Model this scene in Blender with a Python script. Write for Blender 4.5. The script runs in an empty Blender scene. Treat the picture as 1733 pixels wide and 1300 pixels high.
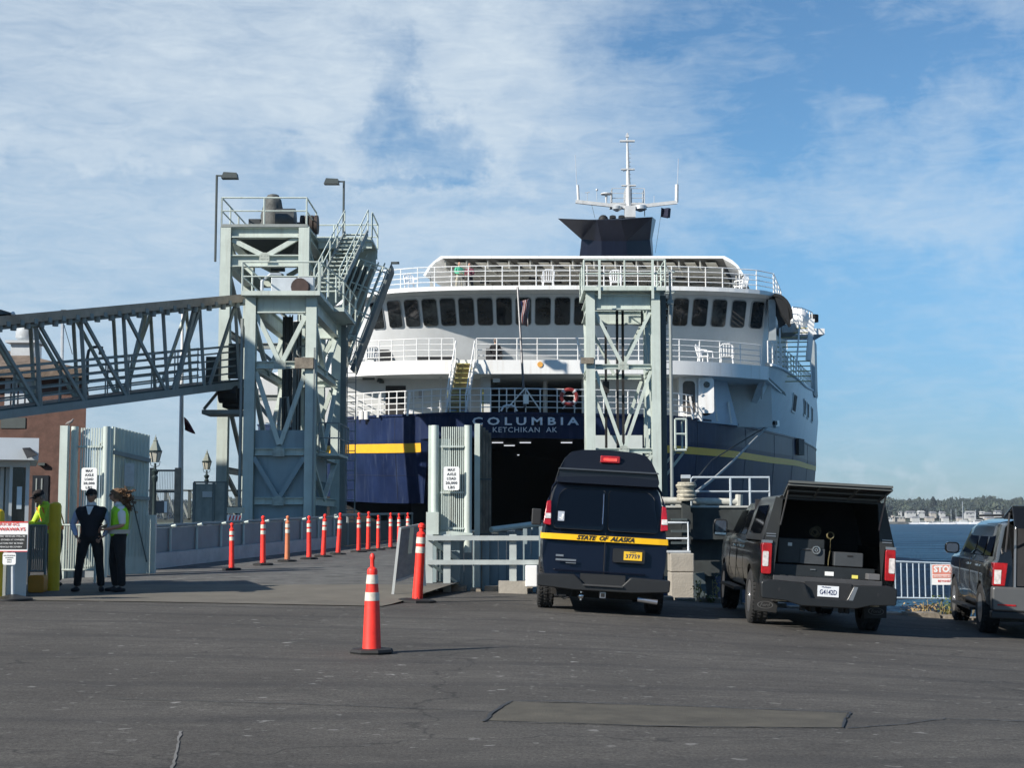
import bpy, bmesh, math, random
from math import radians as R, sin, cos, pi, sqrt, atan2
from mathutils import Vector, Matrix, Euler
random.seed(7)
SC = bpy.context.scene
COL = SC.collection
# ------------------------------------------------------------------ camera
F = 2500.0; EYE = 1.4; PITCH = math.atan(230/2500)
cam_d = bpy.data.cameras.new('camera'); cam = bpy.data.objects.new('camera', cam_d); COL.objects.link(cam)
cam.location = (0, 0, EYE); cam.rotation_euler = (R(90)+PITCH, 0, 0)
cam_d.sensor_width = 36; cam_d.lens = F/1733*36
cam_d.clip_start = 0.1; cam_d.clip_end = 12000
SC.camera = cam
# ------------------------------------------------------------------ light
SUN_AZ = Vector((-0.82, -0.572)).normalized(); SUN_EL = R(31)
sd = Vector((SUN_AZ.x*cos(SUN_EL), SUN_AZ.y*cos(SUN_EL), sin(SUN_EL)))
sun_d = bpy.data.lights.new('sun', 'SUN'); sun_d.energy = 5.0; sun_d.angle = R(0.5); sun_d.color = (1.0, .94, .85)
sun = bpy.data.objects.new('sun', sun_d); COL.objects.link(sun)
sun.rotation_euler = sd.to_track_quat('Z', 'Y').to_euler()
SC.view_settings.view_transform = 'Standard'; SC.view_settings.look = 'None'
SC.view_settings.exposure = 0.5; SC.view_settings.gamma = 1
W = bpy.data.worlds.new('World'); SC.world = W; W.use_nodes = True
def build_world():
    nt = W.node_tree; N = nt.nodes; L = nt.links; N.clear()
    out = N.new('ShaderNodeOutputWorld'); bg = N.new('ShaderNodeBackground'); L.new(bg.outputs[0], out.inputs[0])
    sky = N.new('ShaderNodeTexSky'); sky.sky_type = 'NISHITA'; sky.sun_disc = False
    sky.sun_elevation = SUN_EL; sky.sun_rotation = atan2(SUN_AZ.x, SUN_AZ.y) % (2*pi)
    sky.air_density = 1.0; sky.dust_density = 0.0; sky.ozone_density = 2.6; sky.altitude = 0
    tc = N.new('ShaderNodeTexCoord')
    def math_(op, a, b=None, clamp=False):
        m = N.new('ShaderNodeMath'); m.operation = op; m.use_clamp = clamp
        for i, v in enumerate((a, b)):
            if v is None: continue
            if isinstance(v, (int, float)): m.inputs[i].default_value = v
            else: L.new(v, m.inputs[i])
        return m.outputs[0]
    def noise(scale, mapscale, detail, rough, dist=0.0, loc=(0, 0, 0), rot=(0, 0, 0)):
        mp = N.new('ShaderNodeMapping'); mp.inputs['Scale'].default_value = mapscale; mp.inputs['Location'].default_value = loc
        mp.inputs['Rotation'].default_value = rot
        L.new(tc.outputs['Generated'], mp.inputs[0])
        n = N.new('ShaderNodeTexNoise'); n.inputs['Scale'].default_value = scale; n.inputs['Detail'].default_value = detail
        n.inputs['Roughness'].default_value = rough; n.inputs['Distortion'].default_value = dist
        L.new(mp.outputs[0], n.inputs[0]); return n.outputs[0]
    def blob(px, py, rx, ry, soft=1.0):       # a soft patch of sky round a direction
        v = Vector(((px-866.5)/F, cos(PITCH)-(650-py)/F*sin(PITCH), sin(PITCH)+(650-py)/F*cos(PITCH)))
        mp = N.new('ShaderNodeVectorMath'); mp.operation = 'SUBTRACT'
        L.new(warp, mp.inputs[0]); mp.inputs[1].default_value = v.normalized()
        ml = N.new('ShaderNodeVectorMath'); ml.operation = 'MULTIPLY'; L.new(mp.outputs[0], ml.inputs[0])
        ml.inputs[1].default_value = (F/rx, F/rx*.2, F/ry)
        ln = N.new('ShaderNodeVectorMath'); ln.operation = 'LENGTH'; L.new(ml.outputs[0], ln.inputs[0])
        mr = N.new('ShaderNodeMapRange'); mr.interpolation_type = 'SMOOTHSTEP'
        mr.inputs[1].default_value = 1+soft*.5; mr.inputs[2].default_value = max(0, 1-soft*.5); L.new(ln.outputs['Value'], mr.inputs[0])
        return mr.outputs[0]
    # warped direction so that no patch has a clean outline
    wn = N.new('ShaderNodeTexNoise'); wn.inputs['Scale'].default_value = 9; wn.inputs['Detail'].default_value = 7; wn.inputs['Roughness'].default_value = .6
    L.new(tc.outputs['Generated'], wn.inputs[0])
    ws = N.new('ShaderNodeVectorMath'); ws.operation = 'SUBTRACT'; L.new(wn.outputs['Color'], ws.inputs[0]); ws.inputs[1].default_value = (.5, .5, .5)
    wm = N.new('ShaderNodeVectorMath'); wm.operation = 'SCALE'; L.new(ws.outputs[0], wm.inputs[0]); wm.inputs['Scale'].default_value = .19
    wa = N.new('ShaderNodeVectorMath'); wa.operation = 'ADD'; L.new(tc.outputs['Generated'], wa.inputs[0]); L.new(wm.outputs[0], wa.inputs[1])
    warp = wa.outputs[0]
    big = noise(5, (1, 1, 2.2), 6, .55, .3, (3.1, 0, .7))
    fine = noise(26, (1, 1, 3.4), 9, .68, .7, (1, 2, 3), (0, R(10), 0))
    streak = noise(60, (.7, 1, 3.2), 6, .62, .4, (5, 2, 3), (0, R(-22), 0))
    sep = N.new('ShaderNodeSeparateXYZ'); L.new(warp, sep.inputs[0])
    left = N.new('ShaderNodeMapRange'); left.interpolation_type = 'SMOOTHSTEP'
    left.inputs[1].default_value = .17; left.inputs[2].default_value = -.05; L.new(sep.outputs[0], left.inputs[0])
    base = math_('MULTIPLY', left.outputs[0], .50)
    base = math_('ADD', base, .18)
    for b, k in ((blob(960, 130, 330, 150, 1.6), .30), (blob(880, 60, 150, 90, 1.4), .1), (blob(1480, 330, 420, 60, 1.6), .24), (blob(1650, 300, 160, 60, 1.5), .16), (blob(1560, 225, 150, 30, 1.6), .2),
                 (blob(900, 400, 700, 80, 1.8), .14), (blob(1650, 10, 160, 35, 1.6), .2), (blob(250, 100, 420, 190, 1.8), .18), (blob(320, 160, 130, 70, 1.6), .16), (blob(1620, 797, 200, 12, 1.4), .25),
                 (blob(722, 220, 64, 34, 1.3), -.46), (blob(668, 168, 46, 38, 1.3), -.42), (blob(600, 60, 70, 22, 1.5), -.2), (blob(500, 290, 130, 22, 1.5), -.22), (blob(860, 300, 120, 26, 1.5), -.2), (blob(1120, 60, 120, 40, 1.5), -.2), (blob(770, 248, 50, 16, 1.2), -.3), (blob(690, 262, 70, 14, 1.2), -.3), (blob(640, 105, 30, 46, 1.4), -.3), (blob(620, 20, 30, 40, 1.6), -.08),
                 (blob(1300, 120, 260, 150, 1.6), -.2), (blob(740, 320, 110, 22, 1.6), -.16), (blob(420, 330, 260, 24, 1.6), -.1), (blob(150, 270, 260, 20, 1.6), .14), (blob(560, 200, 70, 60, 1.6), .12)):
        base = math_('ADD', base, math_('MULTIPLY', b, k))
    dens = math_('ADD', base, math_('MULTIPLY', math_('SUBTRACT', big, .5), .6))
    dens = math_('ADD', dens, math_('MULTIPLY', math_('SUBTRACT', fine, .5), .74))
    dens = math_('ADD', dens, math_('MULTIPLY', math_('SUBTRACT', streak, .5), .26))
    # the cloud bank lies over the water to the north; the sky behind the camera is clear
    nm = N.new('ShaderNodeMapRange'); nm.interpolation_type = 'SMOOTHSTEP'; nm.inputs[1].default_value = .35; nm.inputs[2].default_value = .75; L.new(sep.outputs[1], nm.inputs[0])
    dens = math_('MULTIPLY', dens, nm.outputs[0])
    mr = N.new('ShaderNodeMapRange'); mr.inputs[1].default_value = .12; mr.inputs[2].default_value = 1.12; mr.inputs[3].default_value = 0; mr.inputs[4].default_value = .92
    L.new(dens, mr.inputs[0])
    # brighter, whiter near the horizon only a little
    mix = N.new('ShaderNodeMixRGB'); L.new(mr.outputs[0], mix.inputs[0])
    sp2 = N.new('ShaderNodeSeparateXYZ'); L.new(tc.outputs['Generated'], sp2.inputs[0])
    hz = N.new('ShaderNodeMapRange'); hz.interpolation_type = 'SMOOTHSTEP'; hz.inputs[1].default_value = .22; hz.inputs[2].default_value = -.02; L.new(sp2.outputs[2], hz.inputs[0])
    tint = N.new('ShaderNodeMixRGB'); L.new(hz.outputs[0], tint.inputs[0]); tint.inputs[1].default_value = SKY_TINT; tint.inputs[2].default_value = HORIZON_TINT
    sc = N.new('ShaderNodeMixRGB'); sc.blend_type = 'MULTIPLY'; sc.inputs[0].default_value = 1
    L.new(sky.outputs[0], sc.inputs[1]); L.new(tint.outputs[0], sc.inputs[2])
    L.new(sc.outputs[0], mix.inputs[1]); mix.inputs[2].default_value = CLOUD_COL
    L.new(mix.outputs[0], bg.inputs[0]); bg.inputs[1].default_value = .071
SKY_TINT = (.78, 1.08, 1.22, 1); HORIZON_TINT = (.38, .54, .84, 1); CLOUD_COL = (6.7, 7.7, 8.6, 1)
build_world()
# ------------------------------------------------------------------ picture geometry helpers (used only to read sizes off the photograph)
def ray(px, py):
    u = (px-866.5)/F; v = (650-py)/F
    return Vector((u, cos(PITCH)-v*sin(PITCH), sin(PITCH)+v*cos(PITCH)))
def P(px, py, Y):
    d = ray(px, py); return Vector((0, 0, EYE))+d*(Y/d.y)
def interp(x, xs, ys):
    if x <= xs[0]: return ys[0]
    for i in range(len(xs)-1):
        if x <= xs[i+1]:
            t = (x-xs[i])/(xs[i+1]-xs[i]); return ys[i]+(ys[i+1]-ys[i])*t
    return ys[-1]
def sstep(a, b, x):
    t = min(1, max(0, (x-a)/(b-a))); return t*t*(3-2*t)
def gz(x, y):
    z = interp(x, [-60, -12, -6, -2, 0.3, 3, 6, 9, 40], [.35, .17, .11, .03, -.01, -.16, -.34, -.52, -1.2])
    return z*sstep(4, 19, y) if y < 19 else z
def rz(x, y):
    r = interp(y, [22, 26, 30, 34, 47, 62, 80], [.02, .14, .21, .30, .54, .66, .7])
    t = sstep(23, 27.5, y); return (gz(x, y)+.012)*(1-t)+r*t
def G(px, py, fn=gz):
    d = ray(px, py); t = 8.0
    for i in range(4000):
        p = Vector((0, 0, EYE))+d*t
        if p.z <= fn(p.x, p.y): break
        t += .02
    return p
# ------------------------------------------------------------------ materials
MATS = {}
def mat(name, col, rough=.6, metal=0.0, var=.08, vscale=3.0, bump=0.0, bscale=30.0, spec=None, emit=None, coat=0.0, streak=0.0, dirt=0.0, dirtcol=(.12, .1, .08), alpha=None, trans=0.0, gen=False):
    if name in MATS: return MATS[name]
    m = bpy.data.materials.new(name); m.use_nodes = True; MATS[name] = m
    nt = m.node_tree; N = nt.nodes; L = nt.links; b = N['Principled BSDF']
    b.inputs['Base Color'].default_value = (*col, 1); b.inputs['Roughness'].default_value = rough; b.inputs['Metallic'].default_value = metal
    if spec is not None: b.inputs['Specular IOR Level'].default_value = spec
    if coat: b.inputs['Coat Weight'].default_value = coat; b.inputs['Coat Roughness'].default_value = .05
    if emit: b.inputs['Emission Color'].default_value = (*emit[0], 1); b.inputs['Emission Strength'].default_value = emit[1]
    if alpha is not None: b.inputs['Alpha'].default_value = alpha
    if trans: b.inputs['Transmission Weight'].default_value = trans
    tc = N.new('ShaderNodeTexCoord'); src = tc.outputs['Object']
    cur = None
    if var:
        n = N.new('ShaderNodeTexNoise'); n.inputs['Scale'].default_value = vscale; n.inputs['Detail'].default_value = 6; n.inputs['Roughness'].default_value = .65
        L.new(src, n.inputs[0])
        mr = N.new('ShaderNodeMapRange'); mr.inputs[1].default_value = .3; mr.inputs[2].default_value = .7; mr.inputs[3].default_value = 1-var*1.6; mr.inputs[4].default_value = 1+var
        L.new(n.outputs[0], mr.inputs[0])
        mx = N.new('ShaderNodeMixRGB'); mx.blend_type = 'MULTIPLY'; mx.inputs[0].default_value = 1; mx.inputs[1].default_value = (*col, 1); L.new(mr.outputs[0], mx.inputs[2])
        cur = mx.outputs[0]
    if streak or dirt:
        mp = N.new('ShaderNodeMapping'); mp.inputs['Scale'].default_value = (3.2, 3.2, .16) if streak else (1, 1, 1); L.new(src, mp.inputs[0])
        n2 = N.new('ShaderNodeTexNoise'); n2.inputs['Scale'].default_value = 1.6 if streak else 5; n2.inputs['Detail'].default_value = 7; n2.inputs['Roughness'].default_value = .7; L.new(mp.outputs[0], n2.inputs[0])
        m2 = N.new('ShaderNodeMapRange'); m2.inputs[1].default_value = .52; m2.inputs[2].default_value = .75; m2.inputs[4].default_value = max(streak, dirt); L.new(n2.outputs[0], m2.inputs[0])
        x2 = N.new('ShaderNodeMixRGB'); L.new(m2.outputs[0], x2.inputs[0])
        if cur: L.new(cur, x2.inputs[1])
        else: x2.inputs[1].default_value = (*col, 1)
        x2.inputs[2].default_value = (*dirtcol, 1); cur = x2.outputs[0]
    if cur: L.new(cur, b.inputs['Base Color'])
    if bump:
        n3 = N.new('ShaderNodeTexNoise'); n3.inputs['Scale'].default_value = bscale; n3.inputs['Detail'].default_value = 5; L.new(src, n3.inputs[0])
        bp = N.new('ShaderNodeBump'); bp.inputs['Strength'].default_value = bump; bp.inputs['Distance'].default_value = .05; L.new(n3.outputs[0], bp.inputs['Height']); L.new(bp.outputs[0], b.inputs['Normal'])
    return m
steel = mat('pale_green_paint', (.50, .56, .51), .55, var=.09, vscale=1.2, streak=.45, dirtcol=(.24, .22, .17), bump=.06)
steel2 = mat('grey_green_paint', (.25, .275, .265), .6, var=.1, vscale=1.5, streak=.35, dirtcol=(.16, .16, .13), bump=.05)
steel_dk = mat('dark_green_steel', (.055, .07, .07), .6, var=.1)
plate = mat('blue_grey_plate', (.26, .33, .35), .6, var=.08, vscale=.8, streak=.4, dirtcol=(.14, .17, .18))
whitep = mat('ship_white', (.80, .80, .78), .4, var=.04, vscale=1.0, streak=.5, dirtcol=(.50, .42, .33))
whiteh = mat('ship_white_side', (.74, .78, .80), .45, var=.05, vscale=.6, streak=.4, dirtcol=(.48, .5, .5))
navy = mat('ship_navy', (.011, .021, .062), .42, var=.2, vscale=.7, streak=.8, dirtcol=(.045, .062, .11), bump=.05, bscale=1.2, spec=.12)
yellow = mat('ship_yellow', (.80, .43, .025), .45, var=.05)
black = mat('black_rubber', (.012, .012, .012), .7, var=.15)
blackp = mat('black_plastic', (.02, .02, .021), .5, var=.1)
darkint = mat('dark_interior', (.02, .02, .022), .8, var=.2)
wood = mat('weathered_wood', (.22, .19, .15), .85, var=.3, vscale=3, streak=.5, dirtcol=(.1, .09, .07), bump=.3)
conc = mat('concrete', (.36, .33, .28), .9, var=.14, vscale=2.5, bump=.2, bscale=25, dirt=.3)
galv = mat('galvanised', (.55, .58, .60), .4, .3, var=.08)
glass_dk = mat('dark_glass', (.01, .012, .014), .06, var=0, spec=.6)
white_obj = mat('white_plastic', (.8, .8, .8), .4, var=.02)
brown_roof = mat('gangway_roof_brown', (.42, .33, .25), .85, var=.2, vscale=1, dirt=.3)
bollard_y = mat('bollard_yellow', (.74, .50, .012), .55, var=.1, dirt=.2)
signwhite = mat('sign_white', (.82, .82, .80), .5, var=.02)
signred = mat('sign_red', (.65, .04, .03), .5, var=.05)
signblack = mat('sign_black', (.02, .02, .02), .5, var=0)
orange = mat('cone_orange', (.95, .040, .024), .5, var=.12, vscale=6, dirt=.45, dirtcol=(.50, .10, .07))
orange_old = mat('faded_orange', (.62, .20, .09), .6, var=.1, vscale=6)
reflective = mat('reflective_band', (.66, .60, .50), .45, var=.15, vscale=20, dirt=.4, dirtcol=(.4, .33, .26))
# ------------------------------------------------------------------ mesh builder
class MB:
    def __init__(s): s.v = []; s.f = []
    def add(s, vs, fs):
        o = len(s.v); s.v += [Vector(v) for v in vs]; s.f += [tuple(i+o for i in f) for f in fs]; return s
    def box(s, x0, x1, y0, y1, z0, z1):
        return s.add([(x0,y0,z0),(x1,y0,z0),(x1,y1,z0),(x0,y1,z0),(x0,y0,z1),(x1,y0,z1),(x1,y1,z1),(x0,y1,z1)],
            [(3,2,1,0),(4,5,6,7),(0,1,5,4),(1,2,6,5),(2,3,7,6),(3,0,4,7)])
    def frame_(s, p, q, up=(0,0,1)):
        p = Vector(p); q = Vector(q); d = (q-p).normalized(); up = Vector(up)
        if abs(d.dot(up)) > .98: up = Vector((0,1,0))
        a = d.cross(up).normalized(); b = a.cross(d).normalized(); return p, q, a, b
    def bar(s, p, q, w, h, up=(0,0,1)):
        p, q, a, b = s.frame_(p, q, up); a = a*w/2; b = b*h/2
        return s.add([p-a-b,p+a-b,p+a+b,p-a+b,q-a-b,q+a-b,q+a+b,q-a+b],[(3,2,1,0),(4,5,6,7),(0,1,5,4),(1,2,6,5),(2,3,7,6),(3,0,4,7)])
    def ibeam(s, p, q, w, h, t=.04, up=(0,0,1)):      # flanges are perpendicular to b (height h), width w
        p, q, a, b = s.frame_(p, q, up); t = min(t, h*.2)
        s.bar(p+b*(h/2-t/2), q+b*(h/2-t/2), w, t, b); s.bar(p-b*(h/2-t/2), q-b*(h/2-t/2), w, t, b)
        s.bar(p, q, t, h-2*t, b); return s
    def tube(s, p, q, r, n=8, r2=None, caps=True):
        p, q, a, b = s.frame_(p, q); r2 = r if r2 is None else r2
        vs = [p+(a*cos(2*pi*i/n)+b*sin(2*pi*i/n))*r for i in range(n)]+[q+(a*cos(2*pi*i/n)+b*sin(2*pi*i/n))*r2 for i in range(n)]
        fs = [(i,(i+1)%n,n+(i+1)%n,n+i) for i in range(n)]
        if caps: fs += [tuple(range(n-1,-1,-1)), tuple(range(n,2*n))]
        return s.add(vs, fs)
    def path(s, pts, r, n=6):
        pts = [Vector(p) for p in pts]; rings = []
        for i, p in enumerate(pts):
            d = (pts[min(i+1,len(pts)-1)]-pts[max(i-1,0)]).normalized(); up = Vector((0,0,1)) if abs(d.z) < .9 else Vector((0,1,0))
            a = d.cross(up).normalized(); b = a.cross(d)
            rr = r[i] if isinstance(r, (list, tuple)) else r
            rings.append([p+(a*cos(2*pi*k/n)+b*sin(2*pi*k/n))*rr for k in range(n)])
        return s.loft(rings, True, True)
    def loft(s, rings, closed=True, caps=False):
        n = len(rings[0]); vs = [v for r in rings for v in r]; fs = []
        for i in range(len(rings)-1):
            for k in range(n if closed else n-1):
                k2 = (k+1) % n; fs.append((i*n+k, i*n+k2, (i+1)*n+k2, (i+1)*n+k))
        if caps: fs += [tuple(range(n-1,-1,-1)), tuple(range((len(rings)-1)*n, len(rings)*n))]
        return s.add(vs, fs)
    def lathe(s, c, prof, n=16):
        c = Vector(c); return s.loft([[c+Vector((r*cos(2*pi*k/n), r*sin(2*pi*k/n), z)) for k in range(n)] for r, z in prof], True, True)
    def prism(s, pts, ext):
        pts = [Vector(p) for p in pts]; e = Vector(ext); n = len(pts)
        return s.add(pts+[p+e for p in pts], [tuple(range(n)), tuple(range(2*n-1, n-1, -1))]+[(i,n+i,n+(i+1)%n,(i+1)%n) for i in range(n)])
    def sphere(s, c, r, n=12, m=8, sc=(1,1,1)):
        c = Vector(c); rings = []
        for j in range(m+1):
            th = pi*j/m; rr = max(sin(th), .02)
            rings.append([c+Vector((r*rr*cos(2*pi*k/n)*sc[0], r*rr*sin(2*pi*k/n)*sc[1], r*cos(th)*sc[2])) for k in range(n)])
        return s.loft(rings, True, True)
    def torus(s, c, R_, r, n=24, m=8, axis='z', tilt=None):
        c = Vector(c); rings = []
        for i in range(n+1):
            a = 2*pi*i/n; ring = []
            for k in range(m):
                t = 2*pi*k/m; v = Vector(((R_+r*cos(t))*cos(a), (R_+r*cos(t))*sin(a), r*sin(t)))
                if axis == 'y': v = Vector((v.x, v.z, v.y))
                if axis == 'x': v = Vector((v.z, v.x, v.y))
                ring.append(c+v)
            rings.append(ring)
        return s.loft(rings, True, False)
    def xform(s, M): s.v = [M @ v for v in s.v]; return s
    def build(s, name, m, parent=None, smooth=False, bevel=0, auto=35):
        me = bpy.data.meshes.new(name); me.from_pydata([tuple(v) for v in s.v], [], s.f); me.validate()
        bm = bmesh.new(); bm.from_mesh(me); bmesh.ops.recalc_face_normals(bm, faces=bm.faces)
        if smooth:
            for f in bm.faces: f.smooth = True
            for e in bm.edges:
                if len(e.link_faces) == 2 and e.calc_face_angle(0) > R(auto): e.smooth = False
        bm.to_mesh(me); bm.free()
        if m is not None: me.materials.append(m)
        o = bpy.data.objects.new(name, me); COL.objects.link(o)
        if parent is not None: o.parent = parent
        if bevel:
            b = o.modifiers.new('bevel', 'BEVEL'); b.width = bevel; b.segments = 2; b.limit_method = 'ANGLE'; b.angle_limit = R(40)
        return o
def tag(o, label=None, cat=None, group=None, kind=None):
    if label: o['label'] = label
    if cat: o['category'] = cat
    if group: o['group'] = group
    if kind: o['kind'] = kind
    return o
def thing(name, label, cat, group=None):
    o = bpy.data.objects.new(name, None); o.empty_display_size = .2; COL.objects.link(o); return tag(o, label, cat, group)
def kids(o): return [c for c in bpy.data.objects if c.parent == o]
def rebase(root, loc):
    M = Matrix.Translation(-Vector(loc)); seen = set()
    def rec(o):
        for c in kids(o):
            if c.type == 'MESH' and c.data.name not in seen: seen.add(c.data.name); c.data.transform(M)
            rec(c)
    rec(root)
    if root.type == 'MESH': root.data.transform(M)
    root.location = loc
def copy_tree(o, parent=None):
    c = o.copy(); COL.objects.link(c)
    if parent: c.parent = parent
    for ch in kids(o): copy_tree(ch, c)
    return c
def place(o, loc, rz_=0, label=None, scale=1):
    o.location = loc; o.rotation_euler = (0, 0, rz_); o.scale = (scale,)*3
    if label: o['label'] = label
    return o
def text_mb(txt, size, depth=.004, bold=0.0, shear=0.0, spacing=1.0, align='CENTER', width=None):
    cu = bpy.data.curves.new('t', 'FONT'); cu.body = txt; cu.size = size; cu.extrude = depth; cu.offset = bold; cu.shear = shear
    cu.space_character = spacing; cu.align_x = align; cu.align_y = 'CENTER'; cu.resolution_u = 2
    o = bpy.data.objects.new('t', cu); COL.objects.link(o)
    dg = bpy.context.evaluated_depsgraph_get(); me = bpy.data.meshes.new_from_object(o.evaluated_get(dg))
    mb = MB(); mb.v = [v.co.copy() for v in me.vertices]; mb.f = [tuple(p.vertices) for p in me.polygons]
    bpy.data.objects.remove(o); bpy.data.curves.remove(cu); bpy.data.meshes.remove(me)
    if width and mb.v:
        xs = [v.x for v in mb.v]; k = width/(max(xs)-min(xs)); c = (max(xs)+min(xs))/2
        for v in mb.v: v.x = (v.x-c)*k
    return mb
# text lies in XY facing +Z; this stands it up facing -Y (towards the camera)
UP = Matrix.Rotation(R(90), 4, 'X')
# ------------------------------------------------------------------ ground, water, far shore
def asphalt_mat():
    m = bpy.data.materials.new('asphalt'); m.use_nodes = True; nt = m.node_tree; N = nt.nodes; L = nt.links; b = N['Principled BSDF']
    tc = N.new('ShaderNodeTexCoord'); src = tc.outputs['Object']
    def nz(sc, det=6, ro=.6, mp=None, dist=0):
        n = N.new('ShaderNodeTexNoise'); n.inputs['Scale'].default_value = sc; n.inputs['Detail'].default_value = det; n.inputs['Roughness'].default_value = ro; n.inputs['Distortion'].default_value = dist
        if mp:
            q = N.new('ShaderNodeMapping'); q.inputs['Scale'].default_value = mp; L.new(src, q.inputs[0]); L.new(q.outputs[0], n.inputs[0])
        else: L.new(src, n.inputs[0])
        return n.outputs[0]
    def rng(v, a, b_, c, d):
        r = N.new('ShaderNodeMapRange'); r.inputs[1].default_value = a; r.inputs[2].default_value = b_; r.inputs[3].default_value = c; r.inputs[4].default_value = d; L.new(v, r.inputs[0]); return r.outputs[0]
    def mix(f, a, c, mode='MIX'):
        x = N.new('ShaderNodeMixRGB'); x.blend_type = mode
        for i, v in enumerate((f, a, c)):
            if isinstance(v, float): x.inputs[i].default_value = v
            elif isinstance(v, tuple): x.inputs[i].default_value = (*v, 1)
            else: L.new(v, x.inputs[i])
        return x.outputs[0]
    c = mix(rng(nz(.35, 5, .6), .3, .7, 0, 1), (.080, .075, .068), (.132, .124, .111))
    c = mix(rng(nz(1.3, 6, .7, (1, 3.5, 1), 1.5), .35, .75, 0, .8), c, (.058, .055, .052))
    c = mix(1.0, c, rng(nz(45, 3, .8), .3, .75, .5, 1.6), 'MULTIPLY')
    c = mix(1.0, c, rng(nz(160, 2, .8), .3, .7, .62, 1.42), 'MULTIPLY')
    st = N.new('ShaderNodeTexNoise'); st.inputs['Scale'].default_value = .9; st.inputs['Detail'].default_value = 8; st.inputs['Roughness'].default_value = .75; st.inputs['Distortion'].default_value = 2.5; L.new(src, st.inputs[0])
    c = mix(rng(st.outputs[0], .60, .72, 0, .45), c, (.045, .042, .040)); c = mix(rng(st.outputs[0], .40, .30, 0, .3), c, (.16, .15, .13))
    # curved tyre scuffs
    wv = N.new('ShaderNodeTexWave'); wv.wave_type = 'RINGS'; wv.inputs['Scale'].default_value = .16; wv.inputs['Distortion'].default_value = 5; wv.inputs['Detail'].default_value = 3; wv.inputs['Detail Scale'].default_value = .6
    q = N.new('ShaderNodeMapping'); q.inputs['Location'].default_value = (-6, -4, 0); L.new(src, q.inputs[0]); L.new(q.outputs[0], wv.inputs[0])
    c = mix(rng(wv.outputs[0], .88, 1.0, 0, .30), c, (.04, .04, .042))
    # pale chips and droppings
    dv = N.new('ShaderNodeVectorMath'); dv.operation = 'ADD'; L.new(src, dv.inputs[0])
    n0 = N.new('ShaderNodeTexNoise'); n0.inputs['Scale'].default_value = 14; L.new(src, n0.inputs[0]); s0 = N.new('ShaderNodeVectorMath'); s0.operation = 'SCALE'; s0.inputs['Scale'].default_value = .16; L.new(n0.outputs['Color'], s0.inputs[0]); L.new(s0.outputs[0], dv.inputs[1])
    for sc, lo, hi, thr, keep in ((1.3, .0, .06, .5, .8), (2.6, .0, .075, .55, .6), (6, 0, .10, .6, .4)):
        vo = N.new('ShaderNodeTexVoronoi'); vo.voronoi_dimensions = '2D'; vo.inputs['Scale'].default_value = sc; L.new(dv.outputs[0], vo.inputs[0])
        sp = rng(vo.outputs['Distance'], hi*.5, hi, 1, 0)
        sep = N.new('ShaderNodeSeparateColor'); L.new(vo.outputs['Color'], sep.inputs[0])
        k = rng(sep.outputs[0], thr, thr+.02, 0, keep)
        mm = N.new('ShaderNodeMath'); mm.operation = 'MULTIPLY'; L.new(sp, mm.inputs[0]); L.new(k, mm.inputs[1])
        m3 = N.new('ShaderNodeMath'); m3.operation = 'MULTIPLY'; L.new(mm.outputs[0], m3.inputs[0]); L.new(rng(nz(.5, 3), .4, .6, .25, 1), m3.inputs[1])
        c = mix(m3.outputs[0], c, (.33, .32, .30))
    # fine dark cracks
    vo = N.new('ShaderNodeTexVoronoi'); vo.feature = 'DISTANCE_TO_EDGE'; vo.inputs['Scale'].default_value = .17
    wv2 = N.new('ShaderNodeTexNoise'); wv2.inputs['Scale'].default_value = 1.2; wv2.inputs['Detail'].default_value = 5; L.new(src, wv2.inputs[0])
    s2 = N.new('ShaderNodeVectorMath'); s2.operation = 'SCALE'; s2.inputs['Scale'].default_value = 1.3; L.new(wv2.outputs['Color'], s2.inputs[0])
    a2 = N.new('ShaderNodeVectorMath'); a2.operation = 'ADD'; L.new(src, a2.inputs[0]); L.new(s2.outputs[0], a2.inputs[1]); L.new(a2.outputs[0], vo.inputs[0])
    c = mix(rng(vo.outputs['Distance'], .001, .004, .55, 0), c, (.03, .03, .03))
    L.new(c, b.inputs['Base Color']); b.inputs['Roughness'].default_value = .88; b.inputs['Specular IOR Level'].default_value = .15
    bp = N.new('ShaderNodeBump'); bp.inputs['Strength'].default_value = .55; bp.inputs['Distance'].default_value = .012
    L.new(nz(90, 4, .8), bp.inputs['Height']); L.new(bp.outputs[0], b.inputs['Normal'])
    return m
ASPH = asphalt_mat()
def edge_y(x): return interp(x, [-9.0, -1.6, 0.5, 4, 8, 20, 40], [29.0, 29.0, 29.4, 29.2, 28.6, 28.0, 27.5])
def build_ground():
    xs = [-60, -45, -33, -24, -18, -14, -11, -9.2]+[-8.5+.7*i for i in range(30)]+[13.5, 17, 22, 30, 40]
    def yend(x): return 60.0 if x < -9.1 else edge_y(x)
    mb = MB(); cols = []
    for x in xs:
        ye = yend(x); ys = [-40, -20, -5, 2, 6, 10, 14, 18, 22, 25, 27]
        cols.append([Vector((x, y, gz(x, y))) for y in ys+[edge_y(max(x, -9))]]+([] if x >= -9.1 else [Vector((x, y, gz(x, 40))) for y in (35, 45, 62)]))
    for i in range(len(xs)-1):
        a, b_ = cols[i], cols[i+1]; n = min(len(a), len(b_))
        mb.add(a[:n]+b_[:n], [(k, n+k, n+k+1, k+1) for k in range(n-1)])
    # one welded sheet
    o = mb.build('ground', ASPH, None, True)
    bm = bmesh.new(); bm.from_mesh(o.data); bmesh.ops.remove_doubles(bm, verts=bm.verts, dist=1e-4); bmesh.ops.recalc_face_normals(bm, faces=bm.faces); bm.to_mesh(o.data); bm.free()
    tag(o, kind='structure')
    return o
build_ground()
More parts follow.
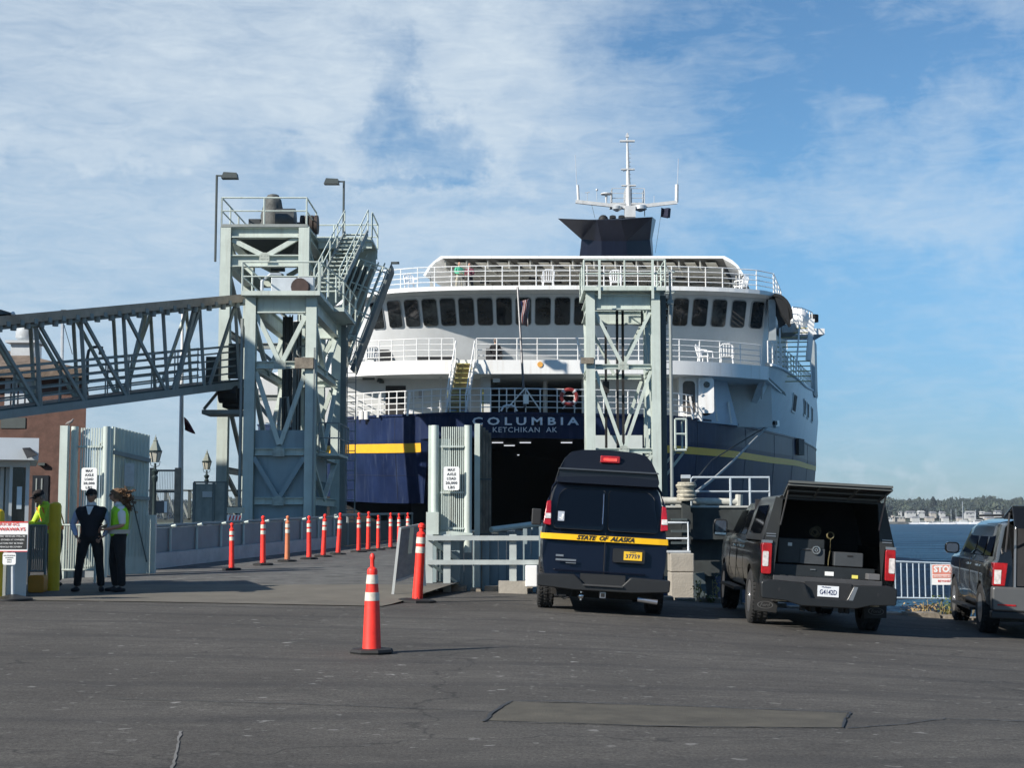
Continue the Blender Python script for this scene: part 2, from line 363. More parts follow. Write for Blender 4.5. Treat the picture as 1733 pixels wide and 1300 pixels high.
# sea: one sheet to the horizon
def water():
    m = bpy.data.materials.new('sea_water'); m.use_nodes = True; nt = m.node_tree; N = nt.nodes; L = nt.links; b = N['Principled BSDF']
    b.inputs['Roughness'].default_value = .45; b.inputs['IOR'].default_value = 1.33; b.inputs['Specular IOR Level'].default_value = .1
    tc = N.new('ShaderNodeTexCoord')
    def nz(sc, mp, det=5):
        q = N.new('ShaderNodeMapping'); q.inputs['Scale'].default_value = mp; q.inputs['Rotation'].default_value = (0, 0, R(12)); L.new(tc.outputs['Object'], q.inputs[0])
        n = N.new('ShaderNodeTexNoise'); n.inputs['Scale'].default_value = sc; n.inputs['Detail'].default_value = det; n.inputs['Roughness'].default_value = .6; L.new(q.outputs[0], n.inputs[0]); return n.outputs[0]
    r = N.new('ShaderNodeMapRange'); r.inputs[1].default_value = .38; r.inputs[2].default_value = .66; L.new(nz(.16, (.35, 1, 1), 9), r.inputs[0])
    mx = N.new('ShaderNodeMixRGB'); L.new(r.outputs[0], mx.inputs[0]); mx.inputs[1].default_value = (.008, .036, .085, 1); mx.inputs[2].default_value = (.055, .145, .235, 1)
    L.new(mx.outputs[0], b.inputs['Base Color'])
    bp = N.new('ShaderNodeBump'); bp.inputs['Strength'].default_value = 1.0; bp.inputs['Distance'].default_value = 1.1; L.new(nz(.55, (.6, 1, 1)), bp.inputs['Height'])
    bp2 = N.new('ShaderNodeBump'); bp2.inputs['Strength'].default_value = .9; bp2.inputs['Distance'].default_value = .6; L.new(nz(2.2, (.6, 1, 1), 4), bp2.inputs['Height']); L.new(bp.outputs[0], bp2.inputs['Normal'])
    L.new(bp2.outputs[0], b.inputs['Normal'])
    mb = MB(); mb.add([(-3500,-200,-3),(3500,-200,-3),(3500,5000,-3),(-3500,5000,-3)], [(0,1,2,3)])
    tag(mb.build('sea', m), kind='structure')
water()
# ramp deck: concrete apron, then steel grid roadway towards the ship
apron_m = mat('apron_concrete', (.135, .122, .098), .9, var=.16, vscale=1.2, bump=.25, bscale=40, dirt=.35, dirtcol=(.14, .13, .11))
ramp_m = mat('ramp_roadway', (.12, .118, .11), .9, var=.3, vscale=2.2, bump=.7, bscale=55, dirt=.5, dirtcol=(.24, .235, .22))
def sheet(name, rows, m, fn, dz=0, kind='structure'):
    mb = MB(); n = 14
    rings = [[Vector((x0+(x1-x0)*k/n, y, fn(x0+(x1-x0)*k/n, y)+dz)) for k in range(n+1)] for y, x0, x1 in rows]
    mb.loft(rings, False); o = mb.build(name, m, None, True); tag(o, kind=kind); return o
RL = lambda y: interp(y, [29, 33.8, 47, 62, 70], [-9.0, -8.05, -5.4, -4.1, -3.6])     # left edge of the ramp
RR = lambda y: interp(y, [29, 47, 62, 70], [-1.6, 1.6, 3.4, 4.4])
sheet('apron', [(23.5, -15, -2.05), (24, -15, -1.95), (25, -15, -1.75), (26, -15, -1.55), (27, -15, -1.35), (28.2, -15, -1.15)], apron_m, rz)
sheet('ramp', [(28.2, -15, -1.15), (29, -9.4, -1.0), (32, -8.4, -1.2), (36, -7.6, -.4), (42, -6.4, .6), (47, -5.4, 1.6), (55, -4.7, 2.6), (62, -4.1, 3.4), (73, -3.4, 4.4)], ramp_m, rz)
def decal(name, pts, m, fn=gz, dz=.006, kind='structure'):
    o = MB().add([(p.x, p.y, fn(p.x, p.y)+dz) for p in pts], [tuple(range(len(pts)))]).build(name, m); tag(o, kind=kind); return o
# tar outline + trench patch
patch_m = mat('trench_patch', (.082, .073, .055), .9, var=.25, vscale=2, bump=.3, bscale=60)
tar = mat('tar_line', (.03, .03, .03), .6, var=.2)
def strip_pts(pts, w):
    a = []; b = []
    for i, p in enumerate(pts):
        d = (pts[min(i+1, len(pts)-1)]-pts[max(i-1, 0)]); n = Vector((-d.y, d.x, 0)).normalized()*w/2; a.append(p+n); b.append(p-n)
    return a, b
def ground_line(name, pix, w, m, seg=10, jit=.02, dz=.005, fn=gz):
    raw = [G(*p, fn) for p in pix]; pts = []
    for i in range(len(raw)-1):
        for k in range(seg):
            q = raw[i].lerp(raw[i+1], k/seg); q.x += random.uniform(-jit, jit); q.y += random.uniform(-jit, jit); pts.append(q)
    pts.append(raw[-1]); mb = MB(); rA = []; 
    for i, p in enumerate(pts):
        d = (pts[min(i+1, len(pts)-1)]-pts[max(i-1, 0)]); n = Vector((-d.y, d.x, 0)).normalized()*w/2*random.uniform(.5, 1.3)
        rA.append([Vector(((p+s*n).x, (p+s*n).y, fn(p.x, p.y)+dz)) for s in (-1, 1)])
    mb.loft(rA, False); return tag(mb.build(name, m), kind='structure')
pp = [G(822, 1221), G(866, 1189), G(1130, 1197), G(1434, 1209), G(1424, 1233), G(1130, 1231)]
decal('road_patch', pp, patch_m, dz=.004)
ground_line('tar_seam', [(818, 1223), (864, 1188), (1130, 1196), (1436, 1208)], .028, tar, dz=.009)
ground_line('tar_seam', [(1436, 1208), (1426, 1234)], .018, tar, dz=.008)
ground_line('tar_seam', [(818, 1223), (1130, 1232), (1424, 1235)], .016, tar, dz=.008)
crk = mat('pale_crack', (.17, .165, .155), .9, var=.2)
ground_line('road_crack', [(305, 1240), (300, 1265), (292, 1300), (285, 1340)], .018, crk, 8, .006)
ground_line('road_crack', [(1440, 1234), (1520, 1228), (1600, 1218), (1733, 1222)], .02, tar, 8, .02)
ground_line('road_crack', [(180, 1184), (480, 1192), (640, 1198), (820, 1205)], .014, tar, 8, .02)

wl = mat('painted_sun_strip', (.34, .335, .31), .9, var=.4, vscale=4)  # pale strip on the roadway: patches of sunlight put into the colour
ground_line('ramp_sun_strip', [(300, 981), (420, 977), (560, 974), (640, 972)], .09, wl, 10, .02, .008, rz)
def haze():
    m = bpy.data.materials.new('sea_air'); m.use_nodes = True; nt = m.node_tree; N = nt.nodes; L = nt.links; N.clear(); o = N.new('ShaderNodeOutputMaterial'); v = N.new('ShaderNodeVolumePrincipled')
    v.inputs['Color'].default_value = (.80, .90, 1.0, 1); v.inputs['Density'].default_value = HAZE; v.inputs['Anisotropy'].default_value = 0.2; L.new(v.outputs[0], o.inputs['Volume'])
    tag(MB().box(-3600, 3600, -300, 5100, -4.5, 60).build('haze', m), kind='stuff')
HAZE = .00009
haze()
# ------------------------------------------------------------------ helpers for steel work
def resample(pts, sp):
    pts = [Vector(p) for p in pts]; out = [pts[0]]
    for a, b in zip(pts[:-1], pts[1:]):
        n = max(1, round((b-a).length/sp)); out += [a.lerp(b, k/n) for k in range(1, n+1)]
    return out
def rail_mb(pts, h=1.05, levels=(1.0, .5), sp=1.6, r=.025, posts=True, n=5, corner=True):
    mb = MB(); pts = [Vector(p) for p in pts]
    for l in levels:
        mb.path([p+Vector((0,0,h*l)) for p in pts], r*(1.0 if l < 1 else 1.2), n) if len(pts) > 2 and not corner else [mb.tube(a+Vector((0,0,h*l)), b+Vector((0,0,h*l)), r*(1.0 if l < 1 else 1.15), n) for a, b in zip(pts[:-1], pts[1:])]
    if posts:
        for p in resample(pts, sp): mb.tube(p, p+Vector((0,0,h)), r*1.25, n)
    return mb
def PX(px, Y): return (px-866.5)/F*Y            # world X of a picture column at distance Y near the horizon
def ZY(py, Y): return P(866, py, Y).z           # world Z of a picture row at distance Y
# ------------------------------------------------------------------ left lift towers (upper winch tower A, lower tower B), right tower C
def stair_mb(a, b, w, n, tread_d=.28, dirv=None):
    """stair from a (bottom) to b (top), w wide along side vector"""
    a = Vector(a); b = Vector(b); d = b-a; h = Vector((d.x, d.y, 0)).normalized(); s = Vector((h.y, -h.x, 0))
    tr = MB(); st = MB()
    for k in range(n):
        p = a+d*((k+.5)/n); tr.bar(p-s*w/2, p+s*w/2, tread_d, .035)
    for q in (-1, 1):
        st.bar(a+s*q*(w/2+.02), b+s*q*(w/2+.02), .05, .26)
    return tr, st, s
def tower_B():
    t = thing('lift_tower', 'pale green steel lift tower at the upper end of the sloping gangway', 'lift tower')
    y0, y1 = 53.0, 60.6; xl, xr = PX(421.5, 53), PX(525, 53); base = .0
    top = ZY(500, y0)
    for i, (x, y) in enumerate(((xl, y0), (xr, y0), (xl, y1), (xr, y1))):
        MB().ibeam((x, y, base), (x, y, top), .38, .38, .05, up=(0, 1, 0)).build('column', steel, t)
    def z(py): return ZY(py, y0)
    # big head beams
    MB().ibeam((xl+.22, y0-.0, z(516)), (xr-.22, y0, z(516)), .30, .62, .05).build('beam', steel, t)
    MB().ibeam((xl+.22, y1, z(516)), (xr-.22, y1, z(516)), .30, .62, .05).build('beam', steel, t)
    for x in (xl, xr): MB().ibeam((x, y0+.25, z(516)), (x, y1-.25, z(516)), .3, .62, .05).build('beam', steel, t)
    levels = [z(618), z(765), z(848)]
    for zz in levels:
        for y in (y0, y1): MB().ibeam((xl+.22, y, zz), (xr-.22, y, zz), .24, .26, .03).build('beam', steel, t)
        for x in (xl, xr): MB().ibeam((x, y0+.25, zz), (x, y1-.25, zz), .24, .3, .03).build('beam', steel, t)
    zs = [(z(528), z(618)), (z(625), z(755)), (z(770), z(846))]
    for j, (a, b) in enumerate(zs):
        for y in ((y0, y1) if j < 2 else (y0-.1,)):
            xm = (xl+xr)/2
            MB().bar((xl+.2, y, a-.1), (xm-.02, y, b+.05), .16, .16).build('brace', steel if j < 2 else plate, t)
            MB().bar((xr-.2, y+.01, a-.1), (xm+.02, y+.01, b+.05), .16, .16).build('brace', steel if j < 2 else plate, t)
        for x in (xl, xr):
            ym = (y0+y1)/2
            MB().bar((x, y0+.3, a-.1), (x, ym, b+.05), .16, .16).build('brace', steel, t)
            MB().bar((x+.01, y1-.3, a-.1), (x+.01, ym, b+.05), .16, .16).build('brace', steel, t)
    # solid panels below
    ptop = z(728)
    MB().box(xl+.2, xr-.2, y0+.06, y0+.10, base, ptop).build('side_panel', plate, t)
    MB().box(xr-.03, xr+.03, y0+.25, y0+4.4, z(812), z(765)).build('side_panel', plate, t)
    MB().box(xl+.3, xr-.3, y1-.3, y1-.24, base, z(770)).build('side_panel', plate, t)
    # inner dark counterweight, cables
    MB().box(xl+.75, xl+1.1, y0+2.5, y0+2.8, 2.8, z(520)).box(xl+1.35, xl+1.7, y0+4.6, y0+5.2, 1, z(540)).build('counterweight', steel_dk, t)
    mb = MB()
    for x in (.95, 1.1, 1.2, 1.4, 1.5): mb.tube((xl+x, y0+2, 3), (xl+x, y0+2, z(520)), .025, 5)
    mb.tube((xl+1.45, y0+4, 1), (xl+1.45, y0+4, z(520)), .06, 6)
    mb.build('hoist_cable', black, t)
    for q in (0, 1): MB().ibeam((xl+1.1+.5*q, y0+4+q, 0), (xl+1.1+.5*q, y0+4+q, z(520)), .3, .3, .04, up=(0,1,0)).build('guide_column', steel2, t)
    # grating platform and railings
    zt = z(496)
    MB().box(xl-.28, xr+.35, y0-.55, y0+3.6, zt-.16, zt).box(xr-.3, xr+.75, y0+3.6, y1+.2, zt-.16, zt).build('platform', steel, t)
    rail_mb([(xl-.25, y0+3.5, zt), (xl-.25, y0-.5, zt), (xr+.3, y0-.5, zt)], 1.05, (1, .5), 1.9, .028).build('railing', steel, t)
    rail_mb([(xr+.35, y0-.5, zt), (xr+.7, y0+3.8, zt), (xr+.75, y1+.2, zt)], 1.05, (1, .5), 1.7, .028).build('railing', steel, t)
    # winch housing on the platform
    mb = MB(); mb.box(xl+.55, xl+1.5, y0+.9, y0+1.9, zt, zt+.72); mb.box(xl+1.5, xr-.1, y0+1.1, y0+1.4, zt, zt+.78); mb.path([(xl+.2, y0+1, zt), (xl+.2, y0+1, zt+.6), (xl+.5, y0+1, zt+.85), (xl+.9, y0+1.1, zt+.86)], .07)
    mb.build('winch_housing', galv, t, bevel=.05)
    MB().tube((xl+1.62, y0+.8, zt+.36), (xl+1.7, y0+1.8, zt+.36), .33, 18).build('winch_drum', mat('rust_brown', (.045, .026, .022), .8, var=.3), t, True)
    # fender pad on the front column
    MB().box(xr-.55, xr+.12, y0-.36, y0-.2, z(625), z(607)).build('bumper_pad', wood, t)
    # pump pipes low inside
    mb = MB(); mb.path([(xl+.9, y0+1, z(720)), (xl+.95, y0+1, z(670)), (xl+1.2, y0+1, z(668)), (xl+1.3, y0+1, z(720))], .05); mb.tube((xr+.15, y0-.3, base), (xr+.15, y0-.3, z(590)), .035, 6); mb.tube((xl-.3, y0-.1, base), (xl-.3, y0-.1, z(540)), .06, 6)
    mb.torus((xl+1.6, y0+2, z(585)), .22, .035, 16, 6, 'y'); mb.build('service_pipe', steel2, t)
    # small railed side balcony half way down
    MB().box(xr+.1, xr+.9, y0+1, y0+4.2, z(765)-.1, z(765)).build('balcony', steel, t)
    rail_mb([(xr+.2, y0+.9, z(765)), (xr+.9, y0+1, z(765)), (xr+.9, y0+4.2, z(765))], 1.1, (1, .5), 1.5, .025).build('railing', steel2, t)
    mb = MB()
    for k in range(22): mb.tube((xr+.5, y1-.4, 1+.4*k), (xr+.85, y1-.4, 1+.4*k), .018, 5)
    for q in (.5, .85): mb.tube((xr+q, y1-.4, .5), (xr+q, y1-.4, 10), .025, 5)
    mb.build('ladder', steel2, t)
    for q in (0,): MB().ibeam((xr+.22, y1+.3, 0), (xr+.22, y1+.3, z(500)), .3, .34, .04, up=(0,1,0)).build('guide_column', steel2, t)
    rebase(t, (xl, y0, 0)); return t
def tower_A():
    t = thing('winch_tower', 'tallest pale green steel tower, tarpaulin covered winch and two floodlights on top', 'winch tower')
    y0, y1 = 61.0, 66.4
    xl, xr = PX(377, y0), PX(511, y0); z = lambda py: ZY(py, y0)
    zt = z(381)
    for x, y in ((xl, y0), (xr, y0), (xl, y1), (xr, y1)):
        MB().ibeam((x, y, -.0), (x, y, zt-.1), .44, .46, .05, up=(0, 1, 0)).build('column', steel, t)
    for y in (y0, y1):
        MB().ibeam((xl+.2, y, z(394)), (xr-.2, y, z(394)), .4, .46, .05).build('beam', steel, t)
        MB().ibeam((xl+.2, y, z(442)), (xr-.2, y, z(442)), .35, .5, .05).build('beam', steel, t)
    for x in (xl, xr):
        MB().ibeam((x, y0+.25, z(394)), (x, y1-.25, z(394)), .4, .46, .05).build('beam', steel, t)
        MB().ibeam((x, y0+.25, z(442)), (x, y1-.25, z(442)), .35, .5, .05).build('beam', steel, t)
    xm = (xl+xr)/2
    for y in (y0, y1):
        MB().bar((xl+.25, y, z(406)), (xm-.1, y, z(432)), .16, .2).build('brace', steel, t)
        MB().bar((xr-.25, y, z(402)), (xm+.1, y, z(432)), .16, .2).build('brace', steel, t)
    for x in (xl, xr):
        ym = (y0+y1)/2
        MB().bar((x, y0+.3, z(404)), (x, ym, z(432)), .16, .2).build('brace', steel, t); MB().bar((x, y1-.3, z(404)), (x, ym, z(432)), .16, .2).build('brace', steel, t)
    # lower bracing on the left face
    prev = z(450)
    for k, py in enumerate((560, 655, 795, 862)):
        MB().ibeam((xl, y0+.2, z(py)), (xl, y1-.2, z(py)), .2, .26, .03).build('beam', steel2, t)
        MB().ibeam((xl+.2, y1, z(py)), (xr-.2, y1, z(py)), .2, .26, .03).build('beam', steel2, t)
        MB().bar((xl, y0+.3, prev), (xl, y1-.3, z(py)), .16, .16).build('brace', steel2, t)
        MB().bar((xl+.3, y1, prev), (xr-.3, y1, z(py)), .16, .16).build('brace', steel2, t)
        prev = z(py)
    MB().box(xl-.2, xr+.15, y0-.25, y1+.25, zt-.12, zt).build('platform', steel2, t)
    # side extension carrying the stair head
    xe = xr+2.55
    mb = MB().box(xr+.15, xe, y1-2.6, y1+.1, zt-.12, zt); mb.prism([(xr+.3, y1-.2, zt-.12), (xe-.05, y1-.2, zt-.12), (xe-.05, y1-.2, zt-.9), (xr+.3, y1-.2, zt-3.0)], (0, .12, 0))
    mb.ibeam((xr+.2, y1-2.55, zt-.3), (xe, y1-2.55, zt-.3), .2, .34); mb.ibeam((xr+.2, y1, zt-.3), (xe, y1, zt-.3), .2, .34)
    mb.build('stair_landing', steel, t)
    h = 1.12
    rail_mb([(xl-.18, y1+.1, zt), (xl-.18, y0-.2, zt), (xr+.1, y0-.2, zt), (xr+.1, y1-2.6, zt)], h, (1, .5), 2.2, .032).build('railing', steel, t)
    rail_mb([(xl-.18, y1+.2, zt), (xe, y1+.1, zt), (xe, y1-2.6, zt)], h, (1, .5), 2.2, .032).build('railing', steel, t)
    # covered winch, motor and drum
    tarp = mat('grey_tarpaulin', (.10, .105, .10), .9, var=.3, vscale=4, bump=.5, bscale=6)
    mb = MB(); c = Vector((PX(456, 62.9), 62.9, zt)); rings = []
    for zz, r in ((0, .72), (.4, .62), (.8, .52), (1.15, .42), (1.5, .33), (1.72, .2)):
        rings.append([c+Vector(((r*(1+.16*sin(5*a+zz*3)+.1*sin(3*a)))*cos(a), r*.8*sin(a)*(1+.1*cos(4*a)), zz)) for a in [2*pi*k/20 for k in range(20)]])
    mb.loft(rings, True, True).build('tarpaulin', tarp, t, True)
    mb = MB(); mb.tube((c.x+.2, 62.7, zt+.55), (c.x+1.0, 62.7, zt+.55), .52, 16); mb.tube((c.x+1.05, 62.9, zt+.4), (c.x+1.35, 62.9, zt+.4), .12, 8); o_ = MB().box(c.x-1.0, c.x-.5, 62.6, 63.3, zt, zt+.6).build('gear_box', mat('dark_machine', (.045, .05, .05), .5, var=.2), t); mb.box(c.x+.3, c.x+1.3, 62.5, 63.3, zt, zt+.15)
    mb.build('winch_motor', mat('dark_machine', (.045, .05, .05), .5, var=.2), t, True)
    mb = MB()
    for k in range(4): mb.tube((c.x+1.2+.2*k, 63.0, zt+.42), (c.x+1.34+.2*k, 63.0, zt+.42), .42, 16)
    mb.build('winch_drum', mat('rusty_drum', (.05, .035, .028), .7, var=.3), t, True)
    # drip pan below the platform
    MB().add([(xl+.4, y0+.8, zt-.4), (xr-.3, y0+.8, zt-.4), (xr-.3, y1-.8, zt-.4), (xl+.4, y1-.8, zt-.4), (xm-.3, y0+2.5, zt-1.1), (xm+.5, y0+2.5, zt-1.1), (xm+.5, y1-2.5, zt-1.1), (xm-.3, y1-2.5, zt-1.1)],
        [(0,1,5,4),(1,2,6,5),(2,3,7,6),(3,0,4,7),(4,5,6,7)]).box(xm-.2, xm+.4, y0+2.8, y1-2.8, zt-1.5, zt-1.1).build('drip_pan', steel_dk, t)
    # floodlight poles
    def lamp(px, py, Y, sgn):
        p = P(px, py, Y); mb = MB().tube((p.x, Y, zt-1.6), (p.x, Y, p.z), .05, 6)
        pole = mb.build('floodlight_pole', steel_dk, t)
        hb = MB(); hx = p.x+sgn*.55; hb.bar((p.x, Y, p.z-.03), (p.x+sgn*.25, Y, p.z-.03), .06, .06); hb.prism([(hx-.34, Y-.2, p.z-.16), (hx+.34, Y-.2, p.z-.16), (hx+.30, Y-.2, p.z+.06), (hx-.24, Y-.2, p.z+.09)], (0, .4, 0)); hb.build('floodlight_head', steel_dk, pole)
    lamp(367, 296, y0-.3, 1); lamp(582, 306, y1-.6, -1)
    # stair down to the lower tower
    a = Vector(P(553, 497, 58.6)); b = Vector(P(603, 394, y1-2.7))
    tr, st, s = stair_mb(a, b, .95, 15); tr.build('stair_treads', steel, t); st.build('stair_stringer', steel2, t)
    mb = MB()
    for q in (-1, 1):
        o = s*q*.52
        for hh in (1.0, .55): mb.tube(a+o+Vector((0,0,hh)), b+o+Vector((0,0,hh)), .03, 5)
        for k in range(5): p = a.lerp(b, k/4)+o; mb.tube(p, p+Vector((0,0,1.0)), .032, 5)
    mb.build('stair_handrail', steel, t)
    mb = MB()
    pc = [(PX(420, 61.3), 61.3, z(375)), (PX(417, 61.3), 61.3, z(390)), (PX(422, 61.3), 61.3, z(400)), (PX(436, 61.3), 61.3, z(402)), (PX(500, 61.3), 61.3, z(397))]; mb.path(pc, .03)
    mb.build('power_cable', steel_dk, t)
    rebase(t, (xl, y0, 0)); return t
def tower_C():
    t = thing('lift_tower', 'pale green steel lift tower right of the open car door', 'lift tower')
    y0, y1 = 60.0, 64.5; z = lambda py: ZY(py, y0)
    xl, xr = PX(1000, y0), PX(1111, y0)
    for x, y in ((xl, y0), (xr, y0), (xl+.15, y1), (xr+.1, y1)):
        MB().ibeam((x, y, -1), (x, y, z(490)), .36, .42, .05, up=(0, 1, 0)).build('column', steel, t)
    MB().box(xr+.22, xr+.44, y0, y0+.6, -1, z(500)).build('column_shade_strip', steel_dk, t)  # dark strip added for the shaded side of the column
    for y in (y0, y1): MB().ibeam((xl+.2, y, z(512)), (xr-.2, y, z(512)), .3, .62, .05).build('beam', steel, t)
    for x in (xl, xr): MB().ibeam((x, y0+.25, z(512)), (x, y1-.25, z(512)), .3, .62, .05).build('beam', steel, t)
    for zz in (z(621), z(763)):
        for y in (y0, y1): MB().ibeam((xl+.2, y, zz), (xr-.2, y, zz), .24, .2, .03).build('beam', steel, t)
        for x in (xl, xr): MB().ibeam((x, y0+.25, zz), (x, y1-.25, zz), .2, .2, .03).build('beam', steel, t)
    xm = (xl+xr)/2
    for a, b in ((z(528), z(616)), (z(628), z(758)), (z(770), z(860))):
        for y in (y0, y1):
            MB().bar((xl+.2, y, a), (xm-.05, y, b), .13, .13).build('brace', steel, t)
            MB().bar((xr-.2, y+.01, a), (xm+.05, y+.01, b), .13, .13).build('brace', steel, t)
        for x in (xl, xr):
            MB().bar((x, y0+.3, a), (x, (y0+y1)/2, b), .15, .15).build('brace', steel, t); MB().bar((x, y1-.3, a), (x, (y0+y1)/2, b), .15, .15).build('brace', steel, t)
    MB().box(xl+.25, xr-.2, y1-.32, y1-.26, -1, z(727)).build('side_panel', mat('pale_panel', (.50, .55, .54), .6, var=.06, vscale=1, streak=.2, dirtcol=(.35, .36, .33)), t)
    for q in (-.1, .14): MB().ibeam((xm+q+.05, y0+2.6, 1), (xm+q+.05, y0+2.6, z(478)), .1, .16, .03, up=(0,1,0)).build('guide_rail', black, t)
    mb = MB()
    for x in (xl+.75, xl+.7): mb.tube((x, y0+1.5, 3), (x, y0+1.5, z(545)), .03, 5)
    mb.box(xl+.6, xl+.85, y0+1.4, y0+1.6, z(660), z(640)); mb.build('hoist_cable', black, t)
    zt = z(489)
    MB().box(xl-.3, xr+.4, y0-.55, y0+3, zt-.14, zt).build('platform', steel, t)
    rail_mb([(xl-.27, y0+2.9, zt), (xl-.27, y0-.5, zt), (xr+.37, y0-.5, zt), (xr+.37, y0+2.9, zt), (xl-.27, y0+2.9, zt)], 1.12, (1, .5), 1.9, .03).build('railing', steel, t)
    for x in (xl+.35, xr-.15): MB().bar((x, y0-.59, zt-.5), (x, y0-.59, zt+1.1), .1, .06).build('railing_post', steel, t)
    MB().box(xl-.4, xl+.12, y0-.4, y0-.22, z(617), z(607)).build('bumper_pad', wood, t)
    # conduit and ladder on the right flank with caged landing
    mb = MB().tube((xr+.62, y0, -1), (xr+.62, y0, z(500)), .07, 8).path([(xr+.62, y0, z(500)), (xr+.6, y0, z(462)), (xr+.45, y0, z(450))], .05); mb.box(xr+.5, xr+.74, y0-.1, y0+.1, z(515), z(508)); mb.build('service_pipe', steel2, t)
    mb = MB()
    for k in range(34):
        if z(690)+.28*k < z(500): mb.tube((xr+.44, y0+1, z(690)+.28*k), (xr+.72, y0+1, z(690)+.28*k), .018, 4)
    for q in (.44, .72): mb.tube((xr+q, y0+1, z(760)), (xr+q, y0+1, z(480)), .022, 5)
    for zz in (455, 470, 490): mb.torus((xr+.6, y0+.7, z(zz)), .3, .02, 14, 5)
    mb.build('ladder', steel, t)
    zl = z(760)
    MB().box(xr+.75, PX(1161, y0), y0-.2, y0+1.3, zl-.08, zl).bar((xr+.4, y0+.5, zl-1.1), (PX(1160, y0), y0+.5, zl-.1), .08, .1).bar((xr+.4, y0+.5, zl-.6), (PX(1145, y0), y0+.5, zl-.1), .08, .1).build('balcony', steel, t)
    rail_mb([(xr+.75, y0-.2, zl), (PX(1161, y0), y0-.2, zl), (PX(1161, y0), y0+1.3, zl)], 1.2, (1, .5), 3, .035).build('railing', steel, t)
    rebase(t, (xl, y0, 0)); return t
def gussets(t, spots, w=.42, h=.34):
    for x, y, z in spots:
        g_ = MB().prism([(x-w/2, y, z-h/2), (x+w/2, y, z-h/2), (x+w/2, y, z+h*.2), (x+w*.2, y, z+h/2), (x-w*.2, y, z+h/2), (x-w/2, y, z+h*.2)], (0, -.02, 0))
        for i in (-1, 0, 1):
            for j in (-1, 1): g_.tube((x+i*w*.3, y-.02, z+j*h*.2-.02), (x+i*w*.3, y-.04, z+j*h*.2-.02), .018, 6)
        o = g_.build('gusset_plate', rusty, t)
rusty = mat('worn_steel', (.40, .44, .39), .7, var=.2, vscale=5, streak=.8, dirtcol=(.17, .10, .055))
def dressed(f, y, xs, pys, Yp):
    t = f(); o = t.location.copy(); gussets(t, [(x-o.x, y-o.y, ZY(py, Yp)-o.z) for x in xs for py in pys]); return t
dressed(tower_B, 52.79, (PX(473, 53),), (618, 765, 848), 53); dressed(tower_A, 60.75, (PX(444, 61),), (436,), 61); dressed(tower_C, 59.83, (PX(1055.5, 60),), (620, 762), 60)
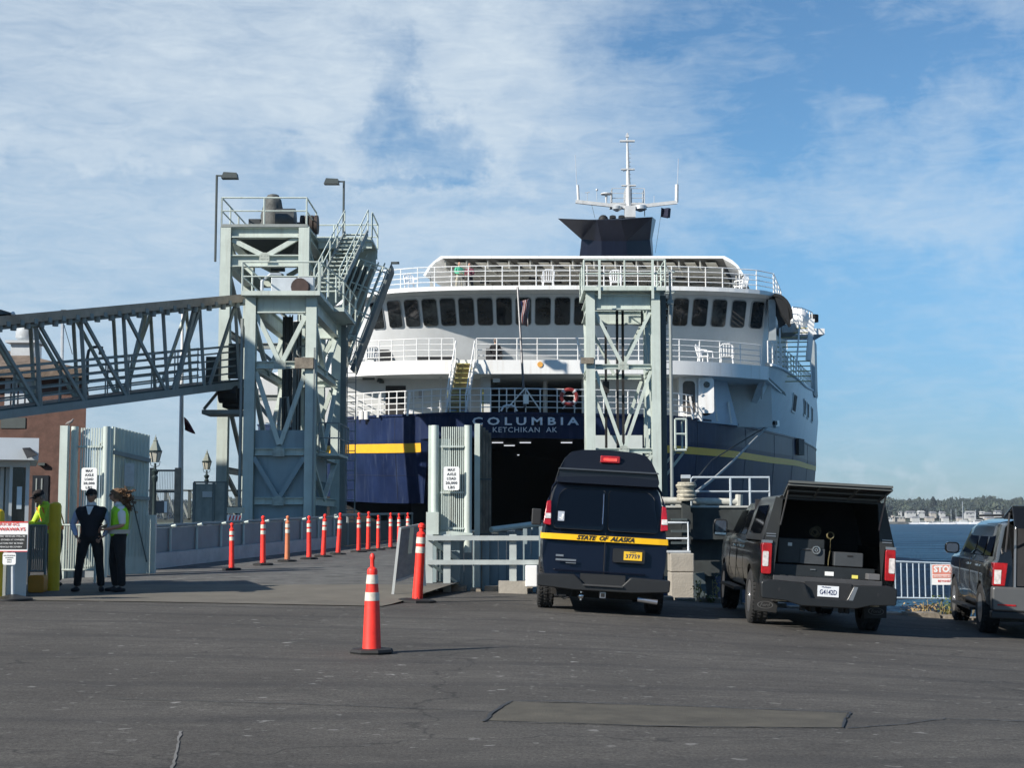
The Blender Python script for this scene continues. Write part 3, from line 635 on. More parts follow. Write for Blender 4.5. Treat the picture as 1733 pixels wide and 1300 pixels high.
# ------------------------------------------------------------------ passenger gangway (roofed truss) from the left
def gangway():
    t = thing('passenger_gangway', 'long roofed steel truss gangway sloping up from the left to the lift tower', 'gangway')
    Yr, Yl = 55.4, 46.0
    # near truss chord end points in the picture, extended past the left edge
    def line(px, pyr, pyl):
        k = (413-px)/413.0; inv = (1-k)/Yr+k/Yl; Y = 1/inv; return P(px, pyr+(pyl-pyr)*k, Y)
    T = lambda px: line(px, 511, 551); B_ = lambda px: line(px, 650, 703)
    ex, ed = T(413)-T(-60), None
    side = Vector((-ex.y, ex.x, 0)).normalized()*2.5     # truss width, away from the camera
    if side.y < 0: side = -side
    xs = [-60]+[61, 137, 209, 276, 338, 400]; xs = [-98, -18]+[61, 137, 209, 276, 338, 398]
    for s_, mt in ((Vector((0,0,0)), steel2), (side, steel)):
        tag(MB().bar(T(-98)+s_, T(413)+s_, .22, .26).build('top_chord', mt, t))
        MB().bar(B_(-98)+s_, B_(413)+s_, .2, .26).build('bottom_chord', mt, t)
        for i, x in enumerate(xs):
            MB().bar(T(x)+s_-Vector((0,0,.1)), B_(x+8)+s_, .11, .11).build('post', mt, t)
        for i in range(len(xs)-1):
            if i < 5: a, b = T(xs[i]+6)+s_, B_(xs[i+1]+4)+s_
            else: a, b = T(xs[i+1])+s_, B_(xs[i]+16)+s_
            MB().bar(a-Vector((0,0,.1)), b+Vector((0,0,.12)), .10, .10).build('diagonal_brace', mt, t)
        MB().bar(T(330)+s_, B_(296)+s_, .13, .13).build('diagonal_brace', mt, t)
    # roof of boards with joists whose ends show below the fascia
    up = Vector((0,0,.0)); o = side.normalized()*.28
    r = [T(-98)-o+up, T(413)-o+up, T(413)+side+o+up, T(-98)+side+o+up]
    MB().prism(r, (0,0,.30)).build('roof', brown_roof, t)
    for k in range(22):
        p = T(-90+23.5*k); mb = MB().tube(p+Vector((0,-.25,-.02)), p+Vector((0,-.25,-.24)), .10, 8); mb.bar(p-o*1.1+Vector((0,0,.02)), p+side+Vector((0,0,.02)), .14, .16); mb.build('roof_joist', steel2, t)
    # floor, kick plates, railings
    f = [B_(-98)+Vector((0,0,.12)), B_(413)+Vector((0,0,.12)), B_(413)+side+Vector((0,0,.12)), B_(-98)+side+Vector((0,0,.12))]
    MB().prism(f, (0,0,.07)).build('deck', steel_dk, t)
    for s_ in (side*.06, side*.94):
        mb = MB()
        for h in (.45, .72, .99, 1.26, 1.48): mb.bar(B_(-98)+s_+Vector((0,0,h)), B_(413)+s_+Vector((0,0,h)), .04, .06 if h < 1.4 else .08)
        for x in range(-90, 413, 39): mb.bar(B_(x)+s_+Vector((0,0,.1)), B_(x)+s_+Vector((0,0,1.5)), .04, .04)
        mb.build('railing', steel2, t)
    # dark machinery under the tower end
    q = P(395, 668, 55.2); mb = MB().box(q.x-.4, q.x+.35, 55.1, 56.2, q.z-.5, q.z+.4); mb.tube((q.x-.5, 55.0, q.z), (q.x+.2, 55.0, q.z), .34, 12); mb.build('hinge_block', black, t, bevel=.05)
    mb = MB().bar(P(372, 660, 55.1), P(345, 693, 55.1), .1, .1).bar(P(350, 650, 55.1), P(385, 672, 55.1), .08, .08); mb.box(P(345, 700, 55).x, P(413, 700, 55).x, 54.6, 56.2, P(345, 702, 55).z, P(345, 695, 55).z); mb.build('bracket', steel2, t)
    for x, y in ((360, 622), (398, 600)):
        q = P(x, y, 55.3); MB().box(q.x-.24, q.x+.24, 55.2, 55.5, q.z-.9, q.z+.4).build('control_cabinet', steel_dk, t)
    rebase(t, (T(413).x, Yr, 0)); return t
gangway()
# ------------------------------------------------------------------ stowed boarding ramp (tan plate with fanned railings) right of the tower
def boarding_ramp():
    t = thing('boarding_ramp', 'raised boarding ramp with parallel handrails and tan plate tilted up beside the ship', 'boarding ramp')
    Y = 63.6; a = P(592, 625, Y); b = P(662, 445, Y); d = b-a; n = Vector((-d.z, 0, d.x)).normalized()
    if n.x > 0: n = -n
    MB().prism([a, b, b-Vector((-.02, 0, .22)), a+Vector((.16, 0, -.1))], (0, 1.5, 0)).build('deck', mat('ramp_deck_grey', (.13, .15, .15), .6, var=.15, vscale=2, streak=.4), t)
    for yy in (0, 1.5):
        mb = MB()
        for k in range(5): 
            o = n*(.25+.27*k); mb.tube(a+o+Vector((0,yy,0))+d*.05, b+o+Vector((0,yy,0))-d*(.02+.012*k), .035, 5)
        for k in range(5):
            p = a+d*(.06+.22*k)+Vector((0,yy,0)); mb.tube(p, p+n*1.36, .035, 5)
        mb.tube(b+n*1.36+Vector((0,yy,0)), b+n*1.36+d*.04+Vector((0,yy,0)), .035, 5)
        mb.build('railing', steel, t)
    MB().bar(b, b+Vector((.35, 0, .0)), .2, .08).build('hinge_tip', steel_dk, t)
    tan = mat('tan_plate', (.38, .35, .29), .8, var=.1, vscale=1.5, dirt=.3)
    MB().prism([P(592, 448, 65.4), P(634, 450, 65.4), P(606, 560, 65.4), P(584, 640, 65.4), P(576, 640, 65.4), P(578, 520, 65.4)], (0, .1, 0)).build('tan_plate', tan, t)
    mb = MB()
    for k in range(8): mb.tube(P(594+3.6*k, 452, 65.2), P(586+3.6*k, 492, 65.2), .03, 5)
    mb.build('grille', steel_dk, t)
    MB().bar(P(580, 523, 65.2), P(606, 531, 65.2), .1, .12).build('strut', steel2, t)
    MB().ibeam((P(575, 600, 63.2).x, 63.2, 0), (P(575, 600, 63.2).x, 63.2, P(586, 560, 63.2).z), .3, .3).build('support_post', steel_dk, t)
    rebase(t, (a.x, Y, 0))
boarding_ramp()
# ------------------------------------------------------------------ ramp barriers
wall_m = mat('barrier_grey', (.24, .26, .265), .65, var=.08, vscale=2, streak=.3, dirtcol=(.25, .26, .25))
kerb_m = mat('kerb_white', (.44, .45, .44), .7, var=.1, vscale=2, dirt=.25)
def barrier_left():
    t = thing('ramp_barrier', 'grey panelled barrier with white kerb along the left side of the ramp', 'barrier')
    ys = [33.4+k*1.5 for k in range(10)]
    def b(y, o=0): x = RL(y)-o; return Vector((x, y, rz(x, y)))
    for k in range(len(ys)-1):
        a, c = b(ys[k], .25), b(ys[k+1], .25); MB().prism([a, c, c+Vector((0,0,.9)), a+Vector((0,0,.9))], (-.06, 0, 0)).build('panel', wall_m, t)
    mb = MB()
    for k in range(len(ys)-1): a, c = b(ys[k]), b(ys[k+1]); mb.prism([a-Vector((0,0,.05)), c-Vector((0,0,.05)), c+Vector((0,0,.34)), a+Vector((0,0,.34))], (-.2, 0, 0))
    mb.build('kerb', kerb_m, t)
    for y in ys:
        p = b(y, .2); MB().path([p, p+Vector((0,0,.86)), p+Vector((.04,-.02,.93)), p+Vector((.14,-.05,.95))], .035, 5).build('stanchion', steel, t)
    MB().path([b(y, .26)+Vector((0,0,.95)) for y in ys], .045, 6).build('top_rail', steel2, t)
    # end post
    p = b(33.2, .15); MB().box(p.x-.14, p.x+.14, p.y-.1, p.y+.2, p.z-.1, p.z+1.32).build('end_post', steel, t)
    rebase(t, b(33.4))
    t = thing('ramp_barrier', 'dark far barrier beside the transfer bridge near the ship on the left', 'barrier')
    ys = [47+k*2 for k in range(9)]
    mb = MB()
    for k in range(len(ys)-1): a, c = b(ys[k], .2), b(ys[k+1], .2); mb.prism([a, c, c+Vector((0,0,.75)), a+Vector((0,0,.75))], (-.06, 0, 0))
    mb.build('panel', steel_dk, t)
    MB().path([b(y, .2)+Vector((0,0,1.0)) for y in ys], .05, 6).build('top_rail', steel2, t)
    for y in ys: p = b(y, .2); MB().tube(p, p+Vector((0,0,1.0)), .04, 5).build('stanchion', steel2, t)
    rebase(t, b(47))
barrier_left()
def barrier_right():
    t = thing('ramp_barrier', 'grey corrugated barrier on the right side of the ramp behind the steel guardrail', 'barrier')
    # runs from the right gate back along the ramp edge
    pts = [Vector((PX(px, Y), Y, 0)) for px, Y in ((725, 28.9), (790, 29.4), (855, 30.2), (925, 31.4))]
    mb = MB()
    col = plate
    for k in range(14):
        a = pts[0].lerp(pts[-1], k/14); c = pts[0].lerp(pts[-1], (k+1)/14); o = .10 if k % 2 else 0
        mb.box(a.x+.003, c.x-.003, a.y+o, a.y+o+.1, -.6, 1.4-interp((a.x+c.x)/2, [-1.6, -.45, .75], [.46, .3, .12]))
    mb.build('corrugated_panel', col, t)
    r0 = P(831, 897, 29.9); r1 = P(925, 885, 31); MB().tube(r0, r1, .06, 8).build('top_rail', steel, t)
    rebase(t, pts[0])
barrier_right()
# ------------------------------------------------------------------ the ferry
SH = thing('ferry', 'large navy and white car ferry with a yellow stripe berthed stern towards the ramp', 'ferry')
ST = [(440, 90, 158), (470, 84, 160), (520, 79.2, 166), (582, 75.5, 172), (640, 72.5, 175), (697, 71.2, 177), (760, 70.3, 180), (830, 70, 180), (890, 70, 180), (1000, 70.2, 178), (1083, 71, 177), (1130, 72.2, 175), (1180, 74.5, 170), (1240, 78.3, 162), (1280, 83.2, 153), (1310, 88, 146), (1332, 93, 141), (1350, 98.5, 136), (1366, 107, 128), (1377, 117, 122), (1380, 128, 117)]
def hull_top():
    pts = [Vector((-9.5, 120, 7.4)), Vector((-13.6, 103, 6.9))]
    for px, d, h in ST: pts.append(P(px, 880-h, d))
    pts += [Vector((30.0, 150, 7.8)), Vector((30, 175, 8.4)), Vector((26.5, 195, 9))]
    return pts
HT = hull_top()
def cat(pts, n=4):      # Catmull-Rom smoothing of an open polyline
    out = []
    for i in range(len(pts)-1):
        p0, p1, p2, p3 = pts[max(i-1, 0)], pts[i], pts[i+1], pts[min(i+2, len(pts)-1)]
        for k in range(n):
            t = k/n; out.append(.5*((2*p1)+(p2-p0)*t+(2*p0-5*p1+4*p2-p3)*t*t+(3*p1-p0-3*p2+p3)*t**3))
    out.append(pts[-1]); return out
HTS = cat(HT, 4)
def apx(p): return p.x/p.y*F+866.5

def inward(pts, i):
    d = pts[min(i+1, len(pts)-1)]-pts[max(i-1, 0)]; n = Vector((-d.y, d.x, 0)).normalized(); return n   # left of travel = towards the bow/inside
def hull_ring(dz, inset, pts=HTS): return [p+Vector((0,0,dz))+inward(pts, i)*inset for i, p in enumerate(pts)]
iL = min(range(len(HTS)), key=lambda i: (HTS[i]-P(712, 703, 71)).length)      # left jamb of the car door
iR = min(range(len(HTS)), key=lambda i: (HTS[i]-P(1075, 703, 71)).length)
iE = min(range(len(HTS)), key=lambda i: (HTS[i]-P(1110, 703, 71.7)).length)
def lv(dz): return hull_ring(dz, {0: 0}.get(dz, 0) + max(0, (-dz-1.2))*.10)
levels = [0, -.35, -.7, -1.17]
mb = MB(); mb.loft([lv(z) for z in levels], False)
# left quarter continues down to the knuckle, right quarter down into the water
for (a, b, lows) in ((0, iL+1, [-1.17, -1.38, -1.9, -2.6, -3.4, -4.25]), (iR, len(HTS), [-1.17, -1.38, -1.9, -3, -4.2, -6, -9.6])):
    mb.loft([lv(z)[a:b] for z in lows], False)
mb.build('hull', navy, SH, True, auto=50)
seam = mat('plate_seam', (.022, .03, .055), .6, var=.2); rust = mat('rust_streak', (.12, .06, .03), .8, var=.3)
for i in range(8, len(HTS)-8, 6):
    zz = (-.1, -1.3, -2.6, -4.1) if (i <= iL or i >= iR) else (-.1, -1.1)
    pts = [HTS[i]+Vector((0,0,z))+inward(HTS, i)*(-.012+max(0, (-z-1.2))*.10) for z in zz]; MB().path(pts, .010, 4).build('plate_seam', seam, SH)
for a, b in ((0, iL+1), (iR, len(HTS)-6)): MB().path(hull_ring(-2.9, -.01+1.7*.1)[a:b], .008, 4).build('plate_seam', seam, SH)
# stripe, 12 mm proud, interrupted by the car door
for a, b, q0, q1 in ((0, iL+1, -1.36, -1.80), (iE, len(HTS), -1.42, -1.78)):
    sm = MB(); out = [hull_ring(z, -.025+max(0, (-z-1.2))*.10)[a:b] for z in (q0, (q0+q1)/2, q1)]; inn = [hull_ring(z, .01+max(0, (-z-1.2))*.10)[a:b] for z in (q1, q0)]
    sm.loft([out[0], out[1], out[2], inn[0], inn[1], out[0]], False); sm.build('yellow_stripe', yellow, SH)
# underside of the left quarter, dark recess below it, slanted jamb
lw = lv(-4.25)[:iL+1]
mb = MB(); inner = [p+Vector((0, 4.5, .3)) for p in lw]; mb.loft([lw, inner], False); mb.build('hull_bottom', navy, SH)
j0 = lv(-1.17)[iL]; jm = lv(-1.9)[iL]; jb = lv(-4.25)[iL]
mb = MB().prism([j0, j0+Vector((.35,0,0)), jm+Vector((.42,0,-.2)), jb+Vector((-.35,.3,0)), jb], (0, 3, 0)); mb.build('door_jamb', navy, SH)
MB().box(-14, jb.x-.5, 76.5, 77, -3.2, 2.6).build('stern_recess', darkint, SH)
jr = lv(-1.17)[iR]
# car deck behind the door: dark box with receding strip lights
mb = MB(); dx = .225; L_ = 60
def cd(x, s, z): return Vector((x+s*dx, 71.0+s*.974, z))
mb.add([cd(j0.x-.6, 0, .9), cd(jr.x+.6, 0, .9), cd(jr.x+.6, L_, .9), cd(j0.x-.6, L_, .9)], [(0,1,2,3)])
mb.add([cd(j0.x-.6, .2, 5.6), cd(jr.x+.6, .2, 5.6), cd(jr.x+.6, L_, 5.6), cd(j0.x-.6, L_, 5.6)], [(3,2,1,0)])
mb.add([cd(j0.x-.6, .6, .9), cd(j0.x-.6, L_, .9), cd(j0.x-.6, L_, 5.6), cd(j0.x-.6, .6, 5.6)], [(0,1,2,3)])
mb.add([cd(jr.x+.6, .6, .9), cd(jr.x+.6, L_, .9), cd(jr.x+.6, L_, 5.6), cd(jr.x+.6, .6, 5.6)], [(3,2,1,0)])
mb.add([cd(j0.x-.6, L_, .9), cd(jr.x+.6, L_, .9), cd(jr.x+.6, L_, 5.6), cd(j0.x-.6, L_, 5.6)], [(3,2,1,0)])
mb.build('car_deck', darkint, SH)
lampm = mat('strip_light', (1, 1, 1), .5, var=0, emit=((.9, .95, 1), .7))
for px, py in ((842, 750), (889, 750), (959, 750), (862, 755), (848, 768), (866, 776), (873, 771), (889, 778), (904, 782), (931, 790), (942, 794), (874, 780), (912, 786)):
    z = 5.5; d = (z-EYE)*F/(880-py); s = (d-71)/.974
    if s < 1: s = 1.2; d = 71+s*.974
    x = PX(px, d); w = .30 if py < 760 else .22; MB().box(x-w, x+w, d, d+.2, z-.01, z+.03).build('ceiling_light', lampm, SH)
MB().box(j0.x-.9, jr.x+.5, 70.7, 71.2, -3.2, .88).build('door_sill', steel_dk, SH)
# white lettering on the transom
lm = mat('letter_white', (.72, .74, .78), .5, var=.05)
def lettering(txt, pxa, pxb, py, hpx, name, bold, spc):
    d = 69.75; w = (pxb-pxa)/F*d
    m_ = text_mb(txt, hpx/F*d*1.4, .015, bold, 0, spc, 'CENTER', w); M = Matrix.Translation(P((pxa+pxb)/2, py, d)) @ UP
    m_.xform(M).build(name, lm, SH)
lettering('COLUMBIA', 799, 980, 713.7, 12.9, 'name_lettering', .012, 1.5)
lettering('KETCHIKAN  AK', 834, 943, 728, 8.9, 'port_lettering', .0, 1.12)
# ---- deck slabs ---------------------------------------------------
def slab(name, pts, z, th, m, zt=None):
    mb = MB(); n = len(pts); top = [Vector((p.x, p.y, z)) for p in pts]; bot = [Vector((p.x, p.y, z-th)) for p in pts]
    mb.add(top+bot, [tuple(range(n)), tuple(range(2*n-1, n-1, -1))]+[(i, n+i, n+(i+1) % n, (i+1) % n) for i in range(n)])
    return mb.build(name, m, SH)
deckgrey = mat('deck_grey', (.14, .16, .16), .8, var=.1)
d1 = [p+inward(HTS, i)*.05 for i, p in enumerate(HTS) if p.y < 118 and -14 < p.x]
slab('lower_deck', d1, 6.36, .12, deckgrey)
# edge lip
MB().loft([hull_ring(.06, -.06), hull_ring(.06, .12), hull_ring(-.04, .12), hull_ring(-.04, -.06), hull_ring(.06, -.06)], False).build('gunwale', navy, SH)
# lower deck railing follows the hull edge
def path_between(pts, a, b): return pts[a:b+1]
i1 = min(range(len(HTS)), key=lambda i: (HTS[i]-P(1290, 725, 84.5)).length)
rl = [p+inward(HTS, i)*.15 for i, p in enumerate(HTS)][6:i1+1]
rail_mb(rl, 1.2, (1, .74, .5, .26), 2.6, .024).build('railing', whitep, SH)
mb = MB()
for px, Y in ((608, 73.8), (645, 72.2), (694, 71.2), (1165, 73.6), (1205, 75.4), (1228, 77)):
    p = P(px, 0, Y); p.z = 6.4; MB().bar(p, p+Vector((-.15 if px > 1100 else .1, 0, 1.15)), .1, .08).build('rail_stay', whitep, SH)
# ---- second level: white bulwark and its railing ---------------------
BW = [(400, 84), (470, 79), (582, 74.6), (700, 73.2), (800, 73), (900, 73), (1000, 73), (1130, 73.2), (1220, 74.2), (1303, 76.2)]
bw = cat([Vector((PX(px, Y), Y, 0)) for px, Y in BW], 3)
mb = MB(); zb, zt2 = 8.62, 9.32
mb.loft([[p+Vector((0,0,zb)) for p in bw], [p+Vector((0,0,zt2)) for p in bw], [p+Vector((0,.12,zt2)) for p in bw], [p+Vector((0,.12,zb)) for p in bw], [p+Vector((0,0,zb)) for p in bw]], False)
mb.build('bulwark', whitep, SH, True, auto=30)
dk2 = [p+Vector((0,.13,0)) for p in bw]+[Vector((PX(1345, 92), 92, 0)), Vector((20.5, 110, 0)), Vector((-9, 115, 0)), Vector((-13.5, 100, 0))]
slab('middle_deck', dk2, 8.80, .14, deckgrey)
# ceiling of the lower deck is white
slab('deckhead', [p+Vector((0,.14,0)) for p in bw]+[Vector((PX(1325, 84), 84, 0)), Vector((-12, 84, 0))], 8.655, .05, whitep)
# notch and rail
def nearpx(pts, px): return min(range(len(pts)), key=lambda i: abs(pts[i].x/pts[i].y*F+866.5-px))
zr = zt2
a, b = nearpx(bw, 590), nearpx(bw, 770)
seg = [p+Vector((0,.06,zr)) for p in bw]
def px_pts(p0, p1, n, curve, z):
    out = []
    for k in range(n+1):
        px = p0+(p1-p0)*k/n; Y = interp(px, [c[0] for c in curve], [c[1] for c in curve]); out.append(Vector((PX(px, Y), Y+.06, z)))
    return out
for pa, pb in ((470, 768), (806, 1290)):
    rail_mb(px_pts(pa, pb, 14, BW, zr), 1.08, (1, .73, .47, .2), 1.85, .024).build('railing', whitep, SH)
# ---- third level: curved lounge wall with windows --------------------
HW = [(470, 90), (545, 83), (600, 79.8), (640, 78.5), (700, 77.6), (780, 77.1), (900, 76.9), (1000, 76.9), (1130, 77.1), (1220, 77.6), (1300, 78.5)]   # at the window head; the wall leans out over the deck
LEAN = .56
hw = cat([Vector((PX(px, Y), Y, 0)) for px, Y in HW], 4)
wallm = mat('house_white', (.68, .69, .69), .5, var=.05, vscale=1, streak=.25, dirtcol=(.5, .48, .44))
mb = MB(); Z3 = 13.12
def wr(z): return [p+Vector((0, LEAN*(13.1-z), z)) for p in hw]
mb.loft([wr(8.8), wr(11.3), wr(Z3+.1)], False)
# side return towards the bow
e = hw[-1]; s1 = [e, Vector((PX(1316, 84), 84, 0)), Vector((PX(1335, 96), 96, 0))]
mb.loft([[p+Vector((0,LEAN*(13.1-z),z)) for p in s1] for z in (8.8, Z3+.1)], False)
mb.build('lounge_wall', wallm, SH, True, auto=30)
wf = mat('window_frame_grey', (.35, .37, .38), .5, var=0)
gl = mat('lounge_glass', (.015, .018, .02), .08, var=.5, vscale=.7, spec=.5)
gl2 = mat('lounge_glass_lit', (.05, .052, .048), .1, var=.9, vscale=1.6, dirt=.5, dirtcol=(.16, .15, .12)); gl3 = mat('lounge_glass_blind', (.03, .034, .036), .06, var=.8, vscale=.9, dirt=.4, dirtcol=(.10, .10, .09))
def rrect(w, h, r, n=4):
    pts = []
    for cx, cy, a0 in ((w/2-r, h/2-r, 0), (-w/2+r, h/2-r, 90), (-w/2+r, -h/2+r, 180), (w/2-r, -h/2+r, 270)):
        for k in range(n+1): a = R(a0+90*k/n); pts.append((cx+r*cos(a), cy+r*sin(a)))
    return pts
def at_px(poly, px):
    for i in range(len(poly)-1):
        a, b = poly[i], poly[i+1]
        if apx(a) <= px <= apx(b):
            t = (px-apx(a))/(apx(b)-apx(a)+1e-9); d = (poly[min(i+2, len(poly)-1)]-poly[max(i-1, 0)]); d.z = 0
            return a.lerp(b, t), d.normalized()
def wall_panel(name, m, px, zc, w, h, r, off, th=.04, parent=SH, skew=0):
    c, t = at_px(hw, px); c = c+Vector((0, LEAN*(13.1-zc), zc)); u = Vector((0, -LEAN, 1)).normalized(); n = t.cross(u).normalized()
    if n.y > 0: n = -n
    c += n*off
    pts = [c+t*(x+skew*y)+u*y for x, y in rrect(w, h, r)]
    return MB().prism(pts, n*th).build(name, m, parent)
wx = [636, 666, 695.5, 726, 757, 788.5, 820.5, 853, 886, 919.5, 953, 986.5, 1020, 1054, 1087, 1121, 1155.5, 1188.5, 1221.5, 1254.5, 1286.5]
for k, px in enumerate(wx):
    sk = interp(px, [630, 900, 1290], [-.12, 0, .05])
    f = wall_panel('window', wf, px, 12.38, .86, 1.6, .17, -.01, .05, skew=sk)
    w_ = .8 if px < 1280 else .7
    wall_panel('pane', (gl, gl2, gl, gl3, gl)[(k*7) % 5], px, 12.38, w_, 1.52, .15, .045, .012, f, skew=sk)
# vertical grey side window on the corner
MB().box(PX(1303, 78.2), PX(1315, 78.2), 77.9, 78.1, 10.9, 13.1).build('corner_panel', mat('side_panel_grey', (.30, .33, .34), .4, var=.1), SH)
# dark doorways in the middle deck house wall
for pxa, pxb, z0, z1 in ((632, 662, 8.85, 10.6), (705, 770, 8.9, 10.1), (822, 850, 8.85, 10.5)):
    Y = interp((pxa+pxb)/2, [c[0] for c in HW], [c[1] for c in HW])+1.25; MB().box(PX(pxa, Y), PX(pxb, Y), Y, Y+.2, z0, z1).build('doorway', darkint, SH)
# black moulded scoop on the right corner of the upper deck
rings = []
for k in range(7):
    a = R(90*k/6)
    cx = PX(1309, 78.5); rings.append([Vector((cx+.95*sin(a), 77.4+dy*3.6, 12.15+1.2*cos(a)+(-.1 if k == 6 else 0))) for dy in (0, .5, 1)])
inn = [[p+Vector((-.12, 0, -.14)) for p in r] for r in rings]
mb = MB(); mb.loft(rings, False); mb.loft(inn, False); mb.loft([[r[0] for r in rings], [r[0] for r in inn]], False)
mb.prism([Vector((PX(1309, 78.5), 77.45, 13.25)), Vector((PX(1330, 78.5), 77.45, 12.9)), Vector((PX(1336, 78.5), 77.45, 11.6)), Vector((PX(1322, 78.5), 77.45, 12.2))], (0, .6, 0))
mb.build('corner_scoop', black, SH, True)
# ---- upper deck slab and railing -------------------------------------
UD = [(540, 83), (600, 79), (645, 77.0), (700, 76.1), (780, 75.6), (890, 75.4), (1000, 75.4), (1130, 75.6), (1220, 76.0), (1290, 76.9), (1316, 78)]
ud = cat([Vector((PX(px, Y), Y, 0)) for px, Y in UD], 3)
Z4 = 13.45
slab('upper_deck', ud+[Vector((PX(1335, 90), 90, 0)), Vector((20, 108, 0)), Vector((-9, 112, 0)), Vector((-13, 95, 0))], Z4, .22, whitep)
rail_mb(px_pts(560, 1314, 26, [(c[0], c[1]+.05) for c in UD], Z4), 1.05, (1, .75, .5, .25), 1.7, .024).build('railing', whitep, SH)
p = Vector((PX(1314, 78), 78, Z4)); rail_mb([p, Vector((PX(1326, 84), 84, Z4)), Vector((19.5, 104, Z4))], 1.05, (1, .75, .5, .25), 1.9, .024).build('railing', whitep, SH)
# ---- solarium canopy -------------------------------------------------
Yc = 82.0
def canopy_prof(Y, dx):
    pts = [(716, 466), (719, 461), (725, 451), (734, 442), (746, 433), (1226, 433), (1239, 440), (1249, 449), (1256, 460), (1259, 465)]
    return [Vector((P(px, py, Yc).x+dx, Y, P(px, py, Yc).z-.006*(Y-Yc))) for px, py in pts]
depth = 12.5; sh = .225*depth
r0 = canopy_prof(Yc, 0); r1 = canopy_prof(Yc+depth, sh)
def shrink(r, k): c = sum(r, Vector())/len(r); return [Vector((p.x+(c.x-p.x)*(k/10), p.y, p.z-(k if p.z > 15.9 else k*.4))) for p in r]
i0 = shrink(r0, .14); i1_ = shrink(r1, .14)
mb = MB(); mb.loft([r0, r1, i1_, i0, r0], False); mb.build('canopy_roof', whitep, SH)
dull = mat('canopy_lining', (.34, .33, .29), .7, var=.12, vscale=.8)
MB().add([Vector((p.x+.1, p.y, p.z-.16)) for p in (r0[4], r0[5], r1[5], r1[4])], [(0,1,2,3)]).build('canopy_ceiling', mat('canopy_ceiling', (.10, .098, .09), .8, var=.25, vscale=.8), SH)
for k in range(13):
    x0 = r0[4].x+.3+(r0[5].x-r0[4].x-.6)*k/13; MB().prism([(x0+.45, Yc+.4, 15.86), (x0+1.05, Yc+.4, 15.86), (x0+1.05+sh*.9, Yc+depth*.9, 15.80), (x0+.45+sh*.9, Yc+depth*.9, 15.80)], (0, 0, .03)).build('ceiling_sun_stripe', mat('sun_stripe_beige', (.52, .50, .43), .7, var=.1), SH)  # beige stripes painted for sunlight falling between the canopy rafters
for k in range(13):
    t = k/13; x0 = r0[4].x+.2+(r0[5].x-r0[4].x-.4)*t
    MB().prism([(x0, Yc+.15, 15.95), (x0+.06, Yc+.15, 15.95), (x0+.10, Yc+.15, 15.5), (x0, Yc+.15, 15.5)], (sh*.98, depth*.98, -.07)).build('canopy_rib', dull, SH)
for k in range(9):
    y = Yc+.9+k*1.35; MB().box(r0[4].x+.1+(y-Yc)*.225, r0[5].x-.1+(y-Yc)*.225, y, y+.08, 15.45, 15.62).build('canopy_purlin', dull, SH)
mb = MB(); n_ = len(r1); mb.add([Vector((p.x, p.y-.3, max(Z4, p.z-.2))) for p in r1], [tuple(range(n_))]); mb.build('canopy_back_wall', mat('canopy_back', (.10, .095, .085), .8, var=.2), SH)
for k in range(11):
    x = r0[4].x+.7+k*1.42; y = Yc+2.4+(k % 3)*1.6; MB().box(x, x+.55, y, y+.22, 15.28, 15.36).box(x+.05, x+.12, y, y+.1, 15.36, 15.5).box(x+.43, x+.5, y, y+.1, 15.36, 15.5).build('ceiling_heater', black, SH)
# louvred side glazing of the canopy
mb = MB()
for s_, x in ((1, r0[1].x+.3), (-1, r0[8].x-.3)):
    for k in range(9):
        y = Yc+.3+k*1.3; mb.bar((x, y, Z4), (x, y, 15.1), .06, .06); mb.bar((x, y, Z4+.3+.13*k), (x, min(y+1.3, Yc+depth), Z4+.3+.13*k), .05, .1)
mb.build('canopy_side_frame', dull, SH)
# tall deck boxes at the back of the solarium, striped by slats
bb = MB()
for k in range(16):
    x = r1[1].x-.5+k*1.05; bb.box(x, x+.95, Yc+depth-1.4, Yc+depth-.9, Z4, Z4+.5+.35*((k*7) % 5)/4)
bb.build('locker', mat('locker_grey', (.3, .3, .29), .7, var=.2), SH)
# ---- funnel ----------------------------------------------------------
Yf = 100.0
fm = mat('funnel_navy', (.0035, .005, .014), .35, var=.25, vscale=.5, streak=.4, dirtcol=(.02, .028, .05), spec=.25)
def fpt(px, py, Y): return P(px, py, Y)
mb = MB()
b_ = [fpt(980, 440, 99), fpt(1018, 440, 97.5), fpt(1062, 440, 97.5), fpt(1104, 440, 99.5), fpt(1106, 440, 108), fpt(1000, 440, 108)]
n1 = [fpt(984, 405, 99), fpt(1018, 408, 97.6), fpt(1060, 408, 97.6), fpt(1100, 406, 99.5), fpt(1104, 404, 108), fpt(1002, 402, 108)]
t1 = [fpt(944, 369.5, 97.0), fpt(1010, 372, 96.8), fpt(1050, 371.5, 96.8), fpt(1104, 367, 97.5), fpt(1110, 372, 110), fpt(985, 372, 110)]
mb.loft([b_, n1, t1], True, True); mb.build('funnel', fm, SH)
mb = MB()
for px in (1037, 1052): mb.tube(fpt(px, 374, 98.5), fpt(px, 366, 98.3), .22, 12)
mb.sphere(fpt(1021, 372, 99), .35, 10, 6); mb.build('exhaust_pipe', black, SH, True)
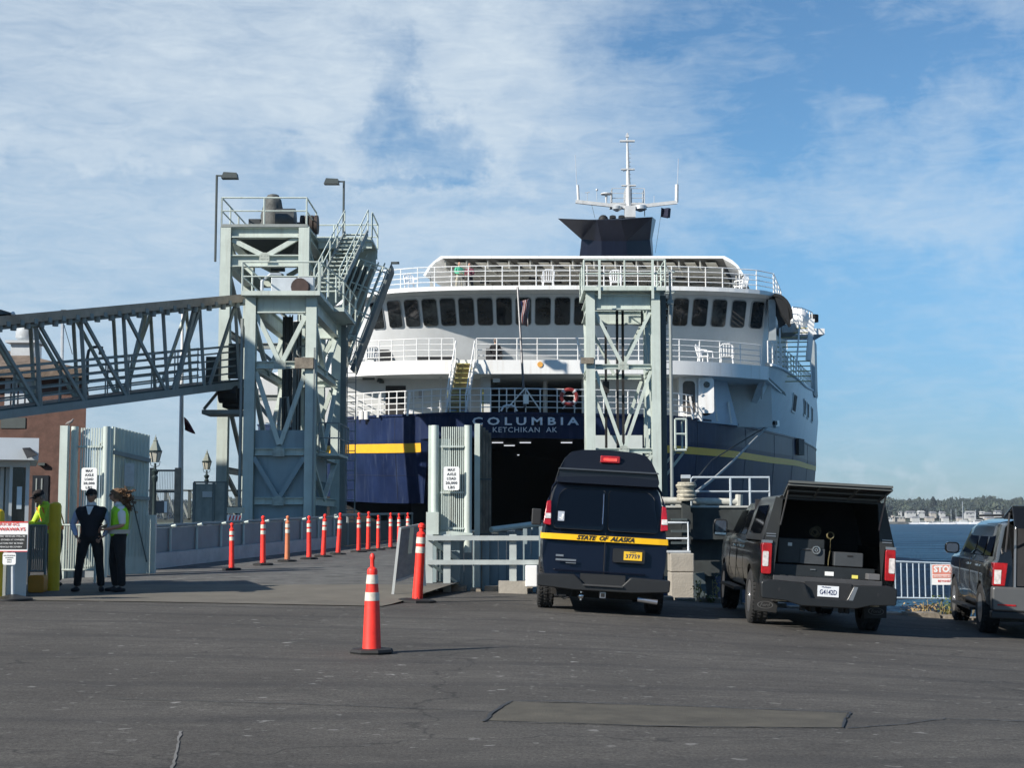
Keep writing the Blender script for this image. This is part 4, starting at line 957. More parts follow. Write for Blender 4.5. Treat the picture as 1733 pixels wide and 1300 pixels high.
# ---- mast ------------------------------------------------------------
Ym = 104.0; mp = lambda px, py, dy=0: P(px, py, Ym+dy)
ms = MB()
c0 = mp(1066, 369); ms.bar(c0, Vector((c0.x, Ym, mp(0, 350).z)), .75, .8); ms.prism([mp(1053, 348), mp(1080, 348), mp(1066, 354), mp(1060, 354)], (0, .6, 0))
mg = mat('mast_grey_white', (.55, .56, .56), .5, var=.1, streak=.4, dirtcol=(.2, .17, .14)); ml = ms.build('mast', mg, SH)
MB().tube(mp(1064, 352), mp(1061.5, 233), .2, 8, .07).build('mast_pole', mg, ml, True)
MB().bar(mp(1066, 351), mp(1146, 342), .22, .24).bar(mp(1066, 351), mp(974, 341), .22, .24).build('yardarm', mg, ml)
MB().tube(mp(1145, 342), mp(1145.5, 312), .13, 8).build('yard_post', mg, ml); MB().tube(mp(979, 341), mp(977.5, 313), .1, 8).build('yard_post', mg, ml)
for a_, b2 in (((976, 313), (973.5, 262)), ((1146.5, 312), (1148, 268)), ((994, 340), (994, 325)), ((1010, 340), (1010, 322)), ((1107, 344), (1107, 331))):
    mb = MB().tube(mp(*a_), mp(*b2), .025, 5)
    if a_[0] == 1010: mb.sphere(mp(1010, 321), .1, 8, 5)
    if a_[0] == 994: mb.bar(mp(990, 326), mp(998, 325), .06, .06)
    mb.build('antenna', galv, ml)
mb = MB(); mb.lathe(mp(1026, 330), [(.4, .12), (.42, .05), (.1, 0), (.05, -.6)], 12); mb.build('satellite_dome', mg, ml, True)
mb = MB().bar(mp(1049, 238.5), mp(1074, 238.5), .3, .1).bar(mp(1051, 286.5), mp(1074, 286.5), .28, .08).bar(mp(1054, 290), mp(1063, 286.5), .05, .05).bar(mp(1052, 314), mp(1076, 314), .3, .08).tube(mp(1061.5, 234), mp(1062, 225), .06, 6).box(mp(1059, 232).x, mp(1064, 232).x, Ym-.1, Ym+.1, mp(0, 232).z, mp(0, 228).z); mb.build('crosstree', mg, ml)
mb = MB()
for x0, x1 in ((1036, 1059), (1069, 1091)):
    a_ = mp(x0, 343); b2 = mp(x1, 343); rr = rail_mb([a_, b2, b2+Vector((0, 1.6, 0)), a_+Vector((0, 1.6, 0)), a_], 1.05, (1, .66, .33), 1, .022); mb.add(rr.v, rr.f)
mb.box(mp(1034, 345).x, mp(1092, 345).x, Ym-.1, Ym+1.7, mp(0, 346).z, mp(0, 344).z); mb.build('crows_nest', mg, ml)
MB().lathe(mp(1044, 352), [(.1, -.25), (.32, -.1), (.36, .1), (.3, .14)], 12).build('radar', galv, ml, True); MB().lathe(mp(1084, 351), [(.1, -.3), (.45, -.15), (.45, .1), (.4, .14)], 12).build('radar', galv, ml, True)
mb = MB()
for k in range(14): mb.tube(mp(1065, 330-7*k), mp(1068, 330-7*k), .02, 4)
mb.build('mast_ladder', galv, ml)
MB().tube(mp(1001, 345), mp(1007, 369, -2), .015, 4).tube(mp(1091, 352), mp(1091, 366), .03, 4).tube(mp(1118, 366, -3), mp(1109, 428, -3), .012, 4).build('stay_wire', steel_dk, ml)
# ---- white side plating above the hull on the right -------------------
def lerp_pts(ps, n): 
    v = cat([Vector(p) for p in ps], n); return v
bot = [p.copy() for i, p in enumerate(HTS) if p.x > 9 and 1256 < apx(p) and p.y <= 150.5]
nb = len(bot)
top = lerp_pts([P(1303, 614, 76.6), P(1320, 619, 80.5), P(1337, 629, 86), P(1352, 641, 92), P(1363, 652, 99), P(1372, 657, 107.4), P(1379, 662, 117.5), P(1381, 671, 128)]+[Vector((30.2, 150, 12.2))], 4)
def resam(ps, n):
    L_ = [0]
    for a, b in zip(ps[:-1], ps[1:]): L_.append(L_[-1]+(b-a).length)
    out = []
    for k in range(n):
        s = L_[-1]*k/(n-1); j = max(i for i in range(len(L_)) if L_[i] <= s+1e-6); j = min(j, len(ps)-2); out.append(ps[j].lerp(ps[j+1], (s-L_[j])/(L_[j+1]-L_[j]+1e-9)))
    return out
bot = resam(bot, 40); top = resam(top, 40)
mid = [a.lerp(b, .5)+Vector((.18, 0, 0)) for a, b in zip(bot, top)]
mb = MB(); o_ = Vector((-.2, .05, 0)); mb.loft([bot, mid, top, [p+o_ for p in top], [p+o_ for p in bot], bot], False)
mb.add([bot[0], mid[0], top[0], top[0]+o_, bot[0]+o_], [(0,1,2,3,4)]); mb.build('side_plating', whiteh, SH, True, auto=40)
mb = MB(); mb.path([p+Vector((.06,0,-.12)) for p in top], .07, 6); mb.build('rubbing_strake', whiteh, SH, True)
# buttress above: dark grey blue fin on the right edge
MB().prism([P(1372, 662, 112), P(1373, 575, 112), P(1378, 573, 112), P(1380, 662, 112)], (1, 4, 0)).prism([P(1366, 667, 111), P(1372, 655, 111), P(1380, 658, 111), P(1378, 668, 111)], (.8, 3, 0)).build('side_fin', mat('fin_grey', (.36, .40, .41), .5, var=.05), SH)
def interp_poly(ps, px, py, Y): return P(px, py, Y)
for px, ya, yb, w_ in ((1343.5, 668, 698, 1.9), (1361, 677, 704, 1.5), (1369, 683, 709, 1.5), (1375.2, 690, 715, 1.5)):
    i = min(range(2, 37), key=lambda k: abs(apx(mid[k])-px)+(0 if mid[k].y < 120 else 50)); d = (mid[i+1]-mid[i-1]); d.z = 0; d.normalize(); n = Vector((d.y, -d.x, 0)); Y = mid[i].y; pts = []
    for zz, sg in ((P(px, yb, Y).z, -1), (P(px, yb, Y).z, 1), (P(px, ya, Y).z, 1), (P(px, ya, Y).z, -1)):
        f = (zz-bot[i].z)/(top[i].z-bot[i].z); c = bot[i].lerp(top[i], f)+Vector((.36*min(f, 1-f), 0, 0)); pts.append(Vector((c.x, c.y, zz))+d*sg*w_/2+n*.03)
    fr_ = MB().prism(pts, n*.05).build('side_window', whitep, SH); cc = sum(pts, Vector())/4; MB().prism([cc+(p-cc)*.82+n*.05 for p in pts], n*.02).build('pane', black, fr_)
# black port in the hull and white mooring chock
MB().prism([P(1342.5, 770, 97.0), P(1352, 771, 99.8), P(1352, 744, 99.8), P(1342.5, 742, 97.0)], (.35, -.12, 0)).build('hull_port', black, SH)
MB().prism([P(1300, 709, 86.4), P(1309, 710, 88), P(1310, 724, 88), P(1304, 724, 86.9)], (.3, -.25, 0)).build('mooring_chock', whitep, SH, bevel=.05)
MB().prism([P(1301, 713, 86.2), P(1305.5, 713.5, 87), P(1305.5, 720, 87), P(1301.5, 719, 86.2)], (.3, -.3, 0)).build('chock_opening', black, SH)
# ---- right aft stairs and ladder frame (white, beyond the corner) ------
stm = mat('tread_yellow', (.55, .48, .20), .7, var=.2)
a = P(1345, 650, 84.5); b = P(1340, 552, 90)
tr, st, s_ = stair_mb(a, b, 1.9, 12, .3); tr.build('side_stair_tread', stm, SH); st.build('side_stair_stringer', whitep, SH)
mb = MB()
for px0, px1 in ((1321, 1318), (1347, 1354)):
    MB().bar(P(px0, 630, 83.5), P(px1+1, 530, 84), .08, .1).build('side_ladder_post', whitep, SH)
MB().bar(P(1368, 610, 86), P(1374, 540, 86), .3, .2).build('side_ladder_post', whitep, SH)
rr = rail_mb([P(1342, 555, 90), P(1358, 556, 92), P(1375, 562, 96)], 1.3, (1, .66, .33), 1, .03); rr.build('railing', whitep, SH)
MB().box(PX(1324, 89), PX(1372, 97), 92, 95, P(0, 566, 92).z, P(0, 556, 92).z).build('side_platform', whitep, SH)
MB().box(PX(1326, 90), PX(1352, 93), 96, 100, 8.8, 12).build('side_house', whitep, SH)
MB().sphere(P(1346, 540, 93), .9, 14, 8, (1, 1, .8)).build('life_raft_canister', whitep, SH, True)
MB().prism([P(1322, 552, 86), P(1345, 546, 90), P(1352, 562, 90), P(1324, 563, 86)], (0, 3, 0)).build('side_awning', mat('awning_grey', (.2, .22, .22), .7, var=.2), SH)
MB().tube(P(1374, 545, 99), P(1374, 533, 99), .45, 10).build('side_lamp', black, SH)
rail_mb([Vector((p.x-.1, p.y, p.z)) for p in top[:26:3]], 1.15, (1, .75, .5, .25), 2.2, .026).build('railing', whitep, SH)
# ---- lower deck house: grey-white aft wall, doors, posts ------------
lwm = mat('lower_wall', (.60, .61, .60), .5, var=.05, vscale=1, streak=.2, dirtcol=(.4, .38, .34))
Yw = 75.5
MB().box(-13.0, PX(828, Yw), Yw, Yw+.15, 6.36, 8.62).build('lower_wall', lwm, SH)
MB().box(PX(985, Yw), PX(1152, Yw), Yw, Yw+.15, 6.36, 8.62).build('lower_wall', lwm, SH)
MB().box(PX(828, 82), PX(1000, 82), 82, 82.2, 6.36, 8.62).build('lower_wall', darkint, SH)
MB().box(PX(652, Yw), PX(686, Yw), Yw-.05, Yw+.02, 6.4, 8.25).build('deck_door', mat('dark_door', (.03, .028, .028), .6, var=.2), SH)
MB().box(PX(697, Yw), PX(703, Yw), Yw-.05, Yw+.02, 7.6, 7.7).box(PX(708, Yw), PX(716, Yw), Yw-.05, Yw+.02, 7.6, 8.0).build('notice', mat('notice_grey', (.35, .35, .35), .6), SH)
for px in (745, 822): MB().bar((PX(px, 74.5), 74.5, 6.36), (PX(px, 74.5), 74.5, 8.62), .5 if px == 822 else .1, .3 if px == 822 else .1, up=(0,1,0)).build('pillar', lwm, SH)
MB().tube((PX(923, 77), 77, 6.36), (PX(923, 77), 77, 8.62), .12, 10).build('pillar', whitep, SH)
MB().box(PX(834, 74.2), PX(846, 74.2), 74, 74.3, 8.3, 8.5).build('vent_grille', galv, SH)
for px, py in ((642, 640), (833, 645), (646, 642)):
    q = P(px, py, 75.2); MB().tube(q, q+Vector((0,0,-.2)), .08, 8, .14).bar(q, q+Vector((0,.2,.05)), .04, .04).build('deck_lamp', steel_dk, SH)
mb = MB(); q = P(624, 641, 75); mb.box(q.x-.3, q.x+.3, 74.8, 75.1, q.z-.06, q.z+.08).build('floodlight', steel_dk, SH)
yp = mat('yellow_post', (.35, .3, .05), .6, var=.1)
for px in (757, 816): MB().box(PX(px, 73.4), PX(px+2.4, 73.4), 73.3, 73.4, 6.36, 7.9).build('yellow_post', yp, SH)
mb = MB(); 
for px in (765, 785): q = P(px, 700, 71.6); mb.lathe((q.x, 71.6, 6.37), [(.2, 0), (.24, .35), (.2, .36)], 12)
mb.build('deck_bucket', mat('bucket_blue', (.25, .28, .38), .5), SH, True)
# right white vestibule with two doors
MB().box(PX(1150, 74.6), PX(1190, 74.6), 74.5, 77, 6.36, 8.65).build('vestibule', whitep, SH)
def door_panel(name, px, z0, z1, w, Y, m, r=.2, th=.04):
    c = Vector((PX(px, Y), Y, (z0+z1)/2)); return MB().prism([c+Vector((x, 0, y)) for x, y in rrect(w, z1-z0, r)], (0, -th, 0)).build(name, m, SH)
door_panel('door_frame', 1167, 6.62, 8.5, .82, 74.49, whitep, .25, .05)
door_panel('door_opening', 1167, 6.72, 8.4, .62, 74.43, mat('brown_dark', (.09, .08, .07), .6, var=.2), .2, .012)
dl = door_panel('open_door', 1196, 6.75, 8.55, .78, 74.3, whitep, .15, .08)
c = P(1196, 651, 74.2); MB().prism([c+Vector((.16*cos(a), 0, .16*sin(a))) for a in [2*pi*k/16 for k in range(16)]], (0, -.03, 0)).build('porthole', glass_dk, dl)
mb = MB()
for z in (7.0, 7.65, 8.3): mb.bar((PX(1186, 74.15), 74.15, z), (PX(1190, 74.15), 74.15, z+.1), .05, .03)
mb.build('door_dog', galv, dl)
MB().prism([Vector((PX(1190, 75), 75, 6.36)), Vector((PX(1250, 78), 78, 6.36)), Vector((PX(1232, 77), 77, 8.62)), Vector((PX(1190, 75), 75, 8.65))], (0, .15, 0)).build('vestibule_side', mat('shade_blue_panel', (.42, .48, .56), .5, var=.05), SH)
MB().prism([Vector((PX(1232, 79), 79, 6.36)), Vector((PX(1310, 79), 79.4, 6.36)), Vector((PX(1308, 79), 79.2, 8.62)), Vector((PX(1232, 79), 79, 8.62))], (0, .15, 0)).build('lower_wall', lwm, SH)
mb = MB().path([P(1296, 636, 76.7), P(1293, 650, 76.9), P(1290, 655, 77.2), P(1289, 675, 77.6)], .06, 6); mb.build('drain_pipe', lwm, SH)
# ---- yellow stair from the middle deck down to the lower deck ----------
a = Vector((P(774, 0, 71.3).x, 71.3, 6.5)); b = Vector((P(789, 0, 72.9).x, 72.9, 9.25))
d = b-a; s_ = Vector((1, 0, 0)); mb = MB()
for k in range(11):
    p = a+d*((k+.5)/11); mb.box(p.x-.42, p.x+.42, p.y-.02, p.y+.22, p.z-.03, p.z)
mb.build('stair_tread', mat('stair_yellow', (.55, .48, .16), .7, var=.2), SH)
mb = MB()
for k in range(11): p = a+d*((k+.2)/11); mb.box(p.x-.41, p.x+.41, p.y+.2, p.y+.22, p.z-.2, p.z+.02)
mb.build('stair_riser', mat('stair_riser', (.33, .27, .14), .8, var=.2), SH)
mb = MB()
for q in (-.47, .47):
    o = Vector((q, 0, 0)); mb.bar(a+o, b+o, .07, .22); mb.tube(a+o+Vector((0,0,.9)), b+o+Vector((0,0,1.0)), .035, 6)
    for k in range(5): p = a.lerp(b, k/4)+o; mb.tube(p, p+Vector((0,0,.95)), .03, 5)
mb.build('stair_stringer', whitep, SH)
# round orange emblem on the bulwark
q = P(914, 617, 72.985); MB().prism([q+Vector((.14*cos(t_), 0, .14*sin(t_))) for t_ in [2*pi*k/20 for k in range(20)]], (0, -.03, 0)).build('round_emblem', mat('emblem_orange', (.75, .38, .08), .5), SH)
# ensign staff with A-frame foot
mb = MB().tube(P(888, 690, 69.9), P(876, 486, 71), .06, 8, .05); mb.build('flagstaff', mat('staff_dark', (.10, .10, .105), .4, .4, var=.15), SH, True)
mb = MB().tube(P(889, 657, 69.8), P(858, 692, 70.1), .035, 6).tube(P(889, 657, 69.8), P(914, 694, 70.1), .035, 6); mb.box(P(885, 0, 70).x, P(894, 0, 70).x, 69.8, 69.95, ZY(684, 70), ZY(668, 70)); mb.build('flagstaff_foot', whitep, SH)
MB().path([P(848, 696, 69.9), P(852, 688, 69.9), P(858, 686, 69.9), P(866, 686, 69.9), P(872, 689, 69.9), P(875, 696, 69.9)], .05, 6).path([P(952, 692, 69.9), P(963, 679, 69.9), P(975, 692, 69.9)], .04, 6).build('fairlead', lm, SH)
# deck gear on the left: white capstan/bitts
mb = MB()
for px in (612, 620, 688): q = P(px, 700, 73); mb.tube((q.x, 73.2, 6.36), (q.x, 73.2, 6.75), .16, 10)
mb.tube((PX(688, 72.6), 72.6, 6.62), (PX(698, 72.6), 72.6, 6.62), .16, 10); mb.build('mooring_bitt', whitep, SH, True)
rebase(SH, (.6, 70, 0))
# ------------------------------------------------------------------ left side: terminal building, booth, gates, lamps
brick = mat('brown_brick', (.115, .062, .048), .9, var=.25, vscale=2.5, bump=.2, bscale=30)
roofm = mat('cedar_roof', (.16, .12, .09), .9, var=.3, vscale=2, bump=.4, bscale=8)
def building():
    t = thing('terminal_building', 'brown brick terminal building with low roof and metal roof vent behind the gangway', 'building')
    Y = 66; x1 = PX(144, Y); zt = ZY(628, Y)
    xk = x1*(Y+14)/Y; MB().prism([(-40, Y, -.2), (x1, Y, -.2), (xk, Y+14, -.2), (-40, Y+14, -.2)], (0, 0, zt+.2)).build('wall', brick, t)
    # hipped roof
    o = .7
    MB().add([(-42, Y-o, zt), (x1+o*.2, Y-o, zt), (xk+o*.2, Y+14, zt), (-42, Y+14, zt), (-40, Y+6.5, zt+2.9), (x1-8, Y+6.5, zt+2.2), (-42, Y-o, zt-.35), (x1+o*.2, Y-o, zt-.35), (xk+o*.2, Y+14, zt-.35), (-42, Y+14, zt-.35)],
        [(0,1,5,4), (1,2,5), (2,3,4,5), (3,0,4), (6,7,1,0), (7,8,2,1), (9,8,7,6)]).build('roof', roofm, t)
    for k in range(4):
        MB().box(PX(5+12*k, Y-.05), PX(14+12*k, Y-.05), Y-.05, Y+.05, ZY(700, Y), ZY(640, Y)).build('window', mat('pale_window', (.5, .55, .6), .2, var=.1), t)
    MB().box(PX(0, Y), PX(42, Y), Y-.04, Y+.1, ZY(725, Y), ZY(707, Y)).build('sill_panel', steel_dk, t)
    MB().box(PX(57, Y), PX(84, Y), Y-.05, Y+.05, .1, ZY(805, Y)).build('door', mat('door_dark', (.02, .024, .03), .3, var=.1), t)
    mb = MB()
    for px in (64, 73): mb.box(PX(px, Y)-.03, PX(px, Y)+.03, Y-.08, Y, .1, ZY(810, Y))
    mb.build('door_frame', steel2, t)
    q = P(71, 786, Y-.1); MB().box(q.x-.15, q.x+.15, Y-.2, Y, q.z-.06, q.z+.06).build('wall_lamp', steel_dk, t)
    # unseen tall block and its top, added out of view to shade the lift tower
    MB().box(-40, -26, 38.2, 45.2, -.2, 19.4).build('shade_block', brick, t)
    MB().box(-40.4, -25.6, 37.8, 45.6, 19.4, 19.7).build('shade_block_top', roofm, t)
    # roof vent
    v = P(44, 590, Y+3); mb = MB().box(v.x-.55, v.x+.55, Y+2.5, Y+3.6, v.z-.7, v.z+.2).box(v.x-.75, v.x+.75, Y+2.3, Y+3.8, v.z+.2, v.z+.32); vb = mb.build('vent_box', galv, t)
    MB().lathe((v.x+.05, Y+3.05, v.z+.32), [(.3, 0), (.5, .12), (.55, .2), (.55, .62), (.4, .66), (.38, .8), (.2, .86)], 18).build('vent_fan', galv, vb, True)
    rebase(t, (x1, Y, 0))
    t = thing('corner_lamp', 'dark eave corner with a small round lamp at the left edge above the gangway', 'lamp')
    a = P(-60, 524, 46); MB().prism([P(-40, 518, 46), P(2, 524, 46), P(22, 530, 46), P(4, 532, 46), P(-40, 530, 46)], (0, .8, 0)).build('eave', steel_dk, t)
    MB().sphere(P(22, 531, 46), .07, 10, 6).build('bulb', galv, t, True); rebase(t, P(0, 530, 46))
building()
def booth():
    t = thing('ticket_booth', 'grey and white ticket booth with glazed door behind the towaways sign', 'booth')
    Y = 24.6; x1 = PX(52, Y); xo = PX(65, Y); bm_ = mat('booth_grey', (.46, .50, .51), .5, var=.05, vscale=2, streak=.15, dirtcol=(.3, .32, .33)); bw_ = mat('booth_fascia', (.66, .70, .72), .5, var=.04)
    zf = .12
    MB().box(-12.5, xo, Y-.35, Y+2.6, ZY(779, Y-.3), ZY(742, Y-.3)).build('roof', bw_, t)
    z0, z1 = zf, ZY(779, Y)-.0
    MB().box(x1-.06, x1, Y, Y+2.4, z0, z1).build('side_wall', bm_, t)
    MB().box(PX(24, Y), x1-.06, Y, Y+.06, z0, ZY(884, Y)).build('front_panel', bm_, t)
    MB().box(PX(20, Y), PX(25, Y), Y-.02, Y+.06, z0, z1).build('door_jamb', bm_, t)
    MB().box(-12.5, x1, Y-.01, Y+.06, z1-.12, z1-.001).build('door_head', bm_, t)
    g = MB().box(PX(25, Y), x1-.07, Y+.01, Y+.03, ZY(884, Y), z1-.13).build('window', glass_dk, t)
    MB().box(PX(32.5, Y), PX(40.5, Y), Y-.004, Y+.009, ZY(862, Y), ZY(824, Y)).build('notice', mat('notice_pale', (.5, .6, .65), .5, var=.1), g)
    MB().box(-12.5, PX(20, Y), Y+.3, Y+.36, z0, z1).build('glazed_door', glass_dk, t)
    for px in (8, 17, -14): MB().box(PX(px, Y)-.03, PX(px, Y)+.03, Y+.2, Y+.3, z0, z1-.12).build('door_stile', bm_, t)
    MB().box(PX(2, Y), PX(19, Y), Y+.1, Y+.2, z0, ZY(955, Y)).build('door_panel', bm_, t)
    MB().box(-12.5, xo-.2, Y+2.45, Y+2.6, z0, z1).build('back_wall', bm_, t)
    q = P(34, 768, Y-.5); f = MB().prism([q+Vector((-.12, 0, .09)), q+Vector((.0, 0, .10)), q+Vector((.12, -.1, -.02)), q+Vector((-.04, -.1, -.08))], (0, .16, 0)).build('floodlight', blackp, t)
    M_ = Matrix.Translation((xo, Y, 0)) @ Matrix.Rotation(R(18.5), 4, 'Z') @ Matrix.Translation((-xo, -Y, 0))
    def turn(o):
        for c in kids(o): c.data.transform(M_); turn(c)
    turn(t); rebase(t, (x1, Y, zf))
booth()
# bollards
def bollard(px, pyb, pyt, label):
    p = G(px, pyb, rz); h = ZY(pyt, p.y)-p.z; r = 10/F*p.y
    o = MB().lathe((0,0,0), [(r, 0), (r, h-.08), (r*.85, h-.03), (r*.4, h)], 20).build('bollard', bollard_y, None, True); tag(o, label, 'bollard', 'yellow steel bollards by the booth'); o.location = p
bollard(90, 1000, 850, 'thick yellow steel bollard standing between the booth and the man in the dark vest')
bollard(-7, 1012, 862, 'yellow steel bollard cut off by the left edge of the photo')
def towaway_sign():
    t = thing('parking_sign', 'red and white towaways warning sign on a grey post with round base', 'sign')
    p = G(22, 1016, rz); Y = p.y
    MB().lathe(p, [(.30, 0), (.30, .03), (.12, .07), (.05, .09)], 18).build('base', blackp, t, True)
    MB().tube(p+Vector((0,0,.05)), P(22, 884, Y), .032, 10).build('post', galv, t, True)
    f = Vector((PX(-22, Y), Y-.06, 0)); xa, xb = PX(-24, Y), PX(53, Y); zt, zb = ZY(883, Y), ZY(934, Y)
    b = MB().box(xa, xb, Y-.05, Y-.03, zb, zt).build('panel', signwhite, t)
    MB().box(xa, xb, Y-.055, Y-.0505, zt-.02, zt).box(xa, xb, Y-.055, Y-.0505, zb, zb+.012).build('red_border', signred, b)
    MB().box(xa+.02, xb-.012, Y-.055, Y-.0505, ZY(930, Y), ZY(905, Y)).build('black_field', signblack, b)
    def tx(s, px, py, hpx, m, w=None, bold=.0):
        text_mb(s, hpx/F*Y*1.38, .001, bold, 0, 1, 'CENTER', None if w is None else w/F*Y).xform(Matrix.Translation(Vector((PX(px, Y), Y-.058, ZY(py, Y)))) @ UP).build('lettering', m, b)
    tx('PARKING', 15, 888, 4.6, signred, 46); tx('TOWAWAYS', 20, 896, 5.6, signred, 58, .001)
    for k in range(4): tx(('UNAUTHORIZED VEHICLES WILL BE', 'TOWED AND STORED AT OWNERS', 'EXPENSE. VIOLATORS MAY BE FINED', 'CALL FOR VEHICLE RECOVERY')[k], 15, 908+6*k, 2.6, signwhite, 68-3*k)
    pl = MB().prism([Vector((PX(23, Y), Y-.05, ZY(946, Y)))+Vector((x, 0, y)) for x, y in rrect(22/F*Y, 20/F*Y, .03)], (0, .01, 0)).build('small_plate', signwhite, t)
    for k in range(4): text_mb(('NO STOPPING', 'LOADING', 'ZONE', 'ONLY')[k], .028, .001).xform(Matrix.Translation(Vector((PX(23, Y), Y-.054, ZY(940.5+3.7*k, Y)))) @ UP).build('lettering', signblack, pl)
    rebase(t, p)
towaway_sign()
# crowd barrier with vertical bars between booth and gate, orange bin
def bar_fence(name, label, pa, pb, ya, yb, ztop_a, ztop_b, zbot_a, zbot_b, n, m, r=.012, rr=.022, group=None, mid=False):
    t = thing(name, label, 'fence', group)
    A = Vector((PX(pa, ya), ya, 0)); B = Vector((PX(pb, yb), yb, 0))
    mb = MB().tube(A+Vector((0,0,ztop_a)), B+Vector((0,0,ztop_b)), rr, 6); mb.build('top_rail', m, t)
    MB().tube(A+Vector((0,0,zbot_a)), B+Vector((0,0,zbot_b)), rr, 6).build('bottom_rail', m, t)
    for k in range(n+1):
        p = A.lerp(B, k/n); zt = ztop_a+(ztop_b-ztop_a)*k/n; zb = zbot_a+(zbot_b-zbot_a)*k/n; MB().tube(p+Vector((0,0,zb)), p+Vector((0,0,zt)), r, 5).build('bar', m, t)
    for p, z0, z1 in ((A, zbot_a, ztop_a), (B, zbot_b, ztop_b)): MB().tube(p+Vector((0,0,z0-.25)), p+Vector((0,0,z1)), rr*1.1, 6).build('post', m, t)
    rebase(t, (A.x, A.y, zbot_a-.25)); return t
bar_fence('crowd_barrier', 'dark barred barrier behind the yellow bollard, under the leaning worker', 55, 82, 27.2, 27.2, ZY(890, 27.2), ZY(890, 27.2), ZY(967, 27.2), ZY(967, 27.2), 8, steel2, .014)
bar_fence('crowd_barrier', 'pale barred barrier between the yellow bollard and the man in the dark vest', 101, 166, 28.4, 28.4, ZY(889, 28.4), ZY(889, 28.4), ZY(965, 28.4), ZY(965, 28.4), 16, steel, .014)
o = MB().prism([Vector((x, 0, y)) for x, y in rrect(.28, .30, .05)], (0, .22, 0)).build('salt_bin', mat('bin_orange', (.62, .26, .03), .5), None, True, .01)
tag(o, 'small orange plastic bin on the ground beside the yellow bollard', 'bin'); o.location = Vector((PX(67, 25.8), 25.8, .14+.15))
# gates ------------------------------------------------------------------
def sign_axle(t, px, py, w, h, Y, parent_name='axle_sign'):
    c = P(px, py, Y); ww, hh = w/F*Y, h/F*Y
    b = MB().prism([c+Vector((x, 0, y)) for x, y in rrect(ww, hh, .04)], (0, -.012, 0)).build(parent_name, signwhite, t)
    for k, s in enumerate(('MAX', 'AXLE', 'LOAD', '20,000', 'LBS')):
        text_mb(s, hh*.15, .001, .002, 0, 1.1, 'CENTER', ww*(.46, .56, .56, .72, .42)[k]).xform(Matrix.Translation(c+Vector((0, -.016, hh*(.36-.185*k)))) @ UP).build('lettering', mat('sign_grey_ink', (.07, .07, .075), .5, var=0), b)
    return b
def louvre_gate(label, px0, px1, py_t, py_b, Y, sgn, wing=None, slat_lean=0):
    t = thing('louvre_gate', label, 'gate', 'tall louvred steel gates either side of the ramp')
    z0, z1 = ZY(py_b, Y), ZY(py_t, Y)
    x0, x1 = PX(px0, Y), PX(px1, Y)
    for x in (x0, x1): MB().tube((x, Y, z0-.35), (x, Y, z1), .075, 14).build('round_post', steel, t, True)
    n = 11 if sgn > 0 else 9
    for k in range(n):
        x = x0+.14+(x1-x0-.24)*k/(n-1); MB().bar((x, Y, z0), (x, Y, z1-.03), (.022 if sgn > 0 else .030), .022, up=(0,1,0)).build('slat', steel, t)
    for zz in (z1-.42, z0+.12, (z0+z1)/2-.25):
        MB().bar((x0, Y+.03, zz), (x1, Y+.03, zz), .03, .04).build('cross_bar', steel, t)
        mb = MB()
        for k in range(n): x = x0+.14+(x1-x0-.24)*k/(n-1); mb.tube((x, Y-.03, zz), (x, Y-.06, zz), .026, 6)
        mb.build('slat_bolt', steel, t)
    return t, x0, x1, z0, z1
t, x0, x1, z0, z1 = louvre_gate('tall louvred gate with an axle load sign behind the two standing staff', 126, 180, 722, 968, 30.5, -1)
MB().box(PX(103, 30.3), PX(116, 30.3), 30.2, 30.36, -.1, ZY(721, 30.3)).build('square_post', steel, t)
MB().box(PX(106, 30.6), PX(180, 30.6), 30.45, 30.55, -.1, ZY(965, 30.5)).build('base_plate', wall_m, t)
sign_axle(t, 151, 811, 26, 38, 30.35)
rebase(t, (x0, 30.5, .2))
# solid wing panel of the left gate (corrugated, hinged back)
t = thing('gate_wing', 'tall ribbed steel gate leaf with a slanted top behind the woman with curly hair', 'gate')
A = Vector((PX(190, 31.4), 31.4, 0)); B = Vector((PX(253, 31.9), 31.9, 0)); d = B-A; nrm = Vector((d.y, -d.x, 0)).normalized()
zt_a, zt_b, zb = ZY(722, 31.4), ZY(737, 31.9), .12
leaf = MB().prism([A+Vector((0,0,zb)), B+Vector((0,0,zb)), B+Vector((0,0,zt_b)), A+Vector((0,0,zt_a))], -nrm*.05).build('leaf', steel, t)
for k in range(11):
    p = A.lerp(B, (k+.5)/11); MB().bar(p+nrm*.02+Vector((0,0,zb+.5)), p+nrm*.02+Vector((0,0,zt_a+(zt_b-zt_a)*(k+.5)/11)), .02, .012, up=(0,1,0)).build('rib', steel, t)
mb = MB()
for f, z in ((0, .55), (0, 0)): pass
MB().bar(A+nrm*.06+Vector((0,0,zt_a-.55)), B+nrm*.06+Vector((0,0,zt_b-.55)), .05, .09).build('rail', steel2, t)
MB().bar(A+nrm*.06+Vector((0,0,1.9)), B+nrm*.06+Vector((0,0,1.85)), .05, .07).build('rail', steel2, t)
MB().bar(A.lerp(B, .5)+nrm*.08+Vector((0,0,1.9)), A.lerp(B, .95)+nrm*.08+Vector((0,0,.5)), .02, .02).build('stay_rod', steel_dk, t)
MB().path([A+nrm*.1+Vector((-.35,0,1.0)), A+nrm*.1+Vector((-.35,0,zt_a-.45)), A+nrm*.1+Vector((-.28,0,zt_a-.36)), A+nrm*.1+Vector((-.05,0,zt_a-.34))], .03, 6).build('frame_tube', steel2, t)
MB().tube(A+nrm*.05+Vector((-.05, -.1, zb)), A+nrm*.05+Vector((-.05, -.1, zt_a-.05)), .07, 12).build('hinge_post', steel, t, True)
MB().box(B.x-.05, B.x+.17, B.y-.03, B.y+.1, 0, ZY(872, 31.9)).build('latch_post', steel, t)
